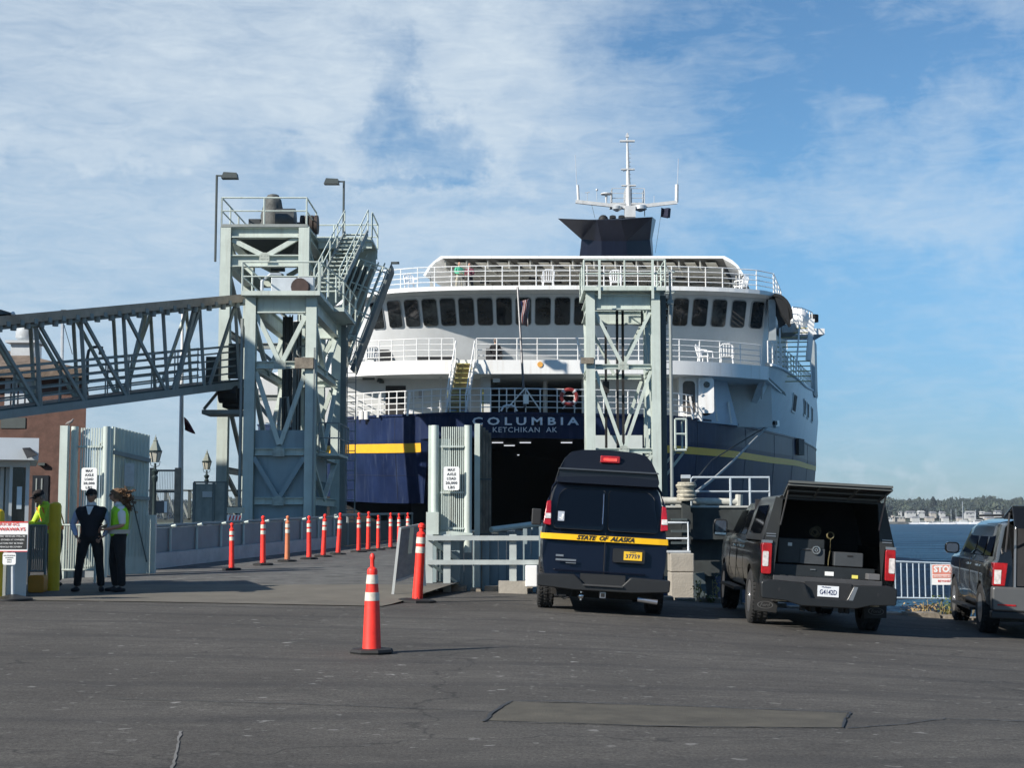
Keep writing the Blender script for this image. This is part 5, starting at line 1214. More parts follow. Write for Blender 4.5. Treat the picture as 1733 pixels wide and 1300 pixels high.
c = A.lerp(B, .42)+nrm*.09+Vector((0,0,2.35)); MB().prism([c+d.normalized()*x+Vector((0,0,y)) for x, y in rrect(.22, .5, .03)], nrm*.01).build('notice', mat('notice_faded', (.45, .48, .48), .6, var=.2), t)
rebase(t, A)
# right gate
t, x0, x1, z0, z1 = louvre_gate('tall louvred gate with an axle load sign before the open car door', 736, 792, 720, 905, 29.0, 1)
MB().box(PX(725, 29.1), PX(735, 29.1), 29.1, 29.25, -.1, ZY(720, 29.1)).build('square_post', steel, t)
MB().box(PX(722, 28.8), PX(743, 28.8), 28.75, 28.95, ZY(905, 28.8), ZY(867, 28.8)).build('control_box', steel, t)
MB().box(PX(742, 29.3), PX(762, 29.3), 29.28, 29.31, z0, z1-.25).build('backing_panel', steel, t)
MB().prism([Vector((PX(728, 28.9), 28.85, ZY(908, 28.9))), Vector((PX(800, 28.9), 28.85, ZY(906, 28.9))), Vector((PX(800, 28.9), 28.85, ZY(903, 28.9))), Vector((PX(765, 28.9), 28.85, ZY(899, 28.9))), Vector((PX(728, 28.9), 28.85, ZY(903, 28.9)))], (0, .5, 0)).build('base_shelf', steel, t)
sign_axle(t, 764, 810, 27, 40, 28.85)
rebase(t, (x0, 29, .2))
t = thing('timber_fender_post', 'weathered timber and steel post right of the louvred gate by the car door', 'post')
Y = 29.6; MB().box(PX(803, Y), PX(812, Y), Y, Y+.3, -.5, ZY(717, Y)).build('steel_post', steel, t)
for k in range(4):
    xa = PX(812+4.8*k, Y+.5); z = ZY(720+4*k, Y+.5); MB().box(xa, xa+.055, Y+.3+.12*k, Y+.45+.12*k, -.9, z).build('timber', wood, t, bevel=.004)
for z in (1.1, 2.2): MB().box(PX(811, Y), PX(832, Y), Y+.25, Y+.3, z, z+.03).build('strap', steel_dk, t)
rebase(t, (PX(803, Y), Y, -.5))
# white steel guardrail in front, right of the ramp
def guardrail():
    t = thing('guardrail', 'white painted two rail steel guardrail at the edge of the asphalt beside the van', 'guardrail')
    Y = 28.6; wm = mat('guardrail_white', (.40, .44, .43), .5, var=.1, dirt=.3, dirtcol=(.4, .4, .36)); wy = mat('rail_shadow', (.5, .52, .52))
    for pyt, pyb in ((907, 915), (948, 956)):
        MB().box(PX(724, Y), PX(912, Y), Y-.06, Y+.02, ZY(pyb, Y), ZY(pyt, Y)).build('rail', wm, t)
    for px in (727, 757, 868, 930):
        MB().box(PX(px-6, Y), PX(px+6, Y), Y+.021, Y+.14, -.12, ZY(905, Y)).build('post', wm, t)
    MB().bar((PX(733, Y), Y+.2, ZY(918, Y)), (PX(775, Y), Y+.4, ZY(950, Y)), .08, .08).bar((PX(733, Y), Y+.2, ZY(958, Y)), (PX(775, Y), Y+.4, ZY(990, Y)), .05, .05).build('brace', steel, t)
    MB().box(PX(744, Y), PX(777, Y), Y+.45, Y+.5, -.1, ZY(917, Y)).build('sheet_panel', plate, t)
    MB().box(PX(844, Y), PX(892, Y), Y-.1, Y+.35, gz(.3, 28.6)-.1, ZY(984, Y)).build('concrete_foot', conc, t)
    MB().box(PX(889, Y), PX(909, Y), Y-.2, Y-.05, ZY(993, Y), ZY(957, Y)).build('white_panel', signwhite, t, bevel=.02)
    rebase(t, (PX(724, Y), Y, 0))
guardrail()
# rough stone kerb along the asphalt edge
stone = mat('kerb_stone', (.22, .19, .15), .9, var=.3, vscale=4, bump=.8, bscale=8)
def kerb():
    mb = MB(); rnd = random.Random(3); x = -1.2; n = 0
    while x < 12.5:
        w = rnd.uniform(.25, .7); y = edge_y(x+w/2); z = gz(x+w/2, y); h = rnd.uniform(.06, .16) if x < 1.6 else rnd.uniform(.03, .09)
        b = bmesh.new(); v = []
        mb.add([(x, y-.25+rnd.uniform(-.05,.05), z-.2), (x+w-.02, y-.25, z-.2), (x+w-.02, y+.3, z-.2), (x, y+.3, z-.2), (x+.03, y-.2, z+h), (x+w-.05, y-.2+rnd.uniform(-.04,.04), z+h*rnd.uniform(.7,1.1)), (x+w-.05, y+.25, z+h), (x+.03, y+.25, z+h)],
            [(3,2,1,0),(4,5,6,7),(0,1,5,4),(1,2,6,5),(2,3,7,6),(3,0,4,7)]); x += w; b.free()
    o = mb.build('kerb', stone); tag(o, kind='structure')
    # bank beyond the kerb, falling to the water
    mb = MB(); rings = []
    for k in range(40):
        x = -1.0+k*.6; y = edge_y(x); z = gz(x, y); r = [Vector((x, y-.1, z-.02)), Vector((x, y+.5, z-.08+rnd.uniform(-.05,.05))), Vector((x, y+1.3, z-.35+rnd.uniform(-.1,.1))), Vector((x, y+2.6, z-1.2)), Vector((x, y+4.5, -3.3))]; rings.append(r)
    mb.loft(rings, False); o = mb.build('bank', mat('bank_gravel', (.17, .15, .12), .95, var=.3, vscale=6, bump=1, bscale=10), None, True); tag(o, kind='structure')
kerb()
def plants(name, label, spots, h0, h1, seed, cols):
    rnd = random.Random(seed)
    for i, (px, Y, h, w, lab, cl) in enumerate(spots):
        m = mat('leaf_'+cl, cols[cl], .7, var=.3, vscale=9)
        x = PX(px, Y); z = gz(x, min(Y, 29)) - (.1 if Y > 29.4 else 0)
        t = thing(name, lab, 'plant'); mb = MB(); st = MB()
        n = int(260*w+40)
        for k in range(max(3, int(w*9))):
            q = Vector((rnd.uniform(-w/2, w/2), rnd.uniform(-w/3, w/3), 0)); st.tube(q, q*1.1+Vector((rnd.uniform(-.05,.05), 0, h*rnd.uniform(.5, .98))), .008, 4)
        for k in range(n):
            q = Vector((rnd.gauss(0, w/4), rnd.gauss(0, w/5), h*rnd.uniform(.03, 1)**.8)); s = rnd.uniform(.02, .055)
            if rnd.random() > 1.25-q.z/h: continue
            a = rnd.uniform(0, 6.28); b = rnd.uniform(-1, 1); u = Vector((cos(a), sin(a), b)).normalized()*s; v = Vector((-sin(a), cos(a), rnd.uniform(-.5,.5))).normalized()*s*.5
            mb.add([q-u, q+v, q+u, q-v], [(0,1,2,3)])
        mb.build('foliage', m, t); st.build('stem', mat('dry_stem', (.25, .2, .1), .9), t); t.location = (x, Y, z)
cols = {'green': (.10, .14, .03), 'yellow': (.35, .30, .08), 'dry': (.38, .26, .12), 'dark': (.05, .09, .03)}
plants('weed', '', [(1179, 29.0, .42, .2, 'yellow green weed right beside the concrete block by the van', 'yellow'), (1209, 29.1, .62, .12, 'tall thin green weed between the concrete block and the pickup truck', 'yellow'),
    (1197, 29.0, .15, .2, 'low green tuft between the two taller weeds left of the pickup truck', 'green'), (1560, 29.2, .26, .8, 'dry orange brown bush under the fence left of the stop sign', 'dry'),
    (1590, 29.3, .42, .9, 'green bush growing against the fence below the stop sign', 'green'), (1602, 28.9, .22, .4, 'yellow leafy weed by the kerb below the stop sign', 'yellow'),
    (1531, 28.9, .14, .3, 'small dry tuft at the kerb beside the pickup truck', 'dry'), (1622, 29.6, .5, .5, 'dark green bush against the fence by the dark suv front wheel', 'dark')], 0, 1, 5, cols)
# concrete blocks, hand rail, stair to the dock --------------------------
def blocks():
    t = thing('concrete_block_stack', 'two stacked concrete blocks right of the van', 'concrete blocks')
    Y = 30.4; a, b = PX(1133, Y), PX(1172, Y)
    MB().box(a, b, Y, Y+.6, ZY(1005, Y)-.4, ZY(969.5, Y)).build('block', conc, t, bevel=.02)
    MB().box(a, b+.01, Y+.01, Y+.6, ZY(968.5, Y), ZY(937, Y)).build('block', conc, t, bevel=.02)
    rebase(t, (a, Y, ZY(1005, Y)))
    t = thing('handrail', 'white tubular handrail standing on the concrete blocks right of the van', 'handrail')
    rail_w = mat('handrail_white', (.66, .70, .72), .4)
    z0 = ZY(936, Y); MB().path([(PX(1128, Y), Y+.3, ZY(885, Y)), (PX(1166, Y), Y+.3, ZY(885, Y)), (PX(1166, Y), Y+.3, z0)], .022, 8).build('top_rail', rail_w, t)
    MB().tube((PX(1128, Y), Y+.3, ZY(912, Y)), (PX(1166, Y), Y+.3, ZY(912, Y)), .018, 8).build('mid_rail', rail_w, t)
    MB().box(PX(1130, Y), PX(1168, Y), Y+.1, Y+.5, z0-.001, z0+.04).build('kick_plate', galv, t)
    rebase(t, (PX(1166, Y), Y, z0))
blocks()
def dock():
    t = thing('dock', 'dark timber and steel dock platform between the van and the pickup truck', 'dock')
    Y = 44.0; xa, xb = PX(1100, Y), PX(1335, Y); z0 = ZY(856, Y)
    dk = mat('dock_dark', (.03, .035, .034), .85, var=.3, vscale=2); 
    MB().box(xa, xb, Y, Y+4, z0-1.0, z0).build('deck_edge', dk, t)
    MB().box(xa, xb, Y-.05, Y, z0-.06, z0+.0).build('edge_strip', mat('edge_pale', (.4, .4, .37), .7), t)
    MB().box(xa, xb, Y+.6, Y+4, z0-2.1, z0-1.01).build('lower_beam', dk, t)
    for px in (1140, 1168, 1195, 1240, 1285): x = PX(px, Y+1); MB().box(x-.2, x+.2, Y+.8, Y+1.2, -3.5, z0-2.0).build('pile', dk, t)
    MB().bar((PX(1180, Y), Y+.4, z0-2), (PX(1198, Y), Y+.4, -3.2), .4, .3).build('brace', steel_dk, t)
    for k in range(5): MB().box(PX(1132, Y), PX(1158, Y), Y-.6, Y-.3, z0-.45-.34*k, z0-.38-.34*k).build('stair_tread', steel_dk, t)
    pl = mat('pipe_pale', (.50, .49, .43), .7, var=.2, dirt=.3)
    MB().tube((xa, Y+.3, ZY(847, Y)), (PX(1250, Y), Y+.3, ZY(850, Y)), .11, 12).tube((PX(1251, Y), Y+.3, ZY(856, Y)), (PX(1252, Y), Y+.3, ZY(837, Y)), .12, 10).build('pipe_rail', pl, t, True)
    for px in (1148, 1190, 1244): MB().prism([(PX(px-5, Y), Y+.25, z0), (PX(px+5, Y), Y+.25, z0), (PX(px+1, Y), Y+.25, z0+.14), (PX(px-1, Y), Y+.25, z0+.14)], (0, .1, 0)).build('pipe_foot', pl, t)
    rebase(t, (xa, Y, z0))
    t = thing('dock_railing', 'white two bar railing on the dock before the navy hull above the truck', 'railing')
    rw = mat('rail_grey', (.42, .47, .5), .5)
    MB().path([(PX(1170, Y), Y+.2, z0), (PX(1170, Y), Y+.2, ZY(812, Y)), (PX(1173, Y), Y+.2, ZY(808, Y)), (PX(1303, Y), Y+.2, ZY(808, Y)), (PX(1303, Y), Y+.2, z0)], .035, 8).build('top_rail', rw, t)
    MB().tube((PX(1170, Y), Y+.2, ZY(832, Y)), (PX(1303, Y), Y+.2, ZY(832, Y)), .03, 6).build('mid_rail', rw, t)
    for px in (1237, 1270): MB().tube((PX(px, Y), Y+.2, z0), (PX(px, Y), Y+.2, ZY(808, Y)), .035, 6).build('post', rw, t)
    rebase(t, (PX(1170, Y), Y, z0))
    t = thing('mooring_post', 'dark mooring post wrapped with pale rope on the dock edge', 'mooring post')
    x = PX(1160, 43.6); MB().box(x-.12, x+.12, 43.5, 43.75, z0-1.6, ZY(806, 43.6)).build('post', dk, t)
    MB().box(x-.13, x+.13, 43.49, 43.76, ZY(810, 43.6), ZY(804, 43.6)).build('cap', galv, t)
    mb = MB(); rnd = random.Random(2)
    for k in range(9): mb.torus((x+rnd.uniform(-.03,.03), 43.62, ZY(846-3.4*k, 43.6)), .22+rnd.uniform(-.03,.05), .045, 16, 6)
    mb.build('rope_coil', mat('rope_pale', (.42, .39, .31), .95, var=.3, vscale=10), t, True); rebase(t, (x, 43.6, z0))
    a = P(1305, 717, 86.6); b = P(1172, 838, 43.6); c = P(1240, 775, 62); pts = [a, a.lerp(c, .5)+Vector((0,0,-.05)), c+Vector((0,0,-.15)), c.lerp(b, .5)+Vector((0,0,-.12)), b]
    o = MB().path(pts, .05, 6).build('mooring_rope', mat('rope_grey', (.28, .30, .30), .9)); tag(o, 'taut grey mooring rope from the dock post up to the white chock on the hull', 'rope')
    o = MB().path([a, a.lerp(b, .4)+Vector((-1.9,0,-.9)), b+Vector((0,0,.3))], .03, 6).build('mooring_rope', mat('rope_dark', (.02, .025, .03), .9)); tag(o, 'thin dark mooring rope hanging lower than the grey one beside the hull', 'rope')
dock()
# fence by the water with the STOP notice ---------------------------------
blue_g = mat('fence_blue_grey', (.42, .50, .56), .5)
YF = 30.2
bar_fence('bar_fence', 'pale blue grey barred fence above the water between the pickup truck and the dark suv', 1490, 1660, YF, YF+.3, ZY(950, YF), ZY(957, YF), ZY(1012, YF), ZY(1016, YF), 17, blue_g, .013, .022)
def stop_notice():
    t = thing('stop_notice', 'white and red STOP notice hung on the fence left of the dark suv', 'sign')
    c = P(1597, 973, YF-.08); w, h = 40/F*YF, 34/F*YF
    b = MB().box(c.x-w/2, c.x+w/2, c.y-.01, c.y, c.z-h/2, c.z+h/2).build('panel', signwhite, t)
    pr = mat('notice_pink_red', (.70, .26, .20), .6, var=.08)
    MB().box(c.x-w/2+.012, c.x+w/2-.012, c.y-.013, c.y-.0105, c.z+.005, c.z+h/2-.012).box(c.x-w/2+.012, c.x+w/2-.012, c.y-.013, c.y-.0105, c.z-.07, c.z-.01).build('red_field', pr, b)
    text_mb('STOP', .17, .002, .008, 0, 1, 'CENTER', w*.84).xform(Matrix.Translation(c+Vector((0, -.017, .105))) @ UP).build('lettering', signwhite, b)
    text_mb('RESTRICTED AREA', .045, .002, 0, 0, 1, 'CENTER', w*.84).xform(Matrix.Translation(c+Vector((0, -.017, -.04))) @ UP).build('lettering', signwhite, b)
    text_mb('BEYOND', .06, .002, 0, 0, 1, 'CENTER', w*.5).xform(Matrix.Translation(c+Vector((0, -.015, -.13))) @ UP).build('lettering', signred, b)
    rebase(t, c)
stop_notice()
# street lamps, flagpole, back gate, screens -----------------------------
def lantern(px, Y, pyt, label):
    t = thing('street_lamp', label, 'street lamp', 'old style lantern street lamps on the quay'); dkg = mat('lamp_dark_green', (.02, .035, .035), .5); x = PX(px, Y); zt = ZY(pyt, Y); k = 2.15
    K = .56; Z = lambda v: zt-v*K
    MB().lathe((x, Y, 0), [(.13, .1), (.13, .5), (.07, .7), (.055, Z(2.6)), (.08, Z(2.5)), (.10, Z(2.3)), (.06, Z(2.2)), (.12, Z(1.98)), (.04, Z(1.85)), (.035, Z(1.55))], 12).build('post', dkg, t, True)
    gl_ = mat('lantern_glass', (.50, .48, .40), .35, var=.05)
    MB().lathe((x, Y, 0), [(.20*K, Z(1.5)), (.34*K, Z(.92))], 6).build('lantern_glass', gl_, t)
    MB().lathe((x, Y, 0), [(.36*K, Z(.92)), (.33*K, Z(.84)), (.12*K, Z(.36)), (.14*K, Z(.32)), (.06*K, Z(.26)), (.07*K, Z(.18)), (.02*K, Z(.1)), (.015*K, zt)], 6).build('lantern_roof', mat('lantern_roof', (.22, .24, .20), .5, var=.1), t)
    MB().lathe((x, Y, 0), [(.37*K, Z(.94)), (.38*K, Z(.88)), (.34*K, Z(.86))], 12).build('lantern_rim', dkg, t)
    mb = MB()
    for a in range(6): c_, s_ = cos(2*pi*a/6), sin(2*pi*a/6); mb.bar((x+.2*K*c_, Y+.2*K*s_, Z(1.5)), (x+.345*K*c_, Y+.345*K*s_, Z(.92)), .02, .02)
    for s_ in (-1, 1): mb.path([(x+s_*.05*K, Y, Z(1.75)), (x+s_*.22*K, Y, Z(1.68)), (x+s_*.28*K, Y, Z(1.45))], .011, 5)
    mb.build('lantern_frame', dkg, t); rebase(t, (x, Y, .1))
lantern(263, 45, 736, 'nearer old style lantern street lamp beside the ribbed gate leaf')
lantern(350.5, 62, 761, 'smaller lantern street lamp farther back, left of the tallest tower')
def flagpole():
    t = thing('flagpole', 'white flagpole rising behind the gangway between the two lantern street lamps', 'flagpole'); Y = 58; x = PX(308, Y)
    MB().tube((x, Y, 0), (P(309, 530, Y).x, Y, ZY(530, Y)), .13, 12, .05).build('pole', whitep, t, True); MB().sphere((P(309, 527, Y).x, Y, ZY(527, Y)), .11, 10, 6).build('ball', galv, t, True)
    rebase(t, (x, Y, 0))
    mb = MB(); rings = []
    for k in range(8):
        u = k/7; a = P(311+19*u, 706+26*u**1.3, Y-.1+.25*sin(5*u)); b = P(313+17*u, 728+7*u, Y-.1+.25*sin(5*u+.6)); rings.append([a.lerp(b, j/4)+Vector((0, .06*sin(3*j+4*u), 0)) for j in range(5)])
    mb.loft(rings, False); o = mb.build('flag', mat('flag_dark_red', (.10, .02, .035), .9, var=.6, vscale=2.5), None, True); tag(o, 'dark red and blue flag drooping half way up the white flagpole', 'flag')
    sol = o.modifiers.new('s', 'SOLIDIFY'); sol.thickness = .015
flagpole()
# glazed screen and back yard steel between lamp and tower
t = thing('glazed_screen', 'grey mesh screen panels in a steel frame beside the tallest tower column', 'screen')
Y = 57; 
for a, b in ((330, 362), (364, 384)):
    MB().box(PX(a, Y), PX(b, Y), Y, Y+.03, ZY(884, Y), ZY(819, Y)).build('mesh_panel', mat('mesh_grey', (.46, .49, .45), .7, var=.2, vscale=2, streak=.3), t)
for px in (330, 363, 384): MB().box(PX(px, Y)-.05, PX(px, Y)+.05, Y-.05, Y+.06, 0, ZY(817, Y)).build('post', steel2, t)
MB().box(PX(329, Y), PX(385, Y), Y-.04, Y+.05, ZY(818, Y), ZY(815, Y)).build('top_rail', steel2, t)
MB().box(PX(353, Y)-.2, PX(353, Y)+.2, Y-.05, Y-.02, ZY(842, Y), ZY(832, Y)).build('notice', signwhite, t)
rebase(t, (PX(330, Y), Y, 0))
t = thing('yard_gate', 'weathered mesh gate in a timber frame behind the nearer lantern street lamp', 'gate')
Y = 50
for px, w in ((258, 8), (301, 9)): MB().box(PX(px-w/2, Y), PX(px+w/2, Y), Y, Y+.2, 0, ZY(792, Y)).build('post', wood, t)
for py in (796, 832): MB().box(PX(262, Y), PX(297, Y), Y+.05, Y+.12, ZY(py+2, Y), ZY(py-1, Y)).build('cross_bar', steel_dk, t)
mb = MB()
for k in range(12): x = PX(264+2.8*k, Y); mb.tube((x, Y+.08, ZY(880, Y)), (x, Y+.08, ZY(796, Y)), .008, 4)
mb.build('mesh_wires', galv, t)
MB().box(PX(267, Y), PX(286, Y), Y-.08, Y, ZY(869, Y), ZY(848, Y)).build('control_box', mat('box_dark', (.08, .08, .085), .5), t)
MB().box(PX(281, Y), PX(286, Y), Y-.1, Y-.081, ZY(868, Y), ZY(849, Y)).build('notice', signwhite, t)
rebase(t, (PX(258, Y), Y, 0))
t = thing('quay_footbridge', 'dark steel truss footbridge low behind the ramp barrier, left of the tallest tower', 'footbridge')
Y = 64
MB().box(PX(225, Y), PX(420, Y), Y, Y+1.5, ZY(884, Y), ZY(878, Y)).build('deck', steel_dk, t)
MB().box(PX(225, Y), PX(420, Y), Y, Y+.1, ZY(832, Y), ZY(829, Y)).build('top_chord', steel_dk, t)
for k in range(8):
    a, b = 262+20*k, 282+20*k; MB().bar((PX(a, Y), Y+.05, ZY(830, Y)), (PX(b, Y), Y+.05, ZY(880, Y)), .09, .09).build('diagonal', steel2, t); MB().box(PX(a, Y)-.06, PX(a, Y)+.06, Y, Y+.1, ZY(880, Y), ZY(830, Y)).build('post', steel_dk, t)
rebase(t, (PX(225, Y), Y, 0))
# red-white striped barrier board and pale box at the tower foot
o = MB().box(PX(386, 50), PX(412, 50), 50, 50.4, ZY(869, 50), ZY(859, 50)).build('pale_crate', mat('crate_cream', (.50, .48, .38), .7), None); tag(o, 'cream coloured box at the foot of the winch tower', 'box')
t = thing('striped_board', 'red and white striped warning board below the cream box', 'warning board')
MB().box(PX(386, 49.6), PX(410, 49.6), 49.6, 49.64, ZY(886, 49.6), ZY(872, 49.6)).build('board', signwhite, t)
for k in range(4): x = PX(388+5.5*k, 49.58); MB().prism([(x, 49.595, ZY(885, 49.6)), (x+.045, 49.595, ZY(885, 49.6)), (x+.10, 49.595, ZY(873, 49.6)), (x+.055, 49.595, ZY(873, 49.6))], (0, -.01, 0)).build('stripe', signred, t)
MB().box(PX(398, 49.6)-.03, PX(398, 49.6)+.03, 49.65, 49.7, .3, ZY(886, 49.6)).build('leg', steel_dk, t); rebase(t, (PX(398, 49.6), 49.6, .3))
# boat mast behind the building
t = thing('boat_mast', 'thin pale boat mast standing behind the roof of the terminal building', 'mast'); Y = 80
MB().tube((PX(105, Y), Y, 1), (P(106, 527, Y).x, Y, ZY(527, Y)), .09, 6).build('pole', galv, t); MB().tube((PX(118, Y), Y, ZY(600, Y)), (P(107, 545, Y).x, Y, ZY(545, Y)), .02, 4).build('stay', steel_dk, t)
MB().bar((P(103, 526, Y).x, Y, ZY(526, Y)), (P(112, 526, Y).x, Y, ZY(526, Y)), .04, .12).build('masthead', steel_dk, t); rebase(t, (PX(105, Y), Y, 1))
t = thing('goose_neck_lamp', 'curved dark lamp bracket rising above the gangway railing', 'lamp'); Y = 55
MB().path([P(148, 650, Y), P(148, 605, Y), P(150, 594, Y), P(156, 588, Y), P(165, 587, Y), P(174, 589, Y)], .06, 6).build('bracket', steel_dk, t); MB().lathe(P(172, 600, Y), [(.03, .25), (.12, .1), (.12, 0)], 10).build('lamp_head', steel_dk, t); rebase(t, P(148, 650, Y))
# perched gull on the left gate post
def gull(p, label, s=.5, m=None, spread=False):
    mb = MB(); p = Vector(p); m = m or mat('gull_grey', (.22, .2, .19), .8)
    body = MB().path([p+Vector((-.16,0,.05))*s, p+Vector((-.08,0,.09))*s, p+Vector((.02,0,.12))*s, p+Vector((.10,0,.17))*s, p+Vector((.13,0,.23))*s, p+Vector((.16,0,.25))*s, p+Vector((.21,0,.24))*s], [.012*s, .045*s, .065*s, .05*s, .035*s, .032*s, .006*s], 8)
    o = body.build('gull', m, None, True); tag(o, label, 'bird')
    for q in (-.02, .02): MB().tube(p+Vector((0, q, 0)), p+Vector((0, q, .08*s)), .006, 4).build('leg', m, o)
    rebase(o, p); return o
gull((PX(116, 30.3), 30.3, ZY(721, 30.3)+.01), 'small grey bird perched on the left louvred gate post')
# ------------------------------------------------------------------ traffic delineators and cone
def make_delineator(name, label, h, old=False):
    t = thing(name, label, 'traffic post', 'orange delineator posts along the ramp'); m = orange_old if old else orange
    MB().lathe((0,0,0), [(.24, 0), (.24, .035), (.20, .05), (.07, .055), (.065, .09)], 8).build('base', black, t)
    MB().lathe((0,0,0), [(.068, .055), (.062, h*.3), (.056, h*.84), (.059, h*.86), (.045, h*.88), (.028, h*.89), (.030, h*.93), (.045, h*.945), (.045, h*.975), (.02, h)], 14).build('tube', m, t, True)
    for a, b in ((.62, .70), (.74, .82)): MB().lathe((0,0,0), [(.0615, h*a), (.0590, h*b)], 14).build('reflective_band', reflective, t, True)
    return t
D = [  # px, base y, top y
 (392, 965, 885), (445, 957, 873), (486, 951, 873), (523, 947, 873), (547, 943, 870), (572, 939, 868), (607, 935, 868), (623, 933, 866), (640, 931, 872), (661, 929, 868), (675, 927, 869), (690, 925, 868)]
names = ['first and reddest post of the row up the ramp, farthest left', 'second post from the left on the ramp, nearest one with clean white bands', 'faded brownish orange post, third from the left on the ramp', 'fourth post from the left on the ramp, leaning slightly right',
 'fifth post from the left on the ramp, in front of the lower tower', 'sixth post from the left on the ramp, at the end of the white kerb', 'seventh post from the left, below the navy hull corner', 'eighth post from the left, close beside the seventh',
 'ninth and shortest post from the left, below the hull', 'tenth post from the left, third from the ship end of the row', 'eleventh post, second from the ship end of the row', 'last post of the row, partly hidden by the folded sign frame']
proto = make_delineator('delineator_post', 'orange delineator', 1.15)
oldp = make_delineator('delineator_post', 'faded', 1.15, True)
for i, (px, pb, pt) in enumerate(D):
    p = G(px, pb, rz); h = ZY(pt, p.y)-p.z
    o = (oldp if i == 2 else (proto if i == 0 else copy_tree(proto)))
    place(o, p, random.uniform(0, 3), 'orange '+names[i] if i != 2 else names[i], h/1.15); o.rotation_euler.y = (R(2.2), R(1), R(.5), R(3), R(2), R(3), 0, R(-1), 0, R(1.5), 0, 0)[i]
big = copy_tree(proto); p = G(706, 1020, lambda x, y: max(gz(x, y), 0)); place(big, p, 0, 'tall orange delineator post leaning right beside the folded sign frame', 133/F*p.y/1.15); big.rotation_euler.y = R(3.2); big.scale.x *= 1.15; big.scale.y *= 1.15
if 'group' in big: del big['group']
# the cone in the foreground
t = thing('traffic_cone', 'tall slim orange cone with two cream bands alone on the asphalt in the foreground', 'traffic cone')
h = 1.03
MB().lathe((0,0,0), [(.225, 0), (.235, .02), (.22, .045), (.13, .05)], 8).build('base', black, t)
MB().lathe((0,0,0), [(.098, .045), (.095, .06), (.076, h*.53), (.052, h*.79), (.055, h*.82), (.048, h*.845), (.022, h*.865), (.020, h*.93), (.028, h*.95), (.026, h*.98), (.012, h)], 24).build('body', orange, t, True)
MB().lathe((0,0,0), [(.0785, h*.525), (.0725, h*.61)], 24).build('cream_band', reflective, t, True); MB().lathe((0,0,0), [(.0665, h*.695), (.0575, h*.785)], 24).build('cream_band', reflective, t, True)
p = G(629, 1106); place(t, p, R(22), None, 166/F*p.y/h)
# folding sign frame seen from behind
t = thing('folded_sign_frame', 'grey metal A frame sign seen from behind at the right end of the apron', 'sign')
Y = 25.9; sf = mat('frame_aluminium', (.50, .52, .50), .5, .2, var=.08); sb = mat('sign_back', (.30, .32, .33), .6, .2, var=.15, vscale=8, bump=.1, bscale=40)
a, b, c_, d_ = P(677, 895, Y), P(714, 888, Y+.35), P(712, 970, Y+.35), P(668, 985, Y)
MB().prism([a, b, c_, d_], (0, .02, 0)).build('panel', sb, t)
for p_, q_ in ((a, P(664, 1013, Y)), (b, P(719, 992, Y+.4))): MB().bar(p_+Vector((0,0,.02)), q_, .045, .04).build('leg', sf, t)
MB().bar(a, b, .04, .04).build('top_bar', sf, t); MB().bar(d_, c_, .04, .04).build('bottom_bar', sf, t)
MB().prism([P(694, 893, Y-.02), P(701, 892, Y-.02), P(697, 937, Y-.02), P(690, 938, Y-.02)], (0, .015, 0)).build('stiffener', steel_dk, t); rebase(t, P(664, 1013, Y))
# yellow drop box left by worker etc. : kerb rope lines
# ------------------------------------------------------------------ deck chairs, rings, flags on the ferry
def make_chair():
    t = thing('deck_chair', 'x', 'chair', 'white plastic chairs on the ferry decks'); m = white_obj
    s = MB(); s.box(-.22, .22, -.22, .2, .40, .43).build('seat', m, t, bevel=.01)
    back = MB()
    for k in range(5): x = -.2+.1*k; back.bar((x, .2, .42), (x*1.1, .32, .86), .05, .02)
    back.path([(-.24, .2, .42), (-.26, .3, .8), (-.14, .33, .9), (.14, .33, .9), (.26, .3, .8), (.24, .2, .42)], .025, 6); back.build('backrest', m, t)
    for s_ in (-1, 1):
        MB().path([(s_*.26, .27, .66), (s_*.29, 0, .66), (s_*.28, -.2, .64), (s_*.25, -.24, .4)], .028, 6).build('armrest', m, t)
        for y in (-.2, .18): MB().bar((s_*.22, y, .41), (s_*.26, y*1.2, 0), .05, .04).build('leg', m, t)
    return t
ch = make_chair()
for i, (px, Y, z, rot, s, lab) in enumerate(((928, 77.0, 13.45, 185, 1.15, 'white plastic chair on the upper deck between the flagstaff and the right tower'), (1044, 77.2, 13.45, 175, 1.15, 'white plastic chair on the upper deck seen through the right tower railing'),
    (1195, 75.6, 8.8, 60, 1.3, 'left of two white plastic chairs on the middle deck, turned right'), (1232, 75.7, 8.8, 170, 1.3, 'right of two white plastic chairs on the middle deck, facing away'),
    (1258, 78.6, 13.45, 230, 1.1, 'white plastic chair near the right end of the upper deck'), (626, 76.2, 8.8, 200, 1.2, 'white plastic chair at the left end of the middle deck'), (602, 76.6, 8.8, 120, 1.2, 'white plastic chair partly behind the lower tower on the middle deck'), (694, 77.6, 13.45, 30, 1.1, 'white plastic chair at the left end of the upper deck'))):
    o = ch if i == 0 else copy_tree(ch); place(o, (PX(px, Y), Y, z+(0.45 if 8 < z < 9 else .0)*0), R(rot), lab, s)
    if 8 < z < 9: o.location.z = 8.8+.42    # on the raised margin behind the bulwark
MB_ = MB().box(PX(590, 76), PX(650, 76), 75.6, 77.3, 8.8, 9.22); o = MB_.build('deck_margin', deckgrey, SH); o.data.transform(Matrix.Translation((-.6, -70, 0)))
o = MB().box(PX(1172, 75.6), PX(1258, 75.6), 75.1, 76.6, 8.8, 9.22).build('deck_margin', deckgrey, SH); o.data.transform(Matrix.Translation((-.6, -70, 0)))
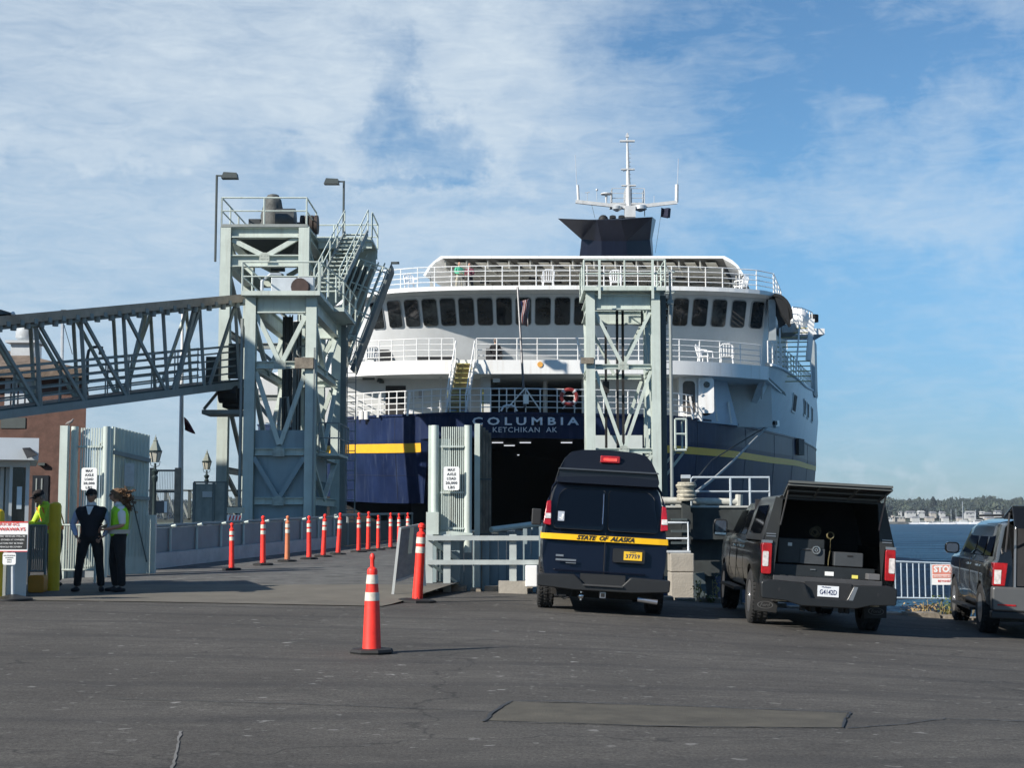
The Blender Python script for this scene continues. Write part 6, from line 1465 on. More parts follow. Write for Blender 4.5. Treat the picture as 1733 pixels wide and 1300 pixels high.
def ring(px, py, Y, m, label, ax='y', r=.36):
    t = thing('life_ring', label, 'life ring'); c = P(px, py, Y); MB().torus((0,0,0), r, .09, 24, 8, ax).build('ring', m, t, True)
    for k in range(4):
        a = pi/4+pi/2*k; q = Vector((r*cos(a), -.0, r*sin(a))); MB().sphere(q, .11, 8, 6).build('band', mat('band_grey', (.5, .5, .5), .6), t, True)
    t.location = c
ring(963, 672, 69.75, mat('ring_red', (.30, .035, .03), .5), 'red life ring hanging on the lower stern railing right of the name')
ring(1193, 689, 74.7, black, 'dark life ring hanging on the lower railing in front of the open white door')
def flag_striped():
    mb = MB(); mb2 = MB(); Y = 70.8
    def pt(u, v): return P(881+14*u+1.5*sin(6*v), 510+ 37*v-4*u*(1-v)+(6*u if v > .9 else 0), Y+.12*sin(7*u+3*v))
    t = thing('ensign', 'red and white striped ensign hanging limp from the slanted staff at the stern', 'flag')
    R_ = mat('flag_red', (.16, .02, .02), .85); W_ = mat('flag_white', (.28, .26, .26), .85); B_ = mat('flag_blue', (.02, .03, .12), .85)
    for k in range(11):
        u0, u1 = k/11, (k+1)/11; mb = MB().loft([[pt(u, v/8) for v in range(9)] for u in (u0, (u0+u1)/2, u1)], False); o = mb.build('stripe', B_ if k < 2 else (R_ if k % 2 else W_), t, True); s = o.modifiers.new('s', 'SOLIDIFY'); s.thickness = .02
    rebase(t, P(881, 510, Y))
flag_striped()
mb = MB(); rings = []
for k in range(9):
    u = k/8; Y = 101; a = P(1119+16*u, 351+2*u+1.0*sin(6*u), Y+.3*sin(6*u)); b = P(1118+17*u-1.5*u, 367+3*u*(1 if u < .8 else .6), Y+.3*sin(6*u+.5)); rings.append([a.lerp(b, j/4) for j in range(5)])
o = MB().loft(rings, False).build('house_flag', mat('flag_navy', (.008, .01, .03), .85), None, True); tag(o, 'dark blue flag flying from the halyard right of the funnel', 'flag'); s = o.modifiers.new('s', 'SOLIDIFY'); s.thickness = .02
# ------------------------------------------------------------------ far shore
SHD = 1500.0; sh_z = -2.6
def shore():
    rnd = random.Random(11)
    zt = lambda py: ZY(py, SHD)
    # hill ground rising behind the waterfront
    mb = MB(); rings = []
    for k in range(60):
        x = -1400+k*60; h = 9+4*sin(k*.7)+3*sin(k*1.9); rings.append([Vector((x, SHD-8, -3.1)), Vector((x, SHD, -1.0)), Vector((x, SHD+60, 1.5)), Vector((x, SHD+160, h)), Vector((x, SHD+420, h+8)), Vector((x, SHD+700, -4))])
    o = mb.loft(rings, False).build('far_hill', mat('far_ground', (.06, .075, .045), .95, var=.3, vscale=.02), None, True); tag(o, kind='structure')
    # woodland: one mass of leafy clumps nobody could count
    cr = [MB(), MB(), MB()]; leafm = [mat('far_wood_dark', (.026, .038, .034), .95, var=.3, vscale=.05), mat('far_wood_mid', (.040, .056, .042), .95, var=.3, vscale=.05), mat('far_wood_light', (.065, .08, .055), .95, var=.3, vscale=.05)]
    for k in range(2600):
        px = rnd.choice([rnd.uniform(1450, 1900), rnd.uniform(1480, 1740), rnd.uniform(200, 420)]) ; row = rnd.random(); Y = SHD+60+row*260; x = PX(px, Y)
        h = rnd.uniform(8, 15)*(1+.10*sin(px*.035)+.10*sin(px*.11)); z0 = interp(Y-SHD, [60, 160, 420], [1.5, 9, 17]); w = rnd.uniform(3, 6.5)
        conif = rnd.random() < .35; m_ = cr[0] if conif or rnd.random() < .45 else (cr[1] if rnd.random() < .75 else cr[2])
        nl = 16
        for j in range(nl):
            v = (j+.5)/nl; 
            if conif: rr = w*.62*(1-v)+.3; q = Vector((x+rnd.uniform(-.5,.5)*rr, Y+rnd.uniform(-.5,.5)*rr, z0+h*1.15*v)); s = rr*.75
            else: rr = w*sin(pi*(.15+.8*v))**.6; q = Vector((x+rnd.uniform(-1,1)*rr*.8, Y+rnd.uniform(-1,1)*rr*.8, z0+h*(.2+.75*v))); s = w*rnd.uniform(.3, .5)
            pts = [q+Vector((s*cos(a)*rnd.uniform(.6,1.1), s*sin(a)*rnd.uniform(.6,1.1), s*rnd.uniform(-.5,.1))) for a in (0, 1.26, 2.5, 3.8, 5)]; m_.add(pts+[q+Vector((rnd.uniform(-.3,.3)*s, 0, s*rnd.uniform(.7,1.2)))], [(i, (i+1) % 5, 5) for i in range(5)]+[(4,3,2,1,0)])
    for m_, mt, n in zip(cr, leafm, ('far_woodland_dark', 'far_woodland', 'far_woodland_light')):
        o = m_.build(n, mt, None); tag(o, 'wooded hillside across the bay', 'woodland', None, 'stuff')
        o['label'] = {'far_woodland_dark': 'dark evergreens of the wooded shore across the bay', 'far_woodland': 'mid green broadleaf wood on the shore across the bay', 'far_woodland_light': 'palest green tree tops on the shore across the bay'}[n]
    # one big dark tree above the marina
    t = thing('tall_dark_tree', 'tallest dark tree standing above the far shoreline wood', 'tree'); Y = SHD+110; x = PX(1577, Y); mb = MB()
    for j in range(420):
        v = rnd.random(); rr = 7.5*(1-v)**.7+.6; a = rnd.uniform(0, 6.28); q = Vector((x+rr*cos(a)*rnd.random(), Y+rr*sin(a)*rnd.random(), 5+v*(ZY(842, Y)-5))); s = rnd.uniform(.8, 1.7)
        mb.add([q+Vector((s*cos(b), s*sin(b), rnd.uniform(-.5,.2)*s)) for b in (0, 2.1, 4.2)]+[q+Vector((0,0,s*.8))], [(0,1,3),(1,2,3),(2,0,3),(2,1,0)])
    mb.build('crown', leafm[0], t); MB().tube((x, Y, 3), (x, Y, 14), .6, 6).build('trunk', wood, t); rebase(t, (x, Y, 3))
    # houses
    hm = mat('far_house_white', (.46, .46, .45), .7, var=.05); hr = mat('far_roof_grey', (.22, .22, .24), .8, var=.1); hb = mat('far_house_beige', (.42, .38, .33), .7); gw = mat('far_window', (.05, .06, .07), .3)
    def house(px, py, w, h, rf, m, lab, Y, roofm_=hr, nwin=3):
        t = thing('far_house', lab, 'house'); c = P(px, py+2.5, Y); ww, hh, rr = w/F*Y/2, h/F*Y*.75, rf/F*Y*.8; z0 = c.z-hh
        MB().box(c.x-ww, c.x+ww, Y, Y+8, z0-4, c.z).build('wall', m, t)
        MB().prism([(c.x-ww-.6, Y-.6, c.z), (c.x+ww+.6, Y-.6, c.z), (c.x+ww*.6, Y-.6, c.z+rr), (c.x-ww*.6, Y-.6, c.z+rr)], (0, 9, 0)).build('roof', roofm_, t)
        for k in range(nwin): x = c.x-ww*.75+1.5*ww*k/max(1, nwin-1); MB().box(x-.6, x+.6, Y-.06, Y, z0+hh*.3, z0+hh*.75).build('window', gw, t)
        rebase(t, (c.x, Y, z0-4))
    house(1502, 874, 18, 6, 1, hm, 'long white boathouse at the left end of the far marina', SHD+8, hm, 4); house(1525, 873, 14, 6, 1.5, hb, 'beige flat roofed house next to the white boathouse on the far shore', SHD+9, hm, 3)
    house(1513, 871, 3, 8, 1, hb, 'narrow beige tower between the boathouse and the flat roofed house', SHD+7, hb, 1)
    house(1542, 865, 16, 4, 3, hm, 'white gabled house above the flat roofed one on the far shore', SHD+40, hr, 3); house(1560, 865, 10, 4, 3.5, hm, 'white house with pale roof under the tallest dark tree', SHD+42, hm, 2)
    house(1580, 866, 9, 3, 3, hb, 'small beige house right of the tallest dark tree', SHD+40, hr, 2); house(1596, 866, 8, 3.4, 3, hm, 'small white gabled house in the middle of the far marina', SHD+40, hr, 2)
    house(1524, 864, 5, 5, 1.5, hm, 'lone white cube house on the wooded slope at the far left', SHD+60, hm, 1)
    house(1643, 866, 17, 5, 2.5, hm, 'pale house with hipped roof behind the tall masts', SHD+44, hr, 3); house(1672, 867, 12, 4, 3, hm, 'large white house above the right end of the marina', SHD+44, hr, 3)
    house(1690, 864, 10, 4, 2.5, hm, 'white house with grey roof farthest right on the slope', SHD+50, hr, 2); house(1664, 865, 5, 4, 2, hm, 'small white cottage left of the two large white houses', SHD+48, hm, 1)
    # moored boats
    def make_boat(L, cabin):
        t = thing('moored_boat', 'x', 'boat', 'white boats moored along the far marina'); h = MB()
        h.prism([(-L/2, 0, 0), (L/2*.8, 0, 0), (L/2, 0, 1.6), (-L/2, 0, 1.3)], (0, 3, 0)); h.build('hull', white_obj, t)
        MB().prism([(-L*.3, .5, 1.35), (L*.25, .5, 1.35), (L*.15, .5, 2.9), (-L*.28, .5, 2.9)], (0, 2, 0)).build('cabin', hm, t); MB().box(-L*.25, L*.12, .42, .5, 1.9, 2.5).build('window', gw, t)
        if cabin: MB().tube((0, 1.5, 2.8), (0, 1.5, 15), .16, 5).build('mast', galv, t)
        return t
    b1 = make_boat(12, False); b2 = make_boat(10, True); bx = []
    pos = ['at the left end of', 'second from the left along', 'third from the left along', 'fourth from the left along', 'fifth from the left along', 'sixth from the left along', 'seventh from the left along', 'eighth from the left along', 'ninth from the left along', 'tenth from the left along', 'eleventh from the left along', 'twelfth from the left along', 'thirteenth from the left along', 'fourteenth from the left along', 'fifteenth from the left along', 'at the right end of']
    for i in range(16):
        px = 1540+9.4*i+rnd.uniform(-2, 2); sail = i in (1, 3, 5, 7, 8, 9, 11); src = b2 if sail else b1; o = copy_tree(src)
        place(o, (PX(px, SHD-30), SHD-30-rnd.uniform(0, 10), -3.05), rnd.choice([0, pi])+rnd.uniform(-.15, .15), ('masted sailing boat ' if sail else 'white motor boat ')+pos[i]+' the far marina', rnd.uniform(.8, 1.25))
    place(b1, (PX(1655, SHD-60), SHD-60, -3.05), 0, 'long white cabin cruiser moored just in front of the row of the far marina', 1.5); place(b2, (PX(1625, SHD-36), SHD-36, -3.05), pi, 'sailing boat with the tallest mast, in the middle of the far marina', 1.5)
    o = MB().box(PX(1490, SHD-14), PX(1760, SHD-14), SHD-14, SHD-8, -3.2, -.6).build('breakwater', mat('breakwater_stone', (.12, .12, .11), .9, var=.4, vscale=.3), None); tag(o, 'low dark stone breakwater below the far marina', 'breakwater')
    rnd2 = random.Random(21)
    for k, lab in enumerate(('low pale boat shed behind the moored boats, second from the left end', 'grey roofed boat shed below the gabled white house', 'long low white shed below the beige houses', 'pale workshop under the middle of the far wood', 'low grey shed beside the boat hoist', 'pale shed at the right end of the far waterfront')):
        px = 1550+24*k+rnd2.uniform(-4, 4); w = rnd2.uniform(8, 15)/F*SHD/2; Y = SHD+rnd2.uniform(6, 20); x = PX(px, Y); t = thing('waterfront_shed', lab, 'shed'); h_ = rnd2.uniform(2.5, 4.5)
        MB().box(x-w, x+w, Y, Y+8, -1, h_).build('wall', hb if k % 2 else hm, t); MB().prism([(x-w-.4, Y-.4, h_), (x+w+.4, Y-.4, h_), (x+w*.8, Y-.4, h_+1.3), (x-w*.8, Y-.4, h_+1.3)], (0, 9, 0)).build('roof', hr, t)
    # gantry frame
    t = thing('boat_hoist', 'pale square boat hoist frame standing behind the far marina', 'boat hoist'); Y = SHD+5
    for px in (1634, 1650): MB().bar(P(px, 878, Y), P(px, 866, Y), .7, .7).build('leg', hm, t)
    MB().bar(P(1633, 866, Y), P(1651, 866, Y), .7, .9).build('beam', hm, t); rebase(t, P(1634, 878, Y))
shore()
# ------------------------------------------------------------------ vehicles (local axes: X right, Y forward, Z up, rear bumper near y=0)
car_navy = mat('van_navy_paint', (.003, .005, .013), .30, var=.06, vscale=4, spec=.3, coat=.15)
car_black = mat('truck_black_paint', (.003, .0035, .004), .22, var=.06, vscale=4, spec=.3, coat=.2)
car_grey = mat('suv_dark_grey_paint', (.012, .0125, .013), .13, .4, var=.05, vscale=4, spec=.4, coat=.5)
tyre_m = mat('tyre', (.018, .018, .018), .85, var=.3, vscale=12, bump=.3, bscale=30, dirt=.15, dirtcol=(.05, .047, .043))
rim_m = mat('rim', (.42, .42, .43), .3, .8, var=.05); lamp_red = mat('lamp_red', (.36, .008, .012), .18, var=.25, vscale=12, spec=.6, coat=.5); lamp_clear = mat('lamp_clear', (.62, .58, .56), .15, var=.25, vscale=18, spec=.6)
car_glass = mat('car_glass', (.002, .003, .005), .04, var=0, spec=.4); chrome = mat('chrome', (.7, .7, .72), .12, .95, var=.04); plastic = mat('bumper_plastic', (.014, .015, .016), .5, var=.12, vscale=6)
under_m = mat('underbody', (.015, .014, .013), .85, var=.3); plate_y = mat('plate_gold', (.78, .48, .03), .45, var=.05); plate_w = mat('plate_white', (.70, .72, .74), .45, var=.04); ink = mat('plate_ink', (.02, .03, .10), .5, var=0)
stripe_y = mat('van_stripe_yellow', (.90, .50, .012), .35, var=.03)
def wheel(parent, x, y, r, w, rim_r=None, name='wheel'):
    s = -1 if x < 0 else 1; rr = rim_r or r*.58
    prof = [(rr, -w/2+.02), (r*.86, -w/2), (r*.96, -w/2+.02), (r, -w/2+.06), (r, w/2-.06), (r*.96, w/2-.02), (r*.86, w/2), (rr, w/2-.02)]
    M = Matrix.Translation((x, y, r)) @ Matrix.Rotation(R(90), 4, 'Y')
    t = MB().loft([[Vector((a*cos(2*pi*k/32), a*sin(2*pi*k/32), z)) for k in range(32)] for a, z in prof], True, False).xform(M)
    # tread grooves
    for zz in (-.3, -.1, .1, .3):
        pass
    wh = bpy.data.objects.new(name, None); COL.objects.link(wh); wh.parent = parent
    g = MB()
    for k in range(40):
        a = 2*pi*k/40
        for zz, da in ((-w*.32, 0), (0, .06), (w*.32, 0)):
            c = Vector((x+zz, y+(r+.002)*cos(a+da), r+(r+.002)*sin(a+da))); u = Vector((0, -sin(a+da), cos(a+da))); n = Vector((0, cos(a+da), sin(a+da))); g.bar(c-u*.018, c+u*.018, .05, .014, up=n)
    t.add(g.v, g.f); t.build('tyre', tyre_m, wh, True, auto=50)
    MB().loft([[Vector((a*cos(2*pi*k/24), a*sin(2*pi*k/24), s*z)) for k in range(24)] for a, z in ((rr*1.02, w/2-.015), (rr*.9, w/2-.05), (rr*.35, w/2-.035), (rr*.3, w/2-.01), (.01, w/2-.005))], True, True).xform(M).build('rim', rim_m, wh, True)
    return wh
def sym_section(pts, y):      # pts: list of (x, z) for the right half from bottom to top centre; returns closed ring
    r = [Vector((x, y(x, z) if callable(y) else y, z)) for x, z in pts]; l = [Vector((-x, y(x, z) if callable(y) else y, z)) for x, z in reversed(pts)]
    return r+l
def panel_xz(name, m, parent, pts, yf, th=.012, bevel=0):       # a panel lying on the rear face; yf(z) gives the face
    a = [Vector((x, yf(z)-th, z)) for x, z in pts]; b = [Vector((x, yf(z)+.02, z)) for x, z in pts]; n = len(a)
    return MB().add(a+b, [tuple(range(n)), tuple(range(2*n-1, n-1, -1))]+[(i, n+i, n+(i+1) % n, (i+1) % n) for i in range(n)]).build(name, m, parent, bevel=bevel)
def rpoly(pts, r=.05, n=4):     # round the corners of a polygon (x,z)
    out = []; N_ = len(pts)
    for i in range(N_):
        p = Vector(pts[i]); a = (Vector(pts[i-1])-p); b = (Vector(pts[(i+1) % N_])-p); ra = min(r, a.length*.4, b.length*.4); a = p+a.normalized()*ra; b = p+b.normalized()*ra
        for k in range(n+1):
            t = k/n; q = a*(1-t)**2+p*2*t*(1-t)+b*t*t; out.append((q.x, q.y))
    return out
def arch_cut(o, specs):       # wheel arches cut out of a body mesh
    for (x0, x1, y, z, r) in specs:
        c = MB().tube((x0, y, z), (x1, y, z), r, 28).build('cutter', None)
        m = o.modifiers.new('arch', 'BOOLEAN'); m.operation = 'DIFFERENCE'; m.object = c; m.solver = 'EXACT'
        dg = bpy.context.evaluated_depsgraph_get(); me = bpy.data.meshes.new_from_object(o.evaluated_get(dg)); o.modifiers.clear(); old = o.data; o.data = me
        bpy.data.meshes.remove(old); bpy.data.objects.remove(c)
    me = o.data
    for p in me.polygons: p.use_smooth = True
    bm = bmesh.new(); bm.from_mesh(me)
    for e in bm.edges:
        if len(e.link_faces) == 2: e.smooth = e.calc_face_angle(0) < R(32)
    bm.to_mesh(me); bm.free()
def van():
    t = thing('van', 'dark navy high roof van with a yellow State of Alaska stripe parked beside the guardrail', 'van')
    half = [(.0, .42), (.86, .42), (.95, .55), (1.0, .80), (1.01, 1.10), (.985, 1.28), (.93, 1.60), (.865, 1.90), (.80, 2.05), (.70, 2.10), (0, 2.12)]
    def yr(x, z): return .05*(abs(x)/1.0)**4+(.0 if z < 1.25 else .30*((z-1.25)/.85)**1.6)
    def ring(y, sx=1, top=1, lift=0): return [Vector((p.x*sx, y+p.y, p.z if p.z < 1.3 else 1.3+(p.z-1.3)*top)) for p in sym_section(half, yr if y == 0 else (lambda x, z: 0))]
    rings = [ring(0, .965), ring(.12 if False else .45, 1.0), ring(1.5), ring(3.6), ring(4.3, .99, .95), ring(4.75, .985, .40), ring(5.35, .95, .02), ring(5.62, .88, .0)]
    b = MB().loft(rings, True, True).build('body', car_navy, t, True, auto=30)
    arch_cut(b, [(-1.2, -.70, 1.0, .38, .46), (.70, 1.2, 1.0, .38, .46), (-1.2, -.7, 4.55, .38, .46), (.7, 1.2, 4.55, .38, .46)])
    # high roof shell with overhanging brow
    hr = [(.80, 2.03), (.82, 2.10), (.79, 2.22), (.70, 2.42), (.60, 2.53), (.42, 2.57), (0, 2.59)]
    def hring(y0, sh, sx=1, sz=1): return [Vector((x*sx, y0+sh*max(0, (z-2.2))/.38, 2.03+(z-2.03)*sz)) for x, z in hr]+[Vector((-x*sx, y0+sh*max(0, (z-2.2))/.38, 2.03+(z-2.03)*sz)) for x, z in reversed(hr)]
    MB().loft([hring(.10, .26, .99), hring(.30, .22, 1.0), hring(1.6, 0, 1.0), hring(3.2, 0, .99, .95), hring(4.0, 0, .95, .5), hring(4.35, 0, .9, .15)], True, True).build('high_roof', mat('roof_dark', (.008, .010, .015), .3, var=.08, spec=.3, coat=.22), t, True, auto=35)
    yf = lambda z: 0.0+(.0 if z < 1.25 else .30*((z-1.25)/.85)**1.6)
    # brow lip and recess
    MB().prism([(-.80, .055, 2.235), (.80, .055, 2.235), (.78, .055, 2.26), (-.78, .055, 2.26)], (0, .1, 0)).build('brow_lip', mat('brow_edge', (.05, .055, .065), .3, coat=.5), t)
    panel_xz('upper_door_panel', mat('recess_navy', (.004, .006, .012), .4, coat=.3), t, rpoly([(-.78, 2.06), (.78, 2.06), (.77, 2.225), (-.77, 2.225)], .03), lambda z: .12, .012)
    # rear windows
    wl = rpoly([(-.83, 1.30), (-.025, 1.30), (-.02, 1.95), (-.66, 1.95), (-.75, 1.86)], .07); wr_ = rpoly([(.03, 1.30), (.83, 1.30), (.75, 1.86), (.66, 1.95), (.025, 1.95)], .07)
    fl = panel_xz('rear_window', blackp, t, wl, yf, .010); panel_xz('pane', car_glass, fl, rpoly([(x*.985-.006, 1.30+(z-1.30)*.965+.01) for x, z in [(-.83, 1.30), (-.025, 1.30), (-.02, 1.95), (-.66, 1.95), (-.75, 1.86)]], .06), yf, .016)
    fr = panel_xz('rear_window', blackp, t, wr_, yf, .010); panel_xz('pane', car_glass, fr, rpoly([(x*.985+.006, 1.30+(z-1.30)*.965+.01) for x, z in [(.03, 1.30), (.83, 1.30), (.75, 1.86), (.66, 1.95), (.025, 1.95)]], .06), yf, .016)
    MB().prism([Vector((x-.02, yf(1.4)-.022, z+1.42)) for x, z in [(-.74, 0), (-.64, 0), (-.64, .15), (-.74, .15)]], (0, .004, 0)).build('window_sticker', mat('sticker_grey', (.4, .44, .5), .5), fl)
    mb = MB(); mb.bar((-.70, yf(1.45)-.032, 1.44), (-.68, yf(1.45)-.032, 1.53), .008, .03).sphere((-.725+.03, yf(1.5)-.03, 1.545), .016, 8, 5); mb.bar((-.735, yf(1.45)-.033, 1.47), (-.69, yf(1.45)-.033, 1.46), .006, .02); mb.build('sticker_symbol', signwhite, fl)
    # door gap, hinges, stripe, text
    MB().box(-.006, .006, -.012, .02, .62, 1.27).build('door_gap', under_m, t)
    yw = lambda z: .0
    for sx in (-1, 1):
        MB().add([(sx*.0, -.013, 1.13), (sx*.55, -.013+.004, 1.13), (sx*.85, .012, 1.13), (sx*.99, .035, 1.13), (sx*1.012, .12, 1.13), (sx*1.016, .5, 1.13), (sx*1.018, 3.9, 1.14),
                  (sx*.0, -.013, 1.22), (sx*.55, -.009, 1.22), (sx*.84, .012, 1.22), (sx*.98, .035, 1.22), (sx*1.0, .12, 1.22), (sx*1.006, .5, 1.22), (sx*1.006, 3.9, 1.23)],
                 [(0,1,8,7),(1,2,9,8),(2,3,10,9),(3,4,11,10),(4,5,12,11),(5,6,13,12)]).build('yellow_stripe', stripe_y, t)
    text_mb('STATE  OF  ALASKA', .092, .002, .0035, .35, 1.02, 'CENTER', .90).xform(Matrix.Translation((-.0, -.018, 1.177)) @ UP).build('stripe_lettering', signblack, t)
    # door pull and handle column (bright)
    MB().path([(-.05, yf(1.85)-.02, 1.88), (-.05, yf(1.7)-.035, 1.7), (-.055, yf(1.4)-.03, 1.40)], .008, 6).build('window_trim', chrome, t)
    # tail lamps
    for sx in (-1, 1):
        pts = [(sx*.86, 1.34), (sx*.985, 1.36), (sx*.945, 1.72), (sx*.875, 1.74)]
        l = MB(); a = [Vector((x, .03+(.30*((z-1.25)/.85)**1.6 if z > 1.25 else 0)-.02, z)) for x, z in rpoly(pts, .02)]; bb = [p+Vector((-sx*.0, .16, 0)) for p in a]; n = len(a)
        l.add(a+bb, [tuple(range(n)), tuple(range(2*n-1, n-1, -1))]+[(i, n+i, n+(i+1) % n, (i+1) % n) for i in range(n)]); lo = l.build('tail_lamp', lamp_red, t, True, .01)
        z0, z1 = 1.45, 1.53; f = lambda z: .03+.30*((z-1.25)/.85)**1.6-.026
        MB().prism([(sx*.87, f(z0), z0), (sx*.965, f(z0), z0), (sx*.96, f(z1), z1), (sx*.872, f(z1), z1)], (0, .02, 0)).build('reversing_light', lamp_clear, lo)
        # shiny pillar edge above the lamp, mirror arms
        MB().path([(sx*.945, yf(1.35)+.12, 1.35), (sx*.915, yf(1.7)+.07, 1.74), (sx*.86, yf(1.95)+.07, 1.95), (sx*.78, yf(2.0)+.1, 2.07)], .022, 6).build('pillar_edge', car_navy, t, True)
    # brake light on the roof
    bl = MB().box(-.13, .18, .20, .30, 2.38, 2.49).build('brake_lamp_housing', lamp_red, t, bevel=.01); MB().box(-.08, .13, .19, .2, 2.41, 2.45).build('brake_lamp', mat('brake_lit', (.9, .1, .08), .3, var=.2, vscale=30, emit=((1, .03, .02), .6)), bl)
    # number plate in its frame
    f = MB().prism([Vector((x+.38, -.04, z+.93)) for x, z in rrect(.50, .215, .03)], (0, .05, 0)).build('plate_frame', plastic, t)
    pl = MB().box(.30, .585, -.052, -.041, .865, 1.0).build('number_plate', plate_y, f)
    text_mb('37759', .085, .001, .002, 0, 1.1, 'CENTER', .22).xform(Matrix.Translation((.44, -.054, .925)) @ UP).build('plate_lettering', ink, pl); text_mb('ALASKA', .025, .001).xform(Matrix.Translation((.44, -.054, .985)) @ UP).build('plate_lettering', ink, pl)
    # maker badges: plain silver strips
    for x0, x1, z0, z1 in ((-.76, -.64, .865, .895), (-.76, -.44, .80, .83), (-.60, -.44, .765, .778)): MB().box(x0, x1, -.018, -.004, z0, z1).build('badge', rim_m, t)
    MB().box(-.78, .66, -.014, .0, .645, .672).build('door_crease', car_navy, t, bevel=.008)
    # bumper with step recess
    bp = [(-1.02, .36), (-1.04, .56), (-.98, .60), (-.42, .60), (-.30, .48), (.22, .48), (.34, .60), (.98, .60), (1.04, .56), (1.02, .36), (.36, .33), (.22, .42), (-.30, .42), (-.42, .33)]
    bp = [(-1.03, .40), (-1.04, .585), (-.45, .60), (-.30, .455), (.28, .455), (.42, .60), (1.04, .585), (1.03, .40), (.45, .36), (-.45, .36)]
    MB().prism([Vector((x, -.16, z)) for x, z in rpoly(bp, .03)], (0, .24, 0)).build('bumper', plastic, t, True, .015)
    MB().box(-.36, .34, -.08, .10, .40, .62).build('step_recess', mat('recess_dark', (.012, .013, .014), .6), t)
    MB().box(-.32, .30, -.20, -.02, .44, .462).build('step_pad', mat('step_grey', (.05, .05, .05), .6), t)
    # underneath
    mb = MB().box(-.8, .8, .3, 4.6, .26, .42).box(-.55, .55, .55, .75, .22, .34).tube((-.7, 1.0, .38), (.7, 1.0, .38), .07, 8); mb.build('underbody', under_m, t)
    MB().box(-.045, .045, -.12, .2, .26, .35).build('tow_hitch', rim_m, t); MB().box(-.03, .03, -.125, -.1, .275, .335).build('hitch_hole', black, t)
    MB().tube((.55, -.02, .27), (.86, -.04, .24), .04, 10).build('exhaust', rim_m, t, True); MB().sphere((-.33, .02, .27), .05, 8, 6).tube((-.33, .02, .2), (-.33, .02, .34), .02, 8).build('tow_ball', chrome, t, True)
    MB().path([(-.72, .0, .36), (-.70, 0, .26), (-.6, 0, .21), (-.5, 0, .25), (-.46, 0, .35)], .012, 5).build('hanging_cable', black, t)
    for x in (-.88, .88):
        for y in (1.0, 4.55): wheel(t, x, y, .385, .27)
    for sx in (-1, 1):
        # side windows and door lines on the flank
        for y0, y1 in ((.75, 2.2), (2.35, 3.6)): MB().add([(sx*1.0, y0, 1.32), (sx*1.0, y1, 1.32), (sx*.885, y1-.05, 1.86), (sx*.885, y0+.12, 1.86)], [(0,1,2,3)]).build('side_window', car_glass, t)
        MB().box(sx*1.10-.09, sx*1.10+.09, 4.05, 4.15, 1.32, 1.62).box(sx*1.0-.06, sx*1.0+.06, 4.07, 4.12, 1.36, 1.4).build('mirror', blackp, t, bevel=.02)
    return t
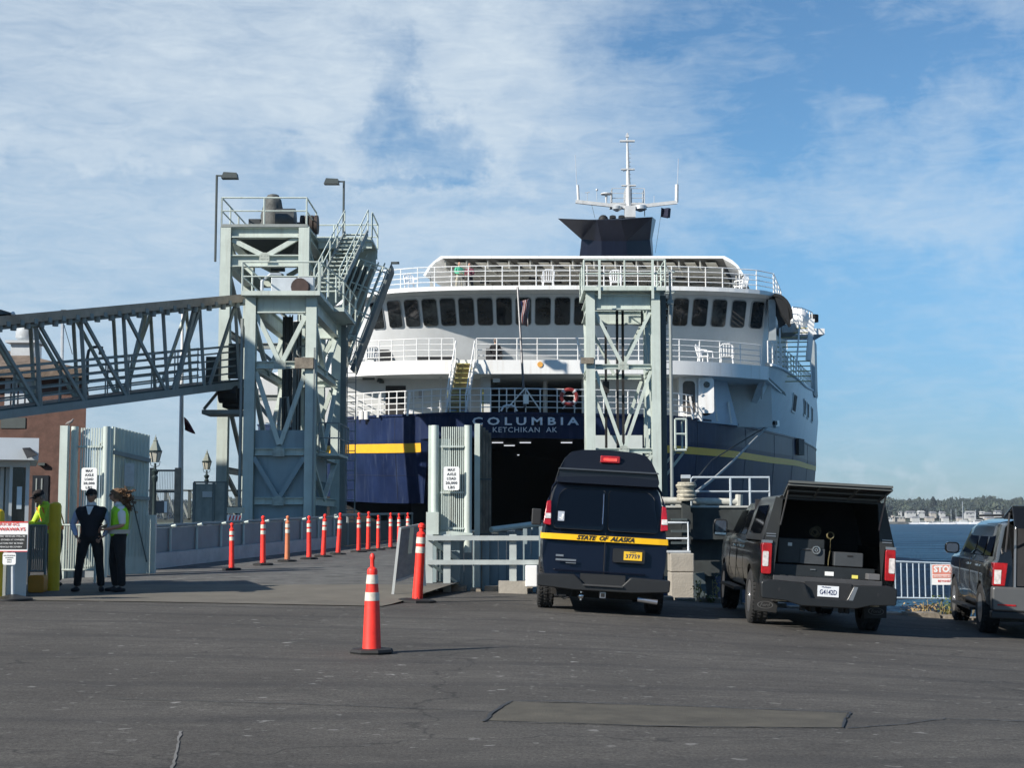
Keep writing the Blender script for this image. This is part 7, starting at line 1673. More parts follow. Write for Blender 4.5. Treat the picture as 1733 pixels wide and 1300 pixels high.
def truck():
    t = thing('pickup_truck', 'black pickup truck with a black canopy, its rear hatch raised over tool boxes', 'pickup truck')
    # lower body and bed sides
    half = [(.0, .50), (.90, .50), (.97, .62), (1.005, .86), (1.0, 1.12), (.97, 1.26), (.955, 1.30)]
    cabh = half+[(.93, 1.36), (.80, 1.78), (.72, 1.90), (.55, 1.94), (0, 1.955)]
    def side(name, sx):
        # bed side, seen foreshortened, hollow bed between the sides
        r = []
        for y in (0, .25, 1.1, 2.25):
            p = [(.80, .62), (.90, .60), (.97, .66), (1.005, .86), (1.0, 1.12), (.97, 1.27), (.92, 1.30), (.84, 1.30)]
            r.append([Vector((sx*(x-(.02 if y == 0 else 0)), y, z)) for x, z in p])
        o = MB().loft(r, True, True).build(name, car_black, t, True, auto=30); arch_cut(o, [(-1.3, 1.3, 1.28, .42, .50)]); return o
    side('bed_side', -1); side('bed_side', 1)
    def cring(y, sx=1, top=1.0):
        return [Vector((x*sx, y, z if z < 1.3 else 1.3+(z-1.3)*top)) for x, z in cabh]+[Vector((-x*sx, y, z if z < 1.3 else 1.3+(z-1.3)*top)) for x, z in reversed(cabh)]
    cab = MB().loft([cring(2.28, 1, .98), cring(2.5), cring(3.9), cring(4.3, 1, .86), cring(4.85, 1, .18), cring(5.4, .99, .06), cring(6.05, .97, .0), cring(6.2, .93, -.02)], True, True).build('cab', car_black, t, True, auto=30)
    arch_cut(cab, [(-1.3, -.7, 5.35, .42, .50), (.7, 1.3, 5.35, .42, .50)])
    for sx in (-1, 1):
        for y0, y1, ya in ((2.45, 3.15, 0), (3.25, 4.3, .35)): MB().add([(sx*.945, y0, 1.37), (sx*.945, y1+ya, 1.37), (sx*.812, y1-.05, 1.78), (sx*.812, y0+.04, 1.78)], [(0,1,2,3)]).build('side_window', car_glass, t)
        MB().bar((sx*1.02, 2.5, .48), (sx*1.02, 4.7, .48), .16, .05).build('running_board', plastic, t)
        for y in (3.2, 4.35): MB().box(sx*1.006-.004, sx*1.006+.004, y, y+.012, .62, 1.3).build('door_gap', under_m, t)
        for y in (2.55, 3.5): MB().box(sx*1.012-.012, sx*1.012+.012, y, y+.2, 1.16, 1.2).build('door_handle', chrome, t)
        # towing mirror
        m_ = MB().prism([(sx*(1.16+x), 4.55, 1.46+z) for x, z in rrect(.24, .30, .06)], (0, .1, 0)).build('mirror', plastic, t, True, .01); MB().bar((sx*.94, 4.62, 1.4), (sx*1.1, 4.6, 1.4), .05, .05).build('mirror_arm', plastic, m_)
        MB().prism([(sx*(1.16+x), 4.545, 1.48+z) for x, z in rrect(.19, .2, .04)], (0, .006, 0)).build('mirror_glass', mat('mirror_glass', (.04, .05, .07), .03, .0, var=0, spec=.9), m_); MB().box(sx*1.16-.1, sx*1.16+.1, 4.535, 4.545, 1.33, 1.37).build('mirror_spot', chrome, m_)
    # canopy on the bed: slanted sides, open rear
    ch = [(.97, 1.30), (.955, 1.36), (.80, 1.90), (.72, 1.985), (.5, 2.03), (0, 2.05)]
    def kr(y, s=1.0, off=0): return [Vector((x*s, y, z-off)) for x, z in ch]+[Vector((-x*s, y, z-off)) for x, z in reversed(ch[:-1])]
    outer0, outer1 = kr(.02), kr(2.26); inn0, inn1 = [Vector((p.x*.94, p.y+.005, min(p.z, 2.0)-(.03 if p.z > 1.5 else 0))) for p in outer0], [Vector((p.x*.94, p.y, min(p.z, 2.0)-(.03 if p.z > 1.5 else 0))) for p in outer1]
    MB().loft([outer0, outer1, inn1, inn0, outer0], False).build('canopy', mat('canopy_black', (.014, .015, .016), .35, var=.1, coat=.3), t, True, auto=30)
    MB().add(outer1, [tuple(range(len(outer1)))]).build('canopy_front', blackp, t)
    for sx in (-1, 1):
        MB().prism([(sx*.99, .0, .70), (sx*.80, .0, .70), (sx*.70, .0, 1.93), (sx*.80, .0, 1.96), (sx*.94, 0, 1.40), (sx*.93, 0, 1.30)], (0, .05, 0)).build('rear_pillar', mat('pillar_satin', (.022, .024, .024), .55, var=.1, vscale=5), t)
        for z in (1.40, 1.365): MB().box(sx*.85-.07, sx*.85+.07, -.012, .0, z, z+.014).build('latch_bar', rim_m, t)
        MB().add([(sx*.952, .45, 1.40), (sx*.952, 1.9, 1.40), (sx*.83, 1.8, 1.84), (sx*.83, .52, 1.84)], [(0,1,2,3)]).build('canopy_window', car_glass, t)
        # tail lamps
        lo = MB().prism([(sx*(.905+x), -.035, 1.04+z) for x, z in rrect(.15, .46, .03)], (0, .2, 0)).build('tail_lamp', lamp_red, t, True, .01)
        MB().prism([(sx*(.925+x), -.042, 1.035+z) for x, z in rrect(.085, .22, .015)], (0, .01, 0)).build('reversing_light', lamp_clear, lo); MB().box(sx*.905-.075, sx*.905+.075, -.036, .1, 1.27, 1.31).build('lamp_cap', rim_m, lo)
        # mud flap with a plain oval embossed
        mf = MB().prism([(sx*.62, .52, .56), (sx*.98, .52, .72), (sx*.99, .52, .24), (sx*.66, .52, .22)], (0, .02, 0)).build('mud_flap', black, t)
        MB().loft([[Vector((sx*.83+.12*k_*cos(a), .515, .33+.055*k_*sin(a))) for a in [2*pi*q/20 for q in range(20)]] for k_ in (1, .88)], True).build('flap_oval', mat('oval_grey', (.10, .10, .10), .5), mf)
        text_mb('Ford', .075, .001, 0, .3, 1, 'CENTER', .15).xform(Matrix.Translation((sx*.83, .512, .33)) @ UP).build('flap_lettering', mat('oval_grey', (.10, .10, .10), .5), mf)
        MB().box(sx*.67-.08, sx*.67+.08, -.10, -.06, .43, .475).build('step_light', mat('amber_white', (.6, .55, .4), .3, var=.2, vscale=20), t, bevel=.008)
        # lift struts
        MB().tube((sx*.72, -.02, 1.55), (sx*.70, -.55, 2.05), .012, 6).build('gas_strut', rim_m, t)
    # raised hatch with framed underside
    hs = mat('hatch_black', (.012, .013, .014), .4, var=.1)
    A = Vector((0, .0, 2.0)); B_ = Vector((0, -.82, 2.17))
    h = MB().prism([(-.70, .0, 1.985), (.70, .0, 1.985), (.74, -.82, 2.15), (-.74, -.82, 2.15)], (0, 0.0, .035)).build('hatch', hs, t, bevel=.008)
    MB().prism([(-.74, -.83, 2.15), (.74, -.83, 2.15), (.74, -.83, 2.185), (-.74, -.83, 2.185)], (0, .02, 0)).build('hatch_edge', mat('edge_lit', (.10, .105, .10), .4), h)
    fr = mat('hatch_frame', (.10, .105, .10), .5)
    for a, b in (((-.70, -.1, 1.985), (.70, -.1, 1.985)), ((-.71, -.42, 2.05), (.71, -.42, 2.05)), ((-.73, -.79, 2.125), (.73, -.79, 2.125)), ((-.69, -.05, 1.97), (-.73, -.8, 2.125)), ((.69, -.05, 1.97), (.73, -.8, 2.125)), ((-.25, -.05, 1.975), (-.28, -.8, 2.13)), ((.25, -.05, 1.975), (.28, -.8, 2.13))): MB().bar(a, b, .03, .025).build('hatch_rib', fr, h)
    MB().box(-.70, .70, -.02, .03, 1.93, 1.985).build('rear_header', hs, t)
    # bed floor, tail sill, bumper
    MB().box(-.84, .84, .02, 2.2, .66, .74).build('bed_floor', plastic, t); MB().box(-.80, .80, -.03, .04, .68, .80).build('tail_sill', mat('sill_grey', (.05, .05, .052), .5, var=.15), t, bevel=.01)
    for k in range(11): MB().box(-.70+.13*k, -.62+.13*k, -.02, .02, .80, .815).build('sill_pad', plastic, t)
    MB().box(-.84, .84, 2.2, 2.26, .7, 1.95).build('bed_front_wall', darkint, t)
    bp = rpoly([(-.98, .46), (-.99, .70), (-.88, .74), (-.36, .72), (-.26, .50), (.26, .50), (.36, .72), (.88, .74), (.99, .70), (.98, .46), (.62, .44), (.40, .38), (-.40, .38), (-.62, .44)], .03)
    MB().prism([Vector((x, -.18, z)) for x, z in bp], (0, .24, 0)).build('bumper', mat('bumper_satin', (.016, .017, .018), .35, var=.1, vscale=5), t, True, .015)
    MB().box(-.34, .34, -.09, .05, .48, .74).build('bumper_recess', blackp, t)
    for sx in (-1, 1): MB().prism([(sx*.29, -.185, .50), (sx*.36, -.185, .70), (sx*.42, -.185, .70), (sx*.35, -.185, .50)], (0, .02, 0)).build('recess_edge', rim_m if sx > 0 else plastic, t); 
    for x in (-.72, .72): MB().tube((x, -.186, .60), (x, -.17, .60), .025, 12).build('parking_sensor', blackp, t)
    pl = MB().box(-.155, .155, -.105, -.095, .53, .69).build('number_plate', plate_w, t); text_mb('G4142D', .10, .001, .001, 0, 1.0, 'CENTER', .25).xform(Matrix.Translation((.0, -.108, .595)) @ UP).build('plate_lettering', ink, pl); text_mb('Washington', .028, .001).xform(Matrix.Translation((-.03, -.108, .67)) @ UP).build('plate_lettering', ink, pl)
    MB().box(-.06, .06, -.12, .2, .36, .44).build('tow_hitch', plastic, t); MB().box(-.04, .04, -.125, -.1, .375, .425).build('hitch_hole', black, t)
    mb = MB().box(-.75, .75, .3, 5.4, .40, .56).tube((-.75, 1.28, .42), (.75, 1.28, .42), .07, 8).sphere((0, 1.28, .40), .18, 12, 8); mb.build('underbody', under_m, t)
    for sx in (-.35, -.2, .22, .3): MB().box(sx-.03, sx+.03, -.05, .1, .30, .40).build('bracket', under_m, t)
    for x in (-.86, .86):
        for y in (1.28, 5.35): wheel(t, x, y, .42, .29)
    # load
    return t
def truck_load(tr, M):
    def top(name, lab, cat_, build):
        o = build(); tag(o, lab, cat_); o.matrix_world = M @ o.matrix_world; return o
    bx = mat('box_charcoal', (.018, .021, .023), .45, var=.15, vscale=4); bx2 = mat('box_grey', (.05, .055, .06), .5, var=.1, vscale=4)
    t = thing('tool_cabinet', 'large dark tool cabinet with bright round reel inside the pickup bed', 'tool box')
    MB().box(-.70, .0, .35, .95, .98, 1.36).build('case', bx, t, bevel=.015); MB().box(-.36, -.0, .33, .35, .99, 1.22).build('door', bx2, t)
    MB().torus((-.13, .31, 1.20), .055, .016, 16, 6, 'y').torus((-.13, .31, 1.20), .02, .012, 12, 6, 'y').build('reel', chrome, t, True); MB().tube((-.36, .32, 1.195), (-.22, .32, 1.195), .008, 6).build('handle', chrome, t); MB().box(-.55, -.49, .335, .349, 1.24, 1.29).build('notice', rim_m, t)
    t.matrix_world = M
    t2 = thing('drawer_unit', 'low dark drawer unit on the bed floor with a white notice and a yellow one', 'drawer unit')
    MB().box(-.78, .74, .25, 1.3, .745, .965).build('case', bx, t2, bevel=.01); MB().box(.0, .13, .24, .249, .83, .89).build('white_notice', signwhite, t2); MB().box(.40, .49, .24, .249, .81, .86).build('yellow_notice', mat('notice_yellow', (.8, .7, .15), .5, emit=None), t2); MB().box(-.22, -.14, .235, .249, .90, .915).build('handle', chrome, t2)
    t2.matrix_world = M
    t3 = thing('storage_crate', 'mid grey storage crate right of the tool cabinet in the pickup bed', 'crate'); MB().box(.14, .57, .30, .8, .98, 1.19).build('case', bx2, t3, bevel=.012); MB().box(.33, .41, .29, .299, 1.13, 1.15).build('handle_slot', black, t3); t3.matrix_world = M
    o = MB().box(.60, .78, .05, .3, .81, .90).build('foam_block', mat('foam_grey', (.10, .10, .105), .8), None, bevel=.01); tag(o, 'small grey block at the right end of the pickup tail sill', 'block'); o.matrix_world = M
    rp = mat('strap_tan', (.09, .075, .045), .9, var=.3)
    mb = MB(); rnd = random.Random(4)
    for k in range(5): mb.torus((-.12+rnd.uniform(-.03,.03), .5+.02*k, 1.47+rnd.uniform(-.02,.03)), .045+.006*k, .008, 16, 5, 'y')
    o = mb.build('coiled_strap', rp, None, True); tag(o, 'coiled tan strap lying on top of the dark tool cabinet', 'strap'); o.matrix_world = M
    mb = MB()
    for k in range(3): mb.torus((.10, .45+.03*k, 1.43), .05, .007, 16, 5, 'y')
    mb.path([(.10, .45, 1.38), (.08, .34, 1.2), (.06, .34, 1.05), (.06, .34, .98)], .007, 6); o = mb.build('hanging_hose', mat('hose_brass', (.13, .11, .05), .5), None, True); tag(o, 'brassy coiled hose hanging in the gap between tool cabinet and grey crate', 'hose'); o.matrix_world = M
def suv():
    t = thing('suv', 'dark grey sport utility vehicle with its tailgate open, cut off by the right edge', 'suv')
    half = [(.0, .38), (.90, .38), (.99, .50), (1.02, .80), (1.015, 1.05), (.985, 1.16), (.965, 1.16)]
    full = half+[(.93, 1.22), (.81, 1.73), (.72, 1.83), (.55, 1.88), (0, 1.90)]
    def ring(y, sx=1, top=1.0, rear=0):
        f = lambda z: y+rear*max(0, z-1.1)
        return [Vector((x*sx, f(z), z if z < 1.2 else 1.2+(z-1.2)*top)) for x, z in full]+[Vector((-x*sx, f(z), z if z < 1.2 else 1.2+(z-1.2)*top)) for x, z in reversed(full)]
    b = MB().loft([ring(.04, .95, 1, .32), ring(.25, .995, 1, .18), ring(1.0), ring(3.0), ring(3.5, 1, .92), ring(4.15, 1, .2), ring(4.7, .99, .04), ring(5.15, .95, 0), ring(5.3, .9, -.02)], True, True).build('body', car_grey, t, True, auto=30)
    arch_cut(b, [(-1.3, -.7, 1.12, .38, .47), (.7, 1.3, 1.12, .38, .47), (-1.3, -.7, 4.2, .38, .47), (.7, 1.3, 4.2, .38, .47), ])
    for sx in (-1, 1):
        for y0, y1, ya in ((.55, 1.2, 0), (1.3, 2.2, 0), (2.3, 3.2, .45)): MB().add([(sx*.944, y0, 1.27), (sx*.944, y1+ya, 1.27), (sx*.80, y1, 1.72), (sx*.80, y0+.12, 1.72)], [(0,1,2,3)]).build('side_window', car_glass, t)
        for y in (1.25, 2.25, 3.45): MB().box(sx*1.021-.003, sx*1.021+.003, y, y+.012, .5, 1.2).build('door_gap', under_m, t)
        MB().bar((sx*1.03, 1.6, .36), (sx*1.03, 3.75, .36), .14, .05).build('running_board', plastic, t)
        m_ = MB().prism([(sx*(1.17+x), 3.3, 1.34+z) for x, z in rrect(.25, .20, .07)], (0, .1, 0)).build('mirror', car_grey, t, True, .015); MB().prism([(sx*(1.17+x), 3.295, 1.34+z) for x, z in rrect(.20, .15, .05)], (0, .004, 0)).build('mirror_glass', mat('mirror_glass', (.04, .05, .07), .03), m_)
        lo = MB().prism([(sx*.76, -.012, 1.17), (sx*.975, -.012, 1.17), (sx*.985, -.012, .81), (sx*.80, -.012, .81)], (0, .3, 0)).build('tail_lamp', lamp_red, t, True, .01); MB().prism([(sx*.86, -.018, 1.06), (sx*.965, -.018, 1.06), (sx*.97, -.018, .84), (sx*.87, -.018, .84)], (0, .02, 0)).build('reversing_light', lamp_clear, lo)
        for y in (1.35, 2.4): MB().box(sx*1.02-.012, sx*1.02+.012, y, y+.2, 1.08, 1.115).build('door_handle', chrome, t)
        MB().tube((sx*.74, .6, 1.93), (sx*.74, 3.0, 1.93), .02, 8).build('roof_rail', blackp, t)
    MB().prism([Vector((x, -.05, z)) for x, z in rpoly([(-1.0, .42), (-1.0, .80), (1.0, .80), (1.0, .42)], .05)], (0, .2, 0)).build('bumper', mat('bumper_silver', (.13, .133, .135), .3, .4, var=.06), t, True, .03)
    for sx in (-1, 1): MB().box(sx*.78-.14, sx*.78+.14, -.06, -.045, .505, .53).build('reflector', lamp_red, t)
    MB().box(-1.0, 1.0, -.03, .2, .30, .415).build('lower_bumper', plastic, t, bevel=.02)
    MB().box(-.64, .64, -.0, .02, .82, 1.80).build('load_opening', darkint, t)
    MB().box(-.67, -.64, -.02, .03, .80, 1.80).build('opening_trim', rim_m, t)
    g = MB().prism([(-.80, .25, 1.86), (.80, .25, 1.86), (.84, -.75, 2.02), (-.84, -.75, 2.02)], (0, 0, .05)).prism([(-.84, -.75, 2.04), (.84, -.75, 2.04), (.84, -.98, 1.72), (-.84, -.98, 1.72)], (0, -.05, .0)).build('tailgate', car_grey, t, bevel=.015)
    MB().tube((-.80, -.02, 1.35), (-.82, -.45, 1.95), .014, 6).build('gas_strut', rim_m, t)
    MB().box(-.75, .75, .3, 4.9, .28, .40).build('underbody', under_m, t)
    for x in (-.88, .88):
        for y in (1.12, 4.2): wheel(t, x, y, .40, .29)
    return t
def set_vehicle(t, pxl, pyl, x_ref, y_ref, yaw, roll, scale=1):
    """stand the vehicle so that the wheel contact (x_ref, y_ref) projects on the given picture point"""
    p = G(pxl, pyl); t.rotation_euler = Euler((0, roll, yaw), 'XYZ'); t.scale = (scale,)*3
    M = Matrix.LocRotScale(Vector((0,0,0)), t.rotation_euler, t.scale); q = M @ Vector((x_ref, y_ref, 0)); t.location = p-q; bpy.context.view_layer.update()
v = van(); set_vehicle(v, 922, 1029, -.88, 1.0-.1, R(-1.0), R(3.3), 1.0)
tk = truck(); set_vehicle(tk, 1281, 1056, -.86, 1.28-.1, R(-2.5), R(3.3), 1.0); truck_load(tk, tk.matrix_world.copy())
sv = suv(); set_vehicle(sv, 1673, 1072, -.88, 1.12-.1, R(-9), R(2.4), 1.0)
# ------------------------------------------------------------------ people
def skin_mb(chains, sub=2):
    """chains: list of lists of (pos, rx, ry); vertices at the same position are shared; first vertex is the root"""
    vs = []; rad = []; es = []; idx = {}
    for ch_ in chains:
        prev = None
        for pos, rx, ry in ch_:
            key = tuple(round(c, 4) for c in pos)
            if key not in idx: idx[key] = len(vs); vs.append(Vector(pos)); rad.append((rx, ry))
            if prev is not None and prev != idx[key]: es.append((prev, idx[key]))
            prev = idx[key]
    me = bpy.data.meshes.new('sk'); me.from_pydata([tuple(v) for v in vs], es, []); o = bpy.data.objects.new('sk', me); COL.objects.link(o)
    m = o.modifiers.new('s', 'SKIN'); m.use_smooth_shade = True
    if not me.skin_vertices:
        bm = bmesh.new(); bm.from_mesh(me); bm.verts.layers.skin.verify(); bm.to_mesh(me); bm.free()
    for i, sv_ in enumerate(me.skin_vertices[0].data): sv_.radius = rad[i]; sv_.use_root = (i == 0)
    s = o.modifiers.new('u', 'SUBSURF'); s.levels = sub; s.render_levels = sub
    dg = bpy.context.evaluated_depsgraph_get(); r = bpy.data.meshes.new_from_object(o.evaluated_get(dg)); mb = MB(); mb.v = [v.co.copy() for v in r.vertices]; mb.f = [tuple(p.vertices) for p in r.polygons]
    bpy.data.objects.remove(o); bpy.data.meshes.remove(r); return mb
def head_mb(c, yaw=0, pitch=0, s=1.0):
    """face looks to -Y; c = centre of the head"""
    mb = MB(); n, m = 24, 18; rings = []
    for j in range(m+1):
        th = pi*j/m; z = cos(th); rr = max(sin(th), .015); ring = []
        for k in range(n):
            a = 2*pi*k/n; x = rr*cos(a)*.076; y = rr*sin(a)*.098; zz = z*.118
            if z < 0: x *= 1+.28*z; y *= 1+.12*z                       # narrower jaw
            if sin(a) < -.6 and -.95 < z < .0: y -= .010*(1-abs(z+.5)*1.2)     # chin and mouth
            if sin(a) < -.8 and .02 < z < .3: y += .008                     # eye sockets
            if sin(a) > 0 and z < -.3: y *= .85
            ring.append(Vector((x, y, zz)))
        rings.append(ring)
    mb.loft(rings, True, True)
    mb.add([(-.008, -.094, .018), (.008, -.094, .018), (.016, -.098, -.022), (-.016, -.098, -.022), (0, -.124, -.018), (0, -.098, .022)], [(0,5,4),(5,1,4),(1,2,4),(2,3,4),(3,0,4)])
    for q in (-1, 1): mb.sphere((q*.076, .008, -.005), .026, 8, 6, (.35, .7, 1.15))
    mb.path([(-.026, -.094, -.052), (0, -.103, -.050), (.026, -.094, -.052)], .006, 5); mb.path([(-.022, -.093, -.062), (0, -.101, -.061), (.022, -.093, -.062)], .006, 5)
    M = Matrix.Translation(c) @ Matrix.Rotation(yaw, 4, 'Z') @ Matrix.Rotation(pitch, 4, 'X') @ Matrix.Scale(s, 4); return mb.xform(M), M
def hand_mb(w, d, side, curl=.6):
    """hand at the wrist w pointing along d"""
    w = Vector(w); d = Vector(d).normalized(); up = Vector((0,1,0)) if abs(d.y) < .8 else Vector((0,0,1)); a = d.cross(up).normalized(); b = a.cross(d).normalized()
    mb = skin_mb([[(w-d*.03, .026, .022), (w+d*.02, .030, .018), (w+d*.075, .036, .015), (w+d*.095, .034, .013)]], 1)
    for k, (off, L) in enumerate(((-.030, .066), (-.010, .078), (.010, .073), (.029, .058))):
        p = w+d*.085+a*off; q = p+d*L*.5+b*L*.12*curl; r = q+(d*.45+b*curl*.6).normalized()*L*.3; e = r+(d*.2+b*curl).normalized()*L*.24
        m = skin_mb([[(p, .0090, .0090), (q, .0086, .0086), (r, .008, .008), (e, .006, .006)]], 1); mb.add(m.v, m.f)
    p = w+d*.03-a*side*.028; q = p-a*side*.030+d*.030; e = q+d*.032-a*side*.006
    m = skin_mb([[(p, .012, .012), (q, .010, .010), (e, .008, .008)]], 1); return mb.add(m.v, m.f)
SKIN = mat('skin', (.46, .26, .18), .55, var=.06, vscale=8); SKIN2 = mat('skin_tan', (.40, .22, .15), .55, var=.06, vscale=8)
cloth_black = mat('cloth_black', (.010, .010, .012), .9, var=.2, vscale=8, bump=.2, bscale=20); cloth_navy = mat('vest_dark_navy', (.009, .011, .018), .85, var=.2, vscale=8, bump=.2, bscale=15)
shirt_blue = mat('shirt_light_blue', (.40, .48, .66), .85, var=.08, vscale=8, bump=.3, bscale=12); shirt_white = mat('shirt_white', (.75, .74, .72), .85, var=.05, bump=.3, bscale=12)
hiviz = mat('hiviz_yellow_green', (.36, .80, .03), .75, var=.1, vscale=10, bump=.3, bscale=12); hiviz_o = mat('hiviz_orange', (.85, .22, .03), .75, var=.1, bump=.3, bscale=12); band = mat('hiviz_band_silver', (.45, .42, .36), .6, var=.1); glass_s = mat('sunglasses', (.008, .008, .008), .1, var=0)
def person(label, J, mats, hat=None, glasses=True, hair=None, scale=1, vest_over=True, sleeves='long', head_yaw=0, head_pitch=0, hands=True, band_m=None, shoulder_m=None, collar=True):
    t = thing('person', label, 'person'); V = lambda k: Vector(J[k])
    pel, wst, cst, nkb, nk = (V(k) for k in ('pelvis', 'waist', 'chest', 'neckbase', 'neck')); top = V('head')
    legs = lambda g: [[(pel, .13*g, .10*g), (V(s+'hip'), .095*g, .095*g), (V(s+'hip').lerp(V(s+'knee'), .5), .082*g, .085*g), (V(s+'knee'), .060*g, .062*g), (V(s+'knee').lerp(V(s+'ankle'), .35), .060*g, .062*g), (V(s+'ankle'), .042*g, .045*g)] for s in 'lr']
    arms = lambda g, e=1.0: [[(cst, .155*g, .105*g), (V(s+'sh'), .064*g, .066*g), (V(s+'sh').lerp(V(s+'el'), .5), .051*g, .053*g), (V(s+'el'), .042*g, .042*g), (V(s+'el').lerp(V(s+'wr'), .4), .041*g, .041*g), (V(s+'wr'), .029*g, .027*g)] for s in 'lr']
    body = skin_mb([[(pel, .13, .10), (wst, .125, .095), (cst, .155, .105), (nkb, .075, .07), (nk, .055, .057), (top-Vector((0,0,.03)), .05, .06)]]+legs(.95)+arms(.95), 2)
    hm, HM = head_mb(top, head_yaw, head_pitch); body.add(hm.v, hm.f)
    if hands:
        for s, sg in (('l', -1), ('r', 1)):
            h = hand_mb(V(s+'wr'), V(s+'wr')-V(s+'el')+Vector(J.get(s+'hd', (0,0,0))), sg); body.add(h.v, h.f)
    body.build('body', mats['skin'], t, True)
    g = 1.13
    wv = wst.lerp(pel, .25)
    trs = skin_mb([[(pel, .150, .120), (wst, .146, .116), (wst+Vector((0,0,.06)), .14, .11)]]+[[(p, rx*g if i < 5 else .062, ry*g if i < 5 else .066) for i, (p, rx, ry) in enumerate(l)] for l in legs(1)], 2); trs.build('trousers', mats['trousers'], t, True)
    shc = [[(pel, .150, .122), (wst, .150, .118), (cst, .172, .126), (nkb, .092, .086), (nkb.lerp(nk, .8), .068, .066)]]
    slv = [[(p, rx*1.18, ry*1.18) for p, rx, ry in (l if sleeves == 'long' else l[:4])] for l in arms(1)]
    skin_mb(shc+slv, 2).build('shirt', mats['shirt'], t, True)
    if 'vest' in mats:
        vc = [[(pel-Vector((0,0,.05)), .172, .142), (wst.lerp(pel, .5), .176, .146), (wst, .176, .144), (wst.lerp(cst, .5), .186, .146), (cst, .200, .150), (nkb-Vector((0,0,.01)), .125, .110), (nkb+Vector((0,0,.035)), .085, .085)]]+[[(cst, .200, .150), (V(s+'sh')*1.0, .088, .092), (V(s+'sh')+(V(s+'sh')-cst)*.22, .06, .06)] for s in 'lr']
        vst = skin_mb(vc, 2).build('vest', mats['vest'], t, True)
        if band_m:
            p = wst.lerp(pel, .45); rings = [[p+Vector((.186*cos(a), .156*sin(a), z)) for a in [2*pi*k/28 for k in range(28)]] for z in (-.035, .035)]; MB().loft(rings, True).build('reflective_band', band_m, vst, True)
            for s in 'lr':
                q = V(s+'sh').lerp(nkb, .35); fx = 1 if q.x > cst.x else -1; dr = Vector(J.get('front', (0,-1,0))); n = Vector((-dr.y, dr.x, 0))
                for sg in (1, -1): MB().prism([cst+n*(.09*(1 if s == 'l' else -1))+dr*sg*.158+Vector((0,0,.12)), cst+n*(.13*(1 if s == 'l' else -1))+dr*sg*.154+Vector((0,0,.12)), wst+n*(.12*(1 if s == 'l' else -1))+dr*sg*.146, wst+n*(.08*(1 if s == 'l' else -1))+dr*sg*.148], dr*sg*.008).build('brace_strip', band_m, vst)
    if collar:
        MB().loft([[nkb+Vector((r*cos(a), r*.95*sin(a), z+.03*sin(a)*-.3)) for a in [2*pi*k/20 for k in range(20)]] for z, r in ((.02, .086), (.06, .076), (.075, .070))], True).build('collar', mats.get('collar', mats['shirt']), t, True)
    # shoes
    for s in 'lr':
        an = V(s+'ankle'); to = V(s+'toe'); m = skin_mb([[(an+Vector((0,0,-.01)), .05, .05), (an.lerp(to, .25)-Vector((0,0,.035)), .05, .045), (to, .045, .03)]], 2)
        for v_ in m.v: v_.z = max(v_.z, 0)
        he = an-(to-an)*.35; he.z = .035; m2 = skin_mb([[(he, .042, .035), (an.lerp(to, .4)*1.0-Vector((0,0,an.lerp(to, .4).z-.035)), .047, .035)]], 2)
        for v_ in m2.v: v_.z = max(v_.z, 0)
        m.add(m2.v, m2.f); m.build('shoe', mats.get('shoes', cloth_black), t, True)
    if glasses:
        mb = MB()
        for q in (-1, 1): mb.prism([(q*.008, -.101, .032), (q*.062, -.086, .032), (q*.058, -.088, .004), (q*.016, -.101, .002)], (0, -.008, 0)); mb.bar((q*.062, -.088, .026), (q*.078, .0, .016), .006, .006)
        mb.xform(HM).build('sunglasses', glass_s, t)
    if hat:
        mb = MB(); rings = []
        for z, r in ((.028, 1.10), (.06, 1.11), (.095, .98), (.122, .70), (.134, .25)): rings.append([Vector((.078*r*cos(a), .100*r*sin(a)+.002, z)) for a in [2*pi*k/24 for k in range(24)]])
        mb.loft(rings, True, True); 
        brim = [Vector((.074*sin(a), -.085-.085*cos(a)**.8*1.0 if abs(a) < 1.4 else -.085, .036)) for a in [R(-75+150*k/10) for k in range(11)]]; mb.prism([Vector((-.078, -.06, .040))]+brim+[Vector((.078, -.06, .040))], (0, 0, .008))
        mb.xform(HM).build('cap', hat, t, True, auto=40)
    if hair == 'short':
        mb = MB(); rings = [[Vector((.080*r*cos(a), .101*r*sin(a)+.006, z)) for a in [R(-15)+R(210)*k/18 for k in range(19)]] for z, r in ((-.045, .93), (0, 1.02), (.04, 1.04), (.07, .96))]; mb.loft(rings, False); mb.xform(HM).build('hair', mat('hair_grey', (.18, .15, .13), .9, var=.3), t, True)
    if hair == 'curly':
        hm_ = mat('hair_curly_brown', (.15, .085, .042), .75, var=.5, vscale=14); hl = mat('hair_highlight', (.24, .13, .06), .7, var=.4, vscale=20); rnd = random.Random(8); mb = MB(); m2 = MB()
        rings = [[Vector((.084*r*cos(a), .106*r*sin(a)+.012, z)) for a in [R(-38)+R(256)*k/22 for k in range(23)]] for z, r in ((-.06, 1.0), (0, 1.06), (.05, 1.08), (.07, 1.04))]; mb.loft(rings, False); mb.loft([[Vector((.086*r*cos(a), .108*r*sin(a)+.006, z)) for a in [2*pi*k/22 for k in range(22)]] for z, r in ((.055, 1.02), (.085, .90), (.112, .64), (.128, .3), (.131, .03))], True, True)
        for k in range(300):
            u = rnd.random(); c = Vector((rnd.gauss(0, .062), .06+rnd.gauss(.05, .05)+.03*u, .09-.34*u+rnd.gauss(0, .03))); r = rnd.uniform(.014, .028); ax = Vector((rnd.gauss(0,1), rnd.gauss(0,1), rnd.gauss(0,1))).normalized(); e1 = ax.orthogonal().normalized(); e2 = ax.cross(e1)
            pts = [c+e1*r*cos(a)+e2*r*sin(a)+ax*.014*(a/3) for a in [2*pi*1.3*q/8 for q in range(9)]]; (mb if rnd.random() < .72 else m2).path(pts, .0065, 4)
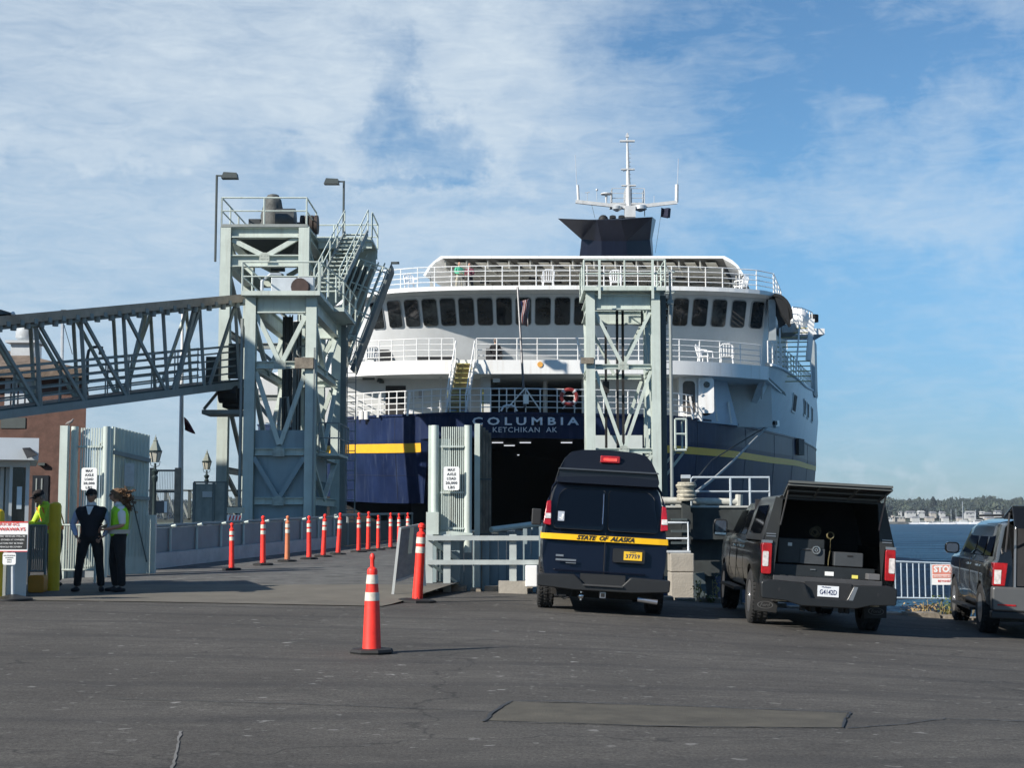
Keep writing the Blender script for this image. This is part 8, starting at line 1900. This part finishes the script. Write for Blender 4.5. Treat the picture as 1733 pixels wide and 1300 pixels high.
        core = MB().sphere((0, .105, -.05), .108, 14, 10, (.9, .85, 1.5)); mb.add(core.v, core.f)
        mb.xform(HM).build('hair', hm_, t, True); m2.xform(HM).build('hair_curls', hl, t, True)
    return t
def stand(t, px, py, ptop, fn=rz, H=1.79, yaw=0, Yfix=None):
    p = G(px, py, fn) if Yfix is None else P(px, py, Yfix); t.location = p; k = (ZY(ptop, p.y)-p.z)/H; t.scale = (k,)*3; t.rotation_euler = (0, 0, yaw)
J1 = dict(pelvis=(0,0,.96), waist=(0,.0,1.10), chest=(0,.01,1.30), neckbase=(0,.015,1.49), neck=(0,0,1.55), head=(.0,-.01,1.675), lsh=(-.20,.02,1.43), rsh=(.20,.02,1.43), lel=(-.31,.07,1.17), rel=(.30,.07,1.17), lwr=(-.215,-.05,.965), rwr=(.21,-.06,.965), lhd=(.2,-.02,-.1), rhd=(-.2,-.02,-.1),
    lhip=(-.10,0,.92), rhip=(.10,0,.92), lknee=(-.165,-.01,.50), rknee=(.155,-.02,.50), lankle=(-.205,.03,.085), rankle=(.185,.02,.085), ltoe=(-.245,-.13,.035), rtoe=(.225,-.14,.035))
m1 = person('person standing with hands in pockets, black cap, dark vest over pale blue shirt', J1, dict(skin=SKIN2, trousers=cloth_black, shirt=shirt_blue, vest=cloth_navy, collar=shirt_white), hat=mat('cap_black', (.02, .014, .013), .9), head_yaw=R(-10), hair='short', band_m=None)
MB().prism([Vector((-.060, -.105, 1.50)), Vector((.060, -.105, 1.50)), Vector((.012, -.168, 1.35)), Vector((-.012, -.168, 1.35))], (0, -.012, 0)).build('shirt_front', shirt_white, m1)
stand(m1, 151, 1002, 828, rz, 1.80, R(4)); m1.scale.x *= 1.08; m1.scale.y *= 1.1
# woman in profile, body turned to the left of the photo
J2 = dict(pelvis=(0,0,.95), waist=(0,.01,1.08), chest=(0,.02,1.27), neckbase=(0,.01,1.45), neck=(0,-.01,1.51), head=(0,-.035,1.635), lsh=(-.175,.0,1.40), rsh=(.175,.0,1.40), lel=(-.235,-.07,1.14), rel=(.235,.02,1.13), lwr=(-.03,-.22,1.10), rwr=(.05,-.21,1.06), lhd=(.1,0,0), rhd=(-.1,0,0),
    lhip=(-.095,0,.91), rhip=(.095,0,.91), lknee=(-.10,-.05,.50), rknee=(.10,.03,.50), lankle=(-.10,.0,.085), rankle=(.11,.05,.085), ltoe=(-.10,-.17,.035), rtoe=(.12,-.12,.035))
w1 = person('person with long curly brown hair and green high visibility vest, arms folded, facing left', J2, dict(skin=SKIN, trousers=cloth_black, shirt=shirt_white, vest=hiviz, collar=shirt_white), hair='curly', sleeves='short', band_m=band, head_yaw=R(-4))
stand(w1, 198, 1002, 826, rz, 1.77, R(-66)); w1.scale.x *= 1.16; w1.scale.y *= 1.16
# man leaning on the barrier behind the yellow bollard, looking down to the left
J3 = dict(pelvis=(0,.12,.95), waist=(0,.08,1.08), chest=(0,-.03,1.26), neckbase=(0,-.10,1.41), neck=(0,-.14,1.46), head=(0,-.20,1.555), lsh=(-.19,-.06,1.36), rsh=(.19,-.06,1.36), lel=(-.25,-.18,1.10), rel=(.25,-.18,1.10), lwr=(-.10,-.40,1.08), rwr=(.10,-.38,1.06),
    lhip=(-.10,.12,.91), rhip=(.10,.12,.91), lknee=(-.11,.08,.50), rknee=(.11,.10,.50), lankle=(-.11,.12,.085), rankle=(.12,.16,.085), ltoe=(-.12,-.05,.035), rtoe=(.13,0,.035))
m3 = person('person in black cap and yellow orange high visibility vest leaning over the barrier, looking down', J3, dict(skin=SKIN, trousers=mat('trousers_grey', (.05, .05, .055), .9), shirt=mat('sleeve_lime', (.45, .66, .05), .8, bump=.3, bscale=12), vest=mat('hiviz_lime', (.55, .80, .03), .75, var=.1, bump=.3, bscale=12)), hat=mat('cap_black', (.02, .014, .013), .9), hair='short', band_m=hiviz_o, head_pitch=R(22))
p = P(80, 1000, 27.7); m3.location = (p.x, 27.7, rz(p.x, 27.7)); m3.rotation_euler = (0, 0, R(-48)); k = (ZY(830, 27.7)-rz(p.x, 27.7))/1.68; m3.scale = (k,)*3
# passengers on the ferry
Jp = dict(J1); Jp.update(lwr=(-.12,-.25,1.1), rwr=(.12,-.25,1.1), lel=(-.26,-.02,1.15), rel=(.26,-.02,1.15))
for px, Y, z, top, yaw, mt, lab, sc in ((776, 78.0, 13.45, 443, 30, dict(skin=SKIN, trousers=mat('trousers_tan', (.35, .32, .25), .9), shirt=mat('jacket_green', (.10, .50, .30), .8)), 'person in a bright green jacket standing at the upper deck railing', 1),
    (794, 78.6, 13.45, 445, -20, dict(skin=SKIN, trousers=cloth_black, shirt=mat('jacket_maroon', (.14, .03, .05), .8)), 'person in a maroon jacket beside the green jacketed one on the upper deck', 1),
    (838, 75.4, 8.8, 573, 170, dict(skin=SKIN2, trousers=cloth_black, shirt=cloth_black), 'person in dark clothes standing on the middle deck right of the yellow stair', 1)):
    o = person(lab, Jp, mt, hair='short', glasses=False, hands=True, collar=False); o.location = (PX(px, Y), Y, z); o.rotation_euler = (0, 0, R(yaw)); o.scale = ((ZY(top, Y)-z)/1.8,)*3
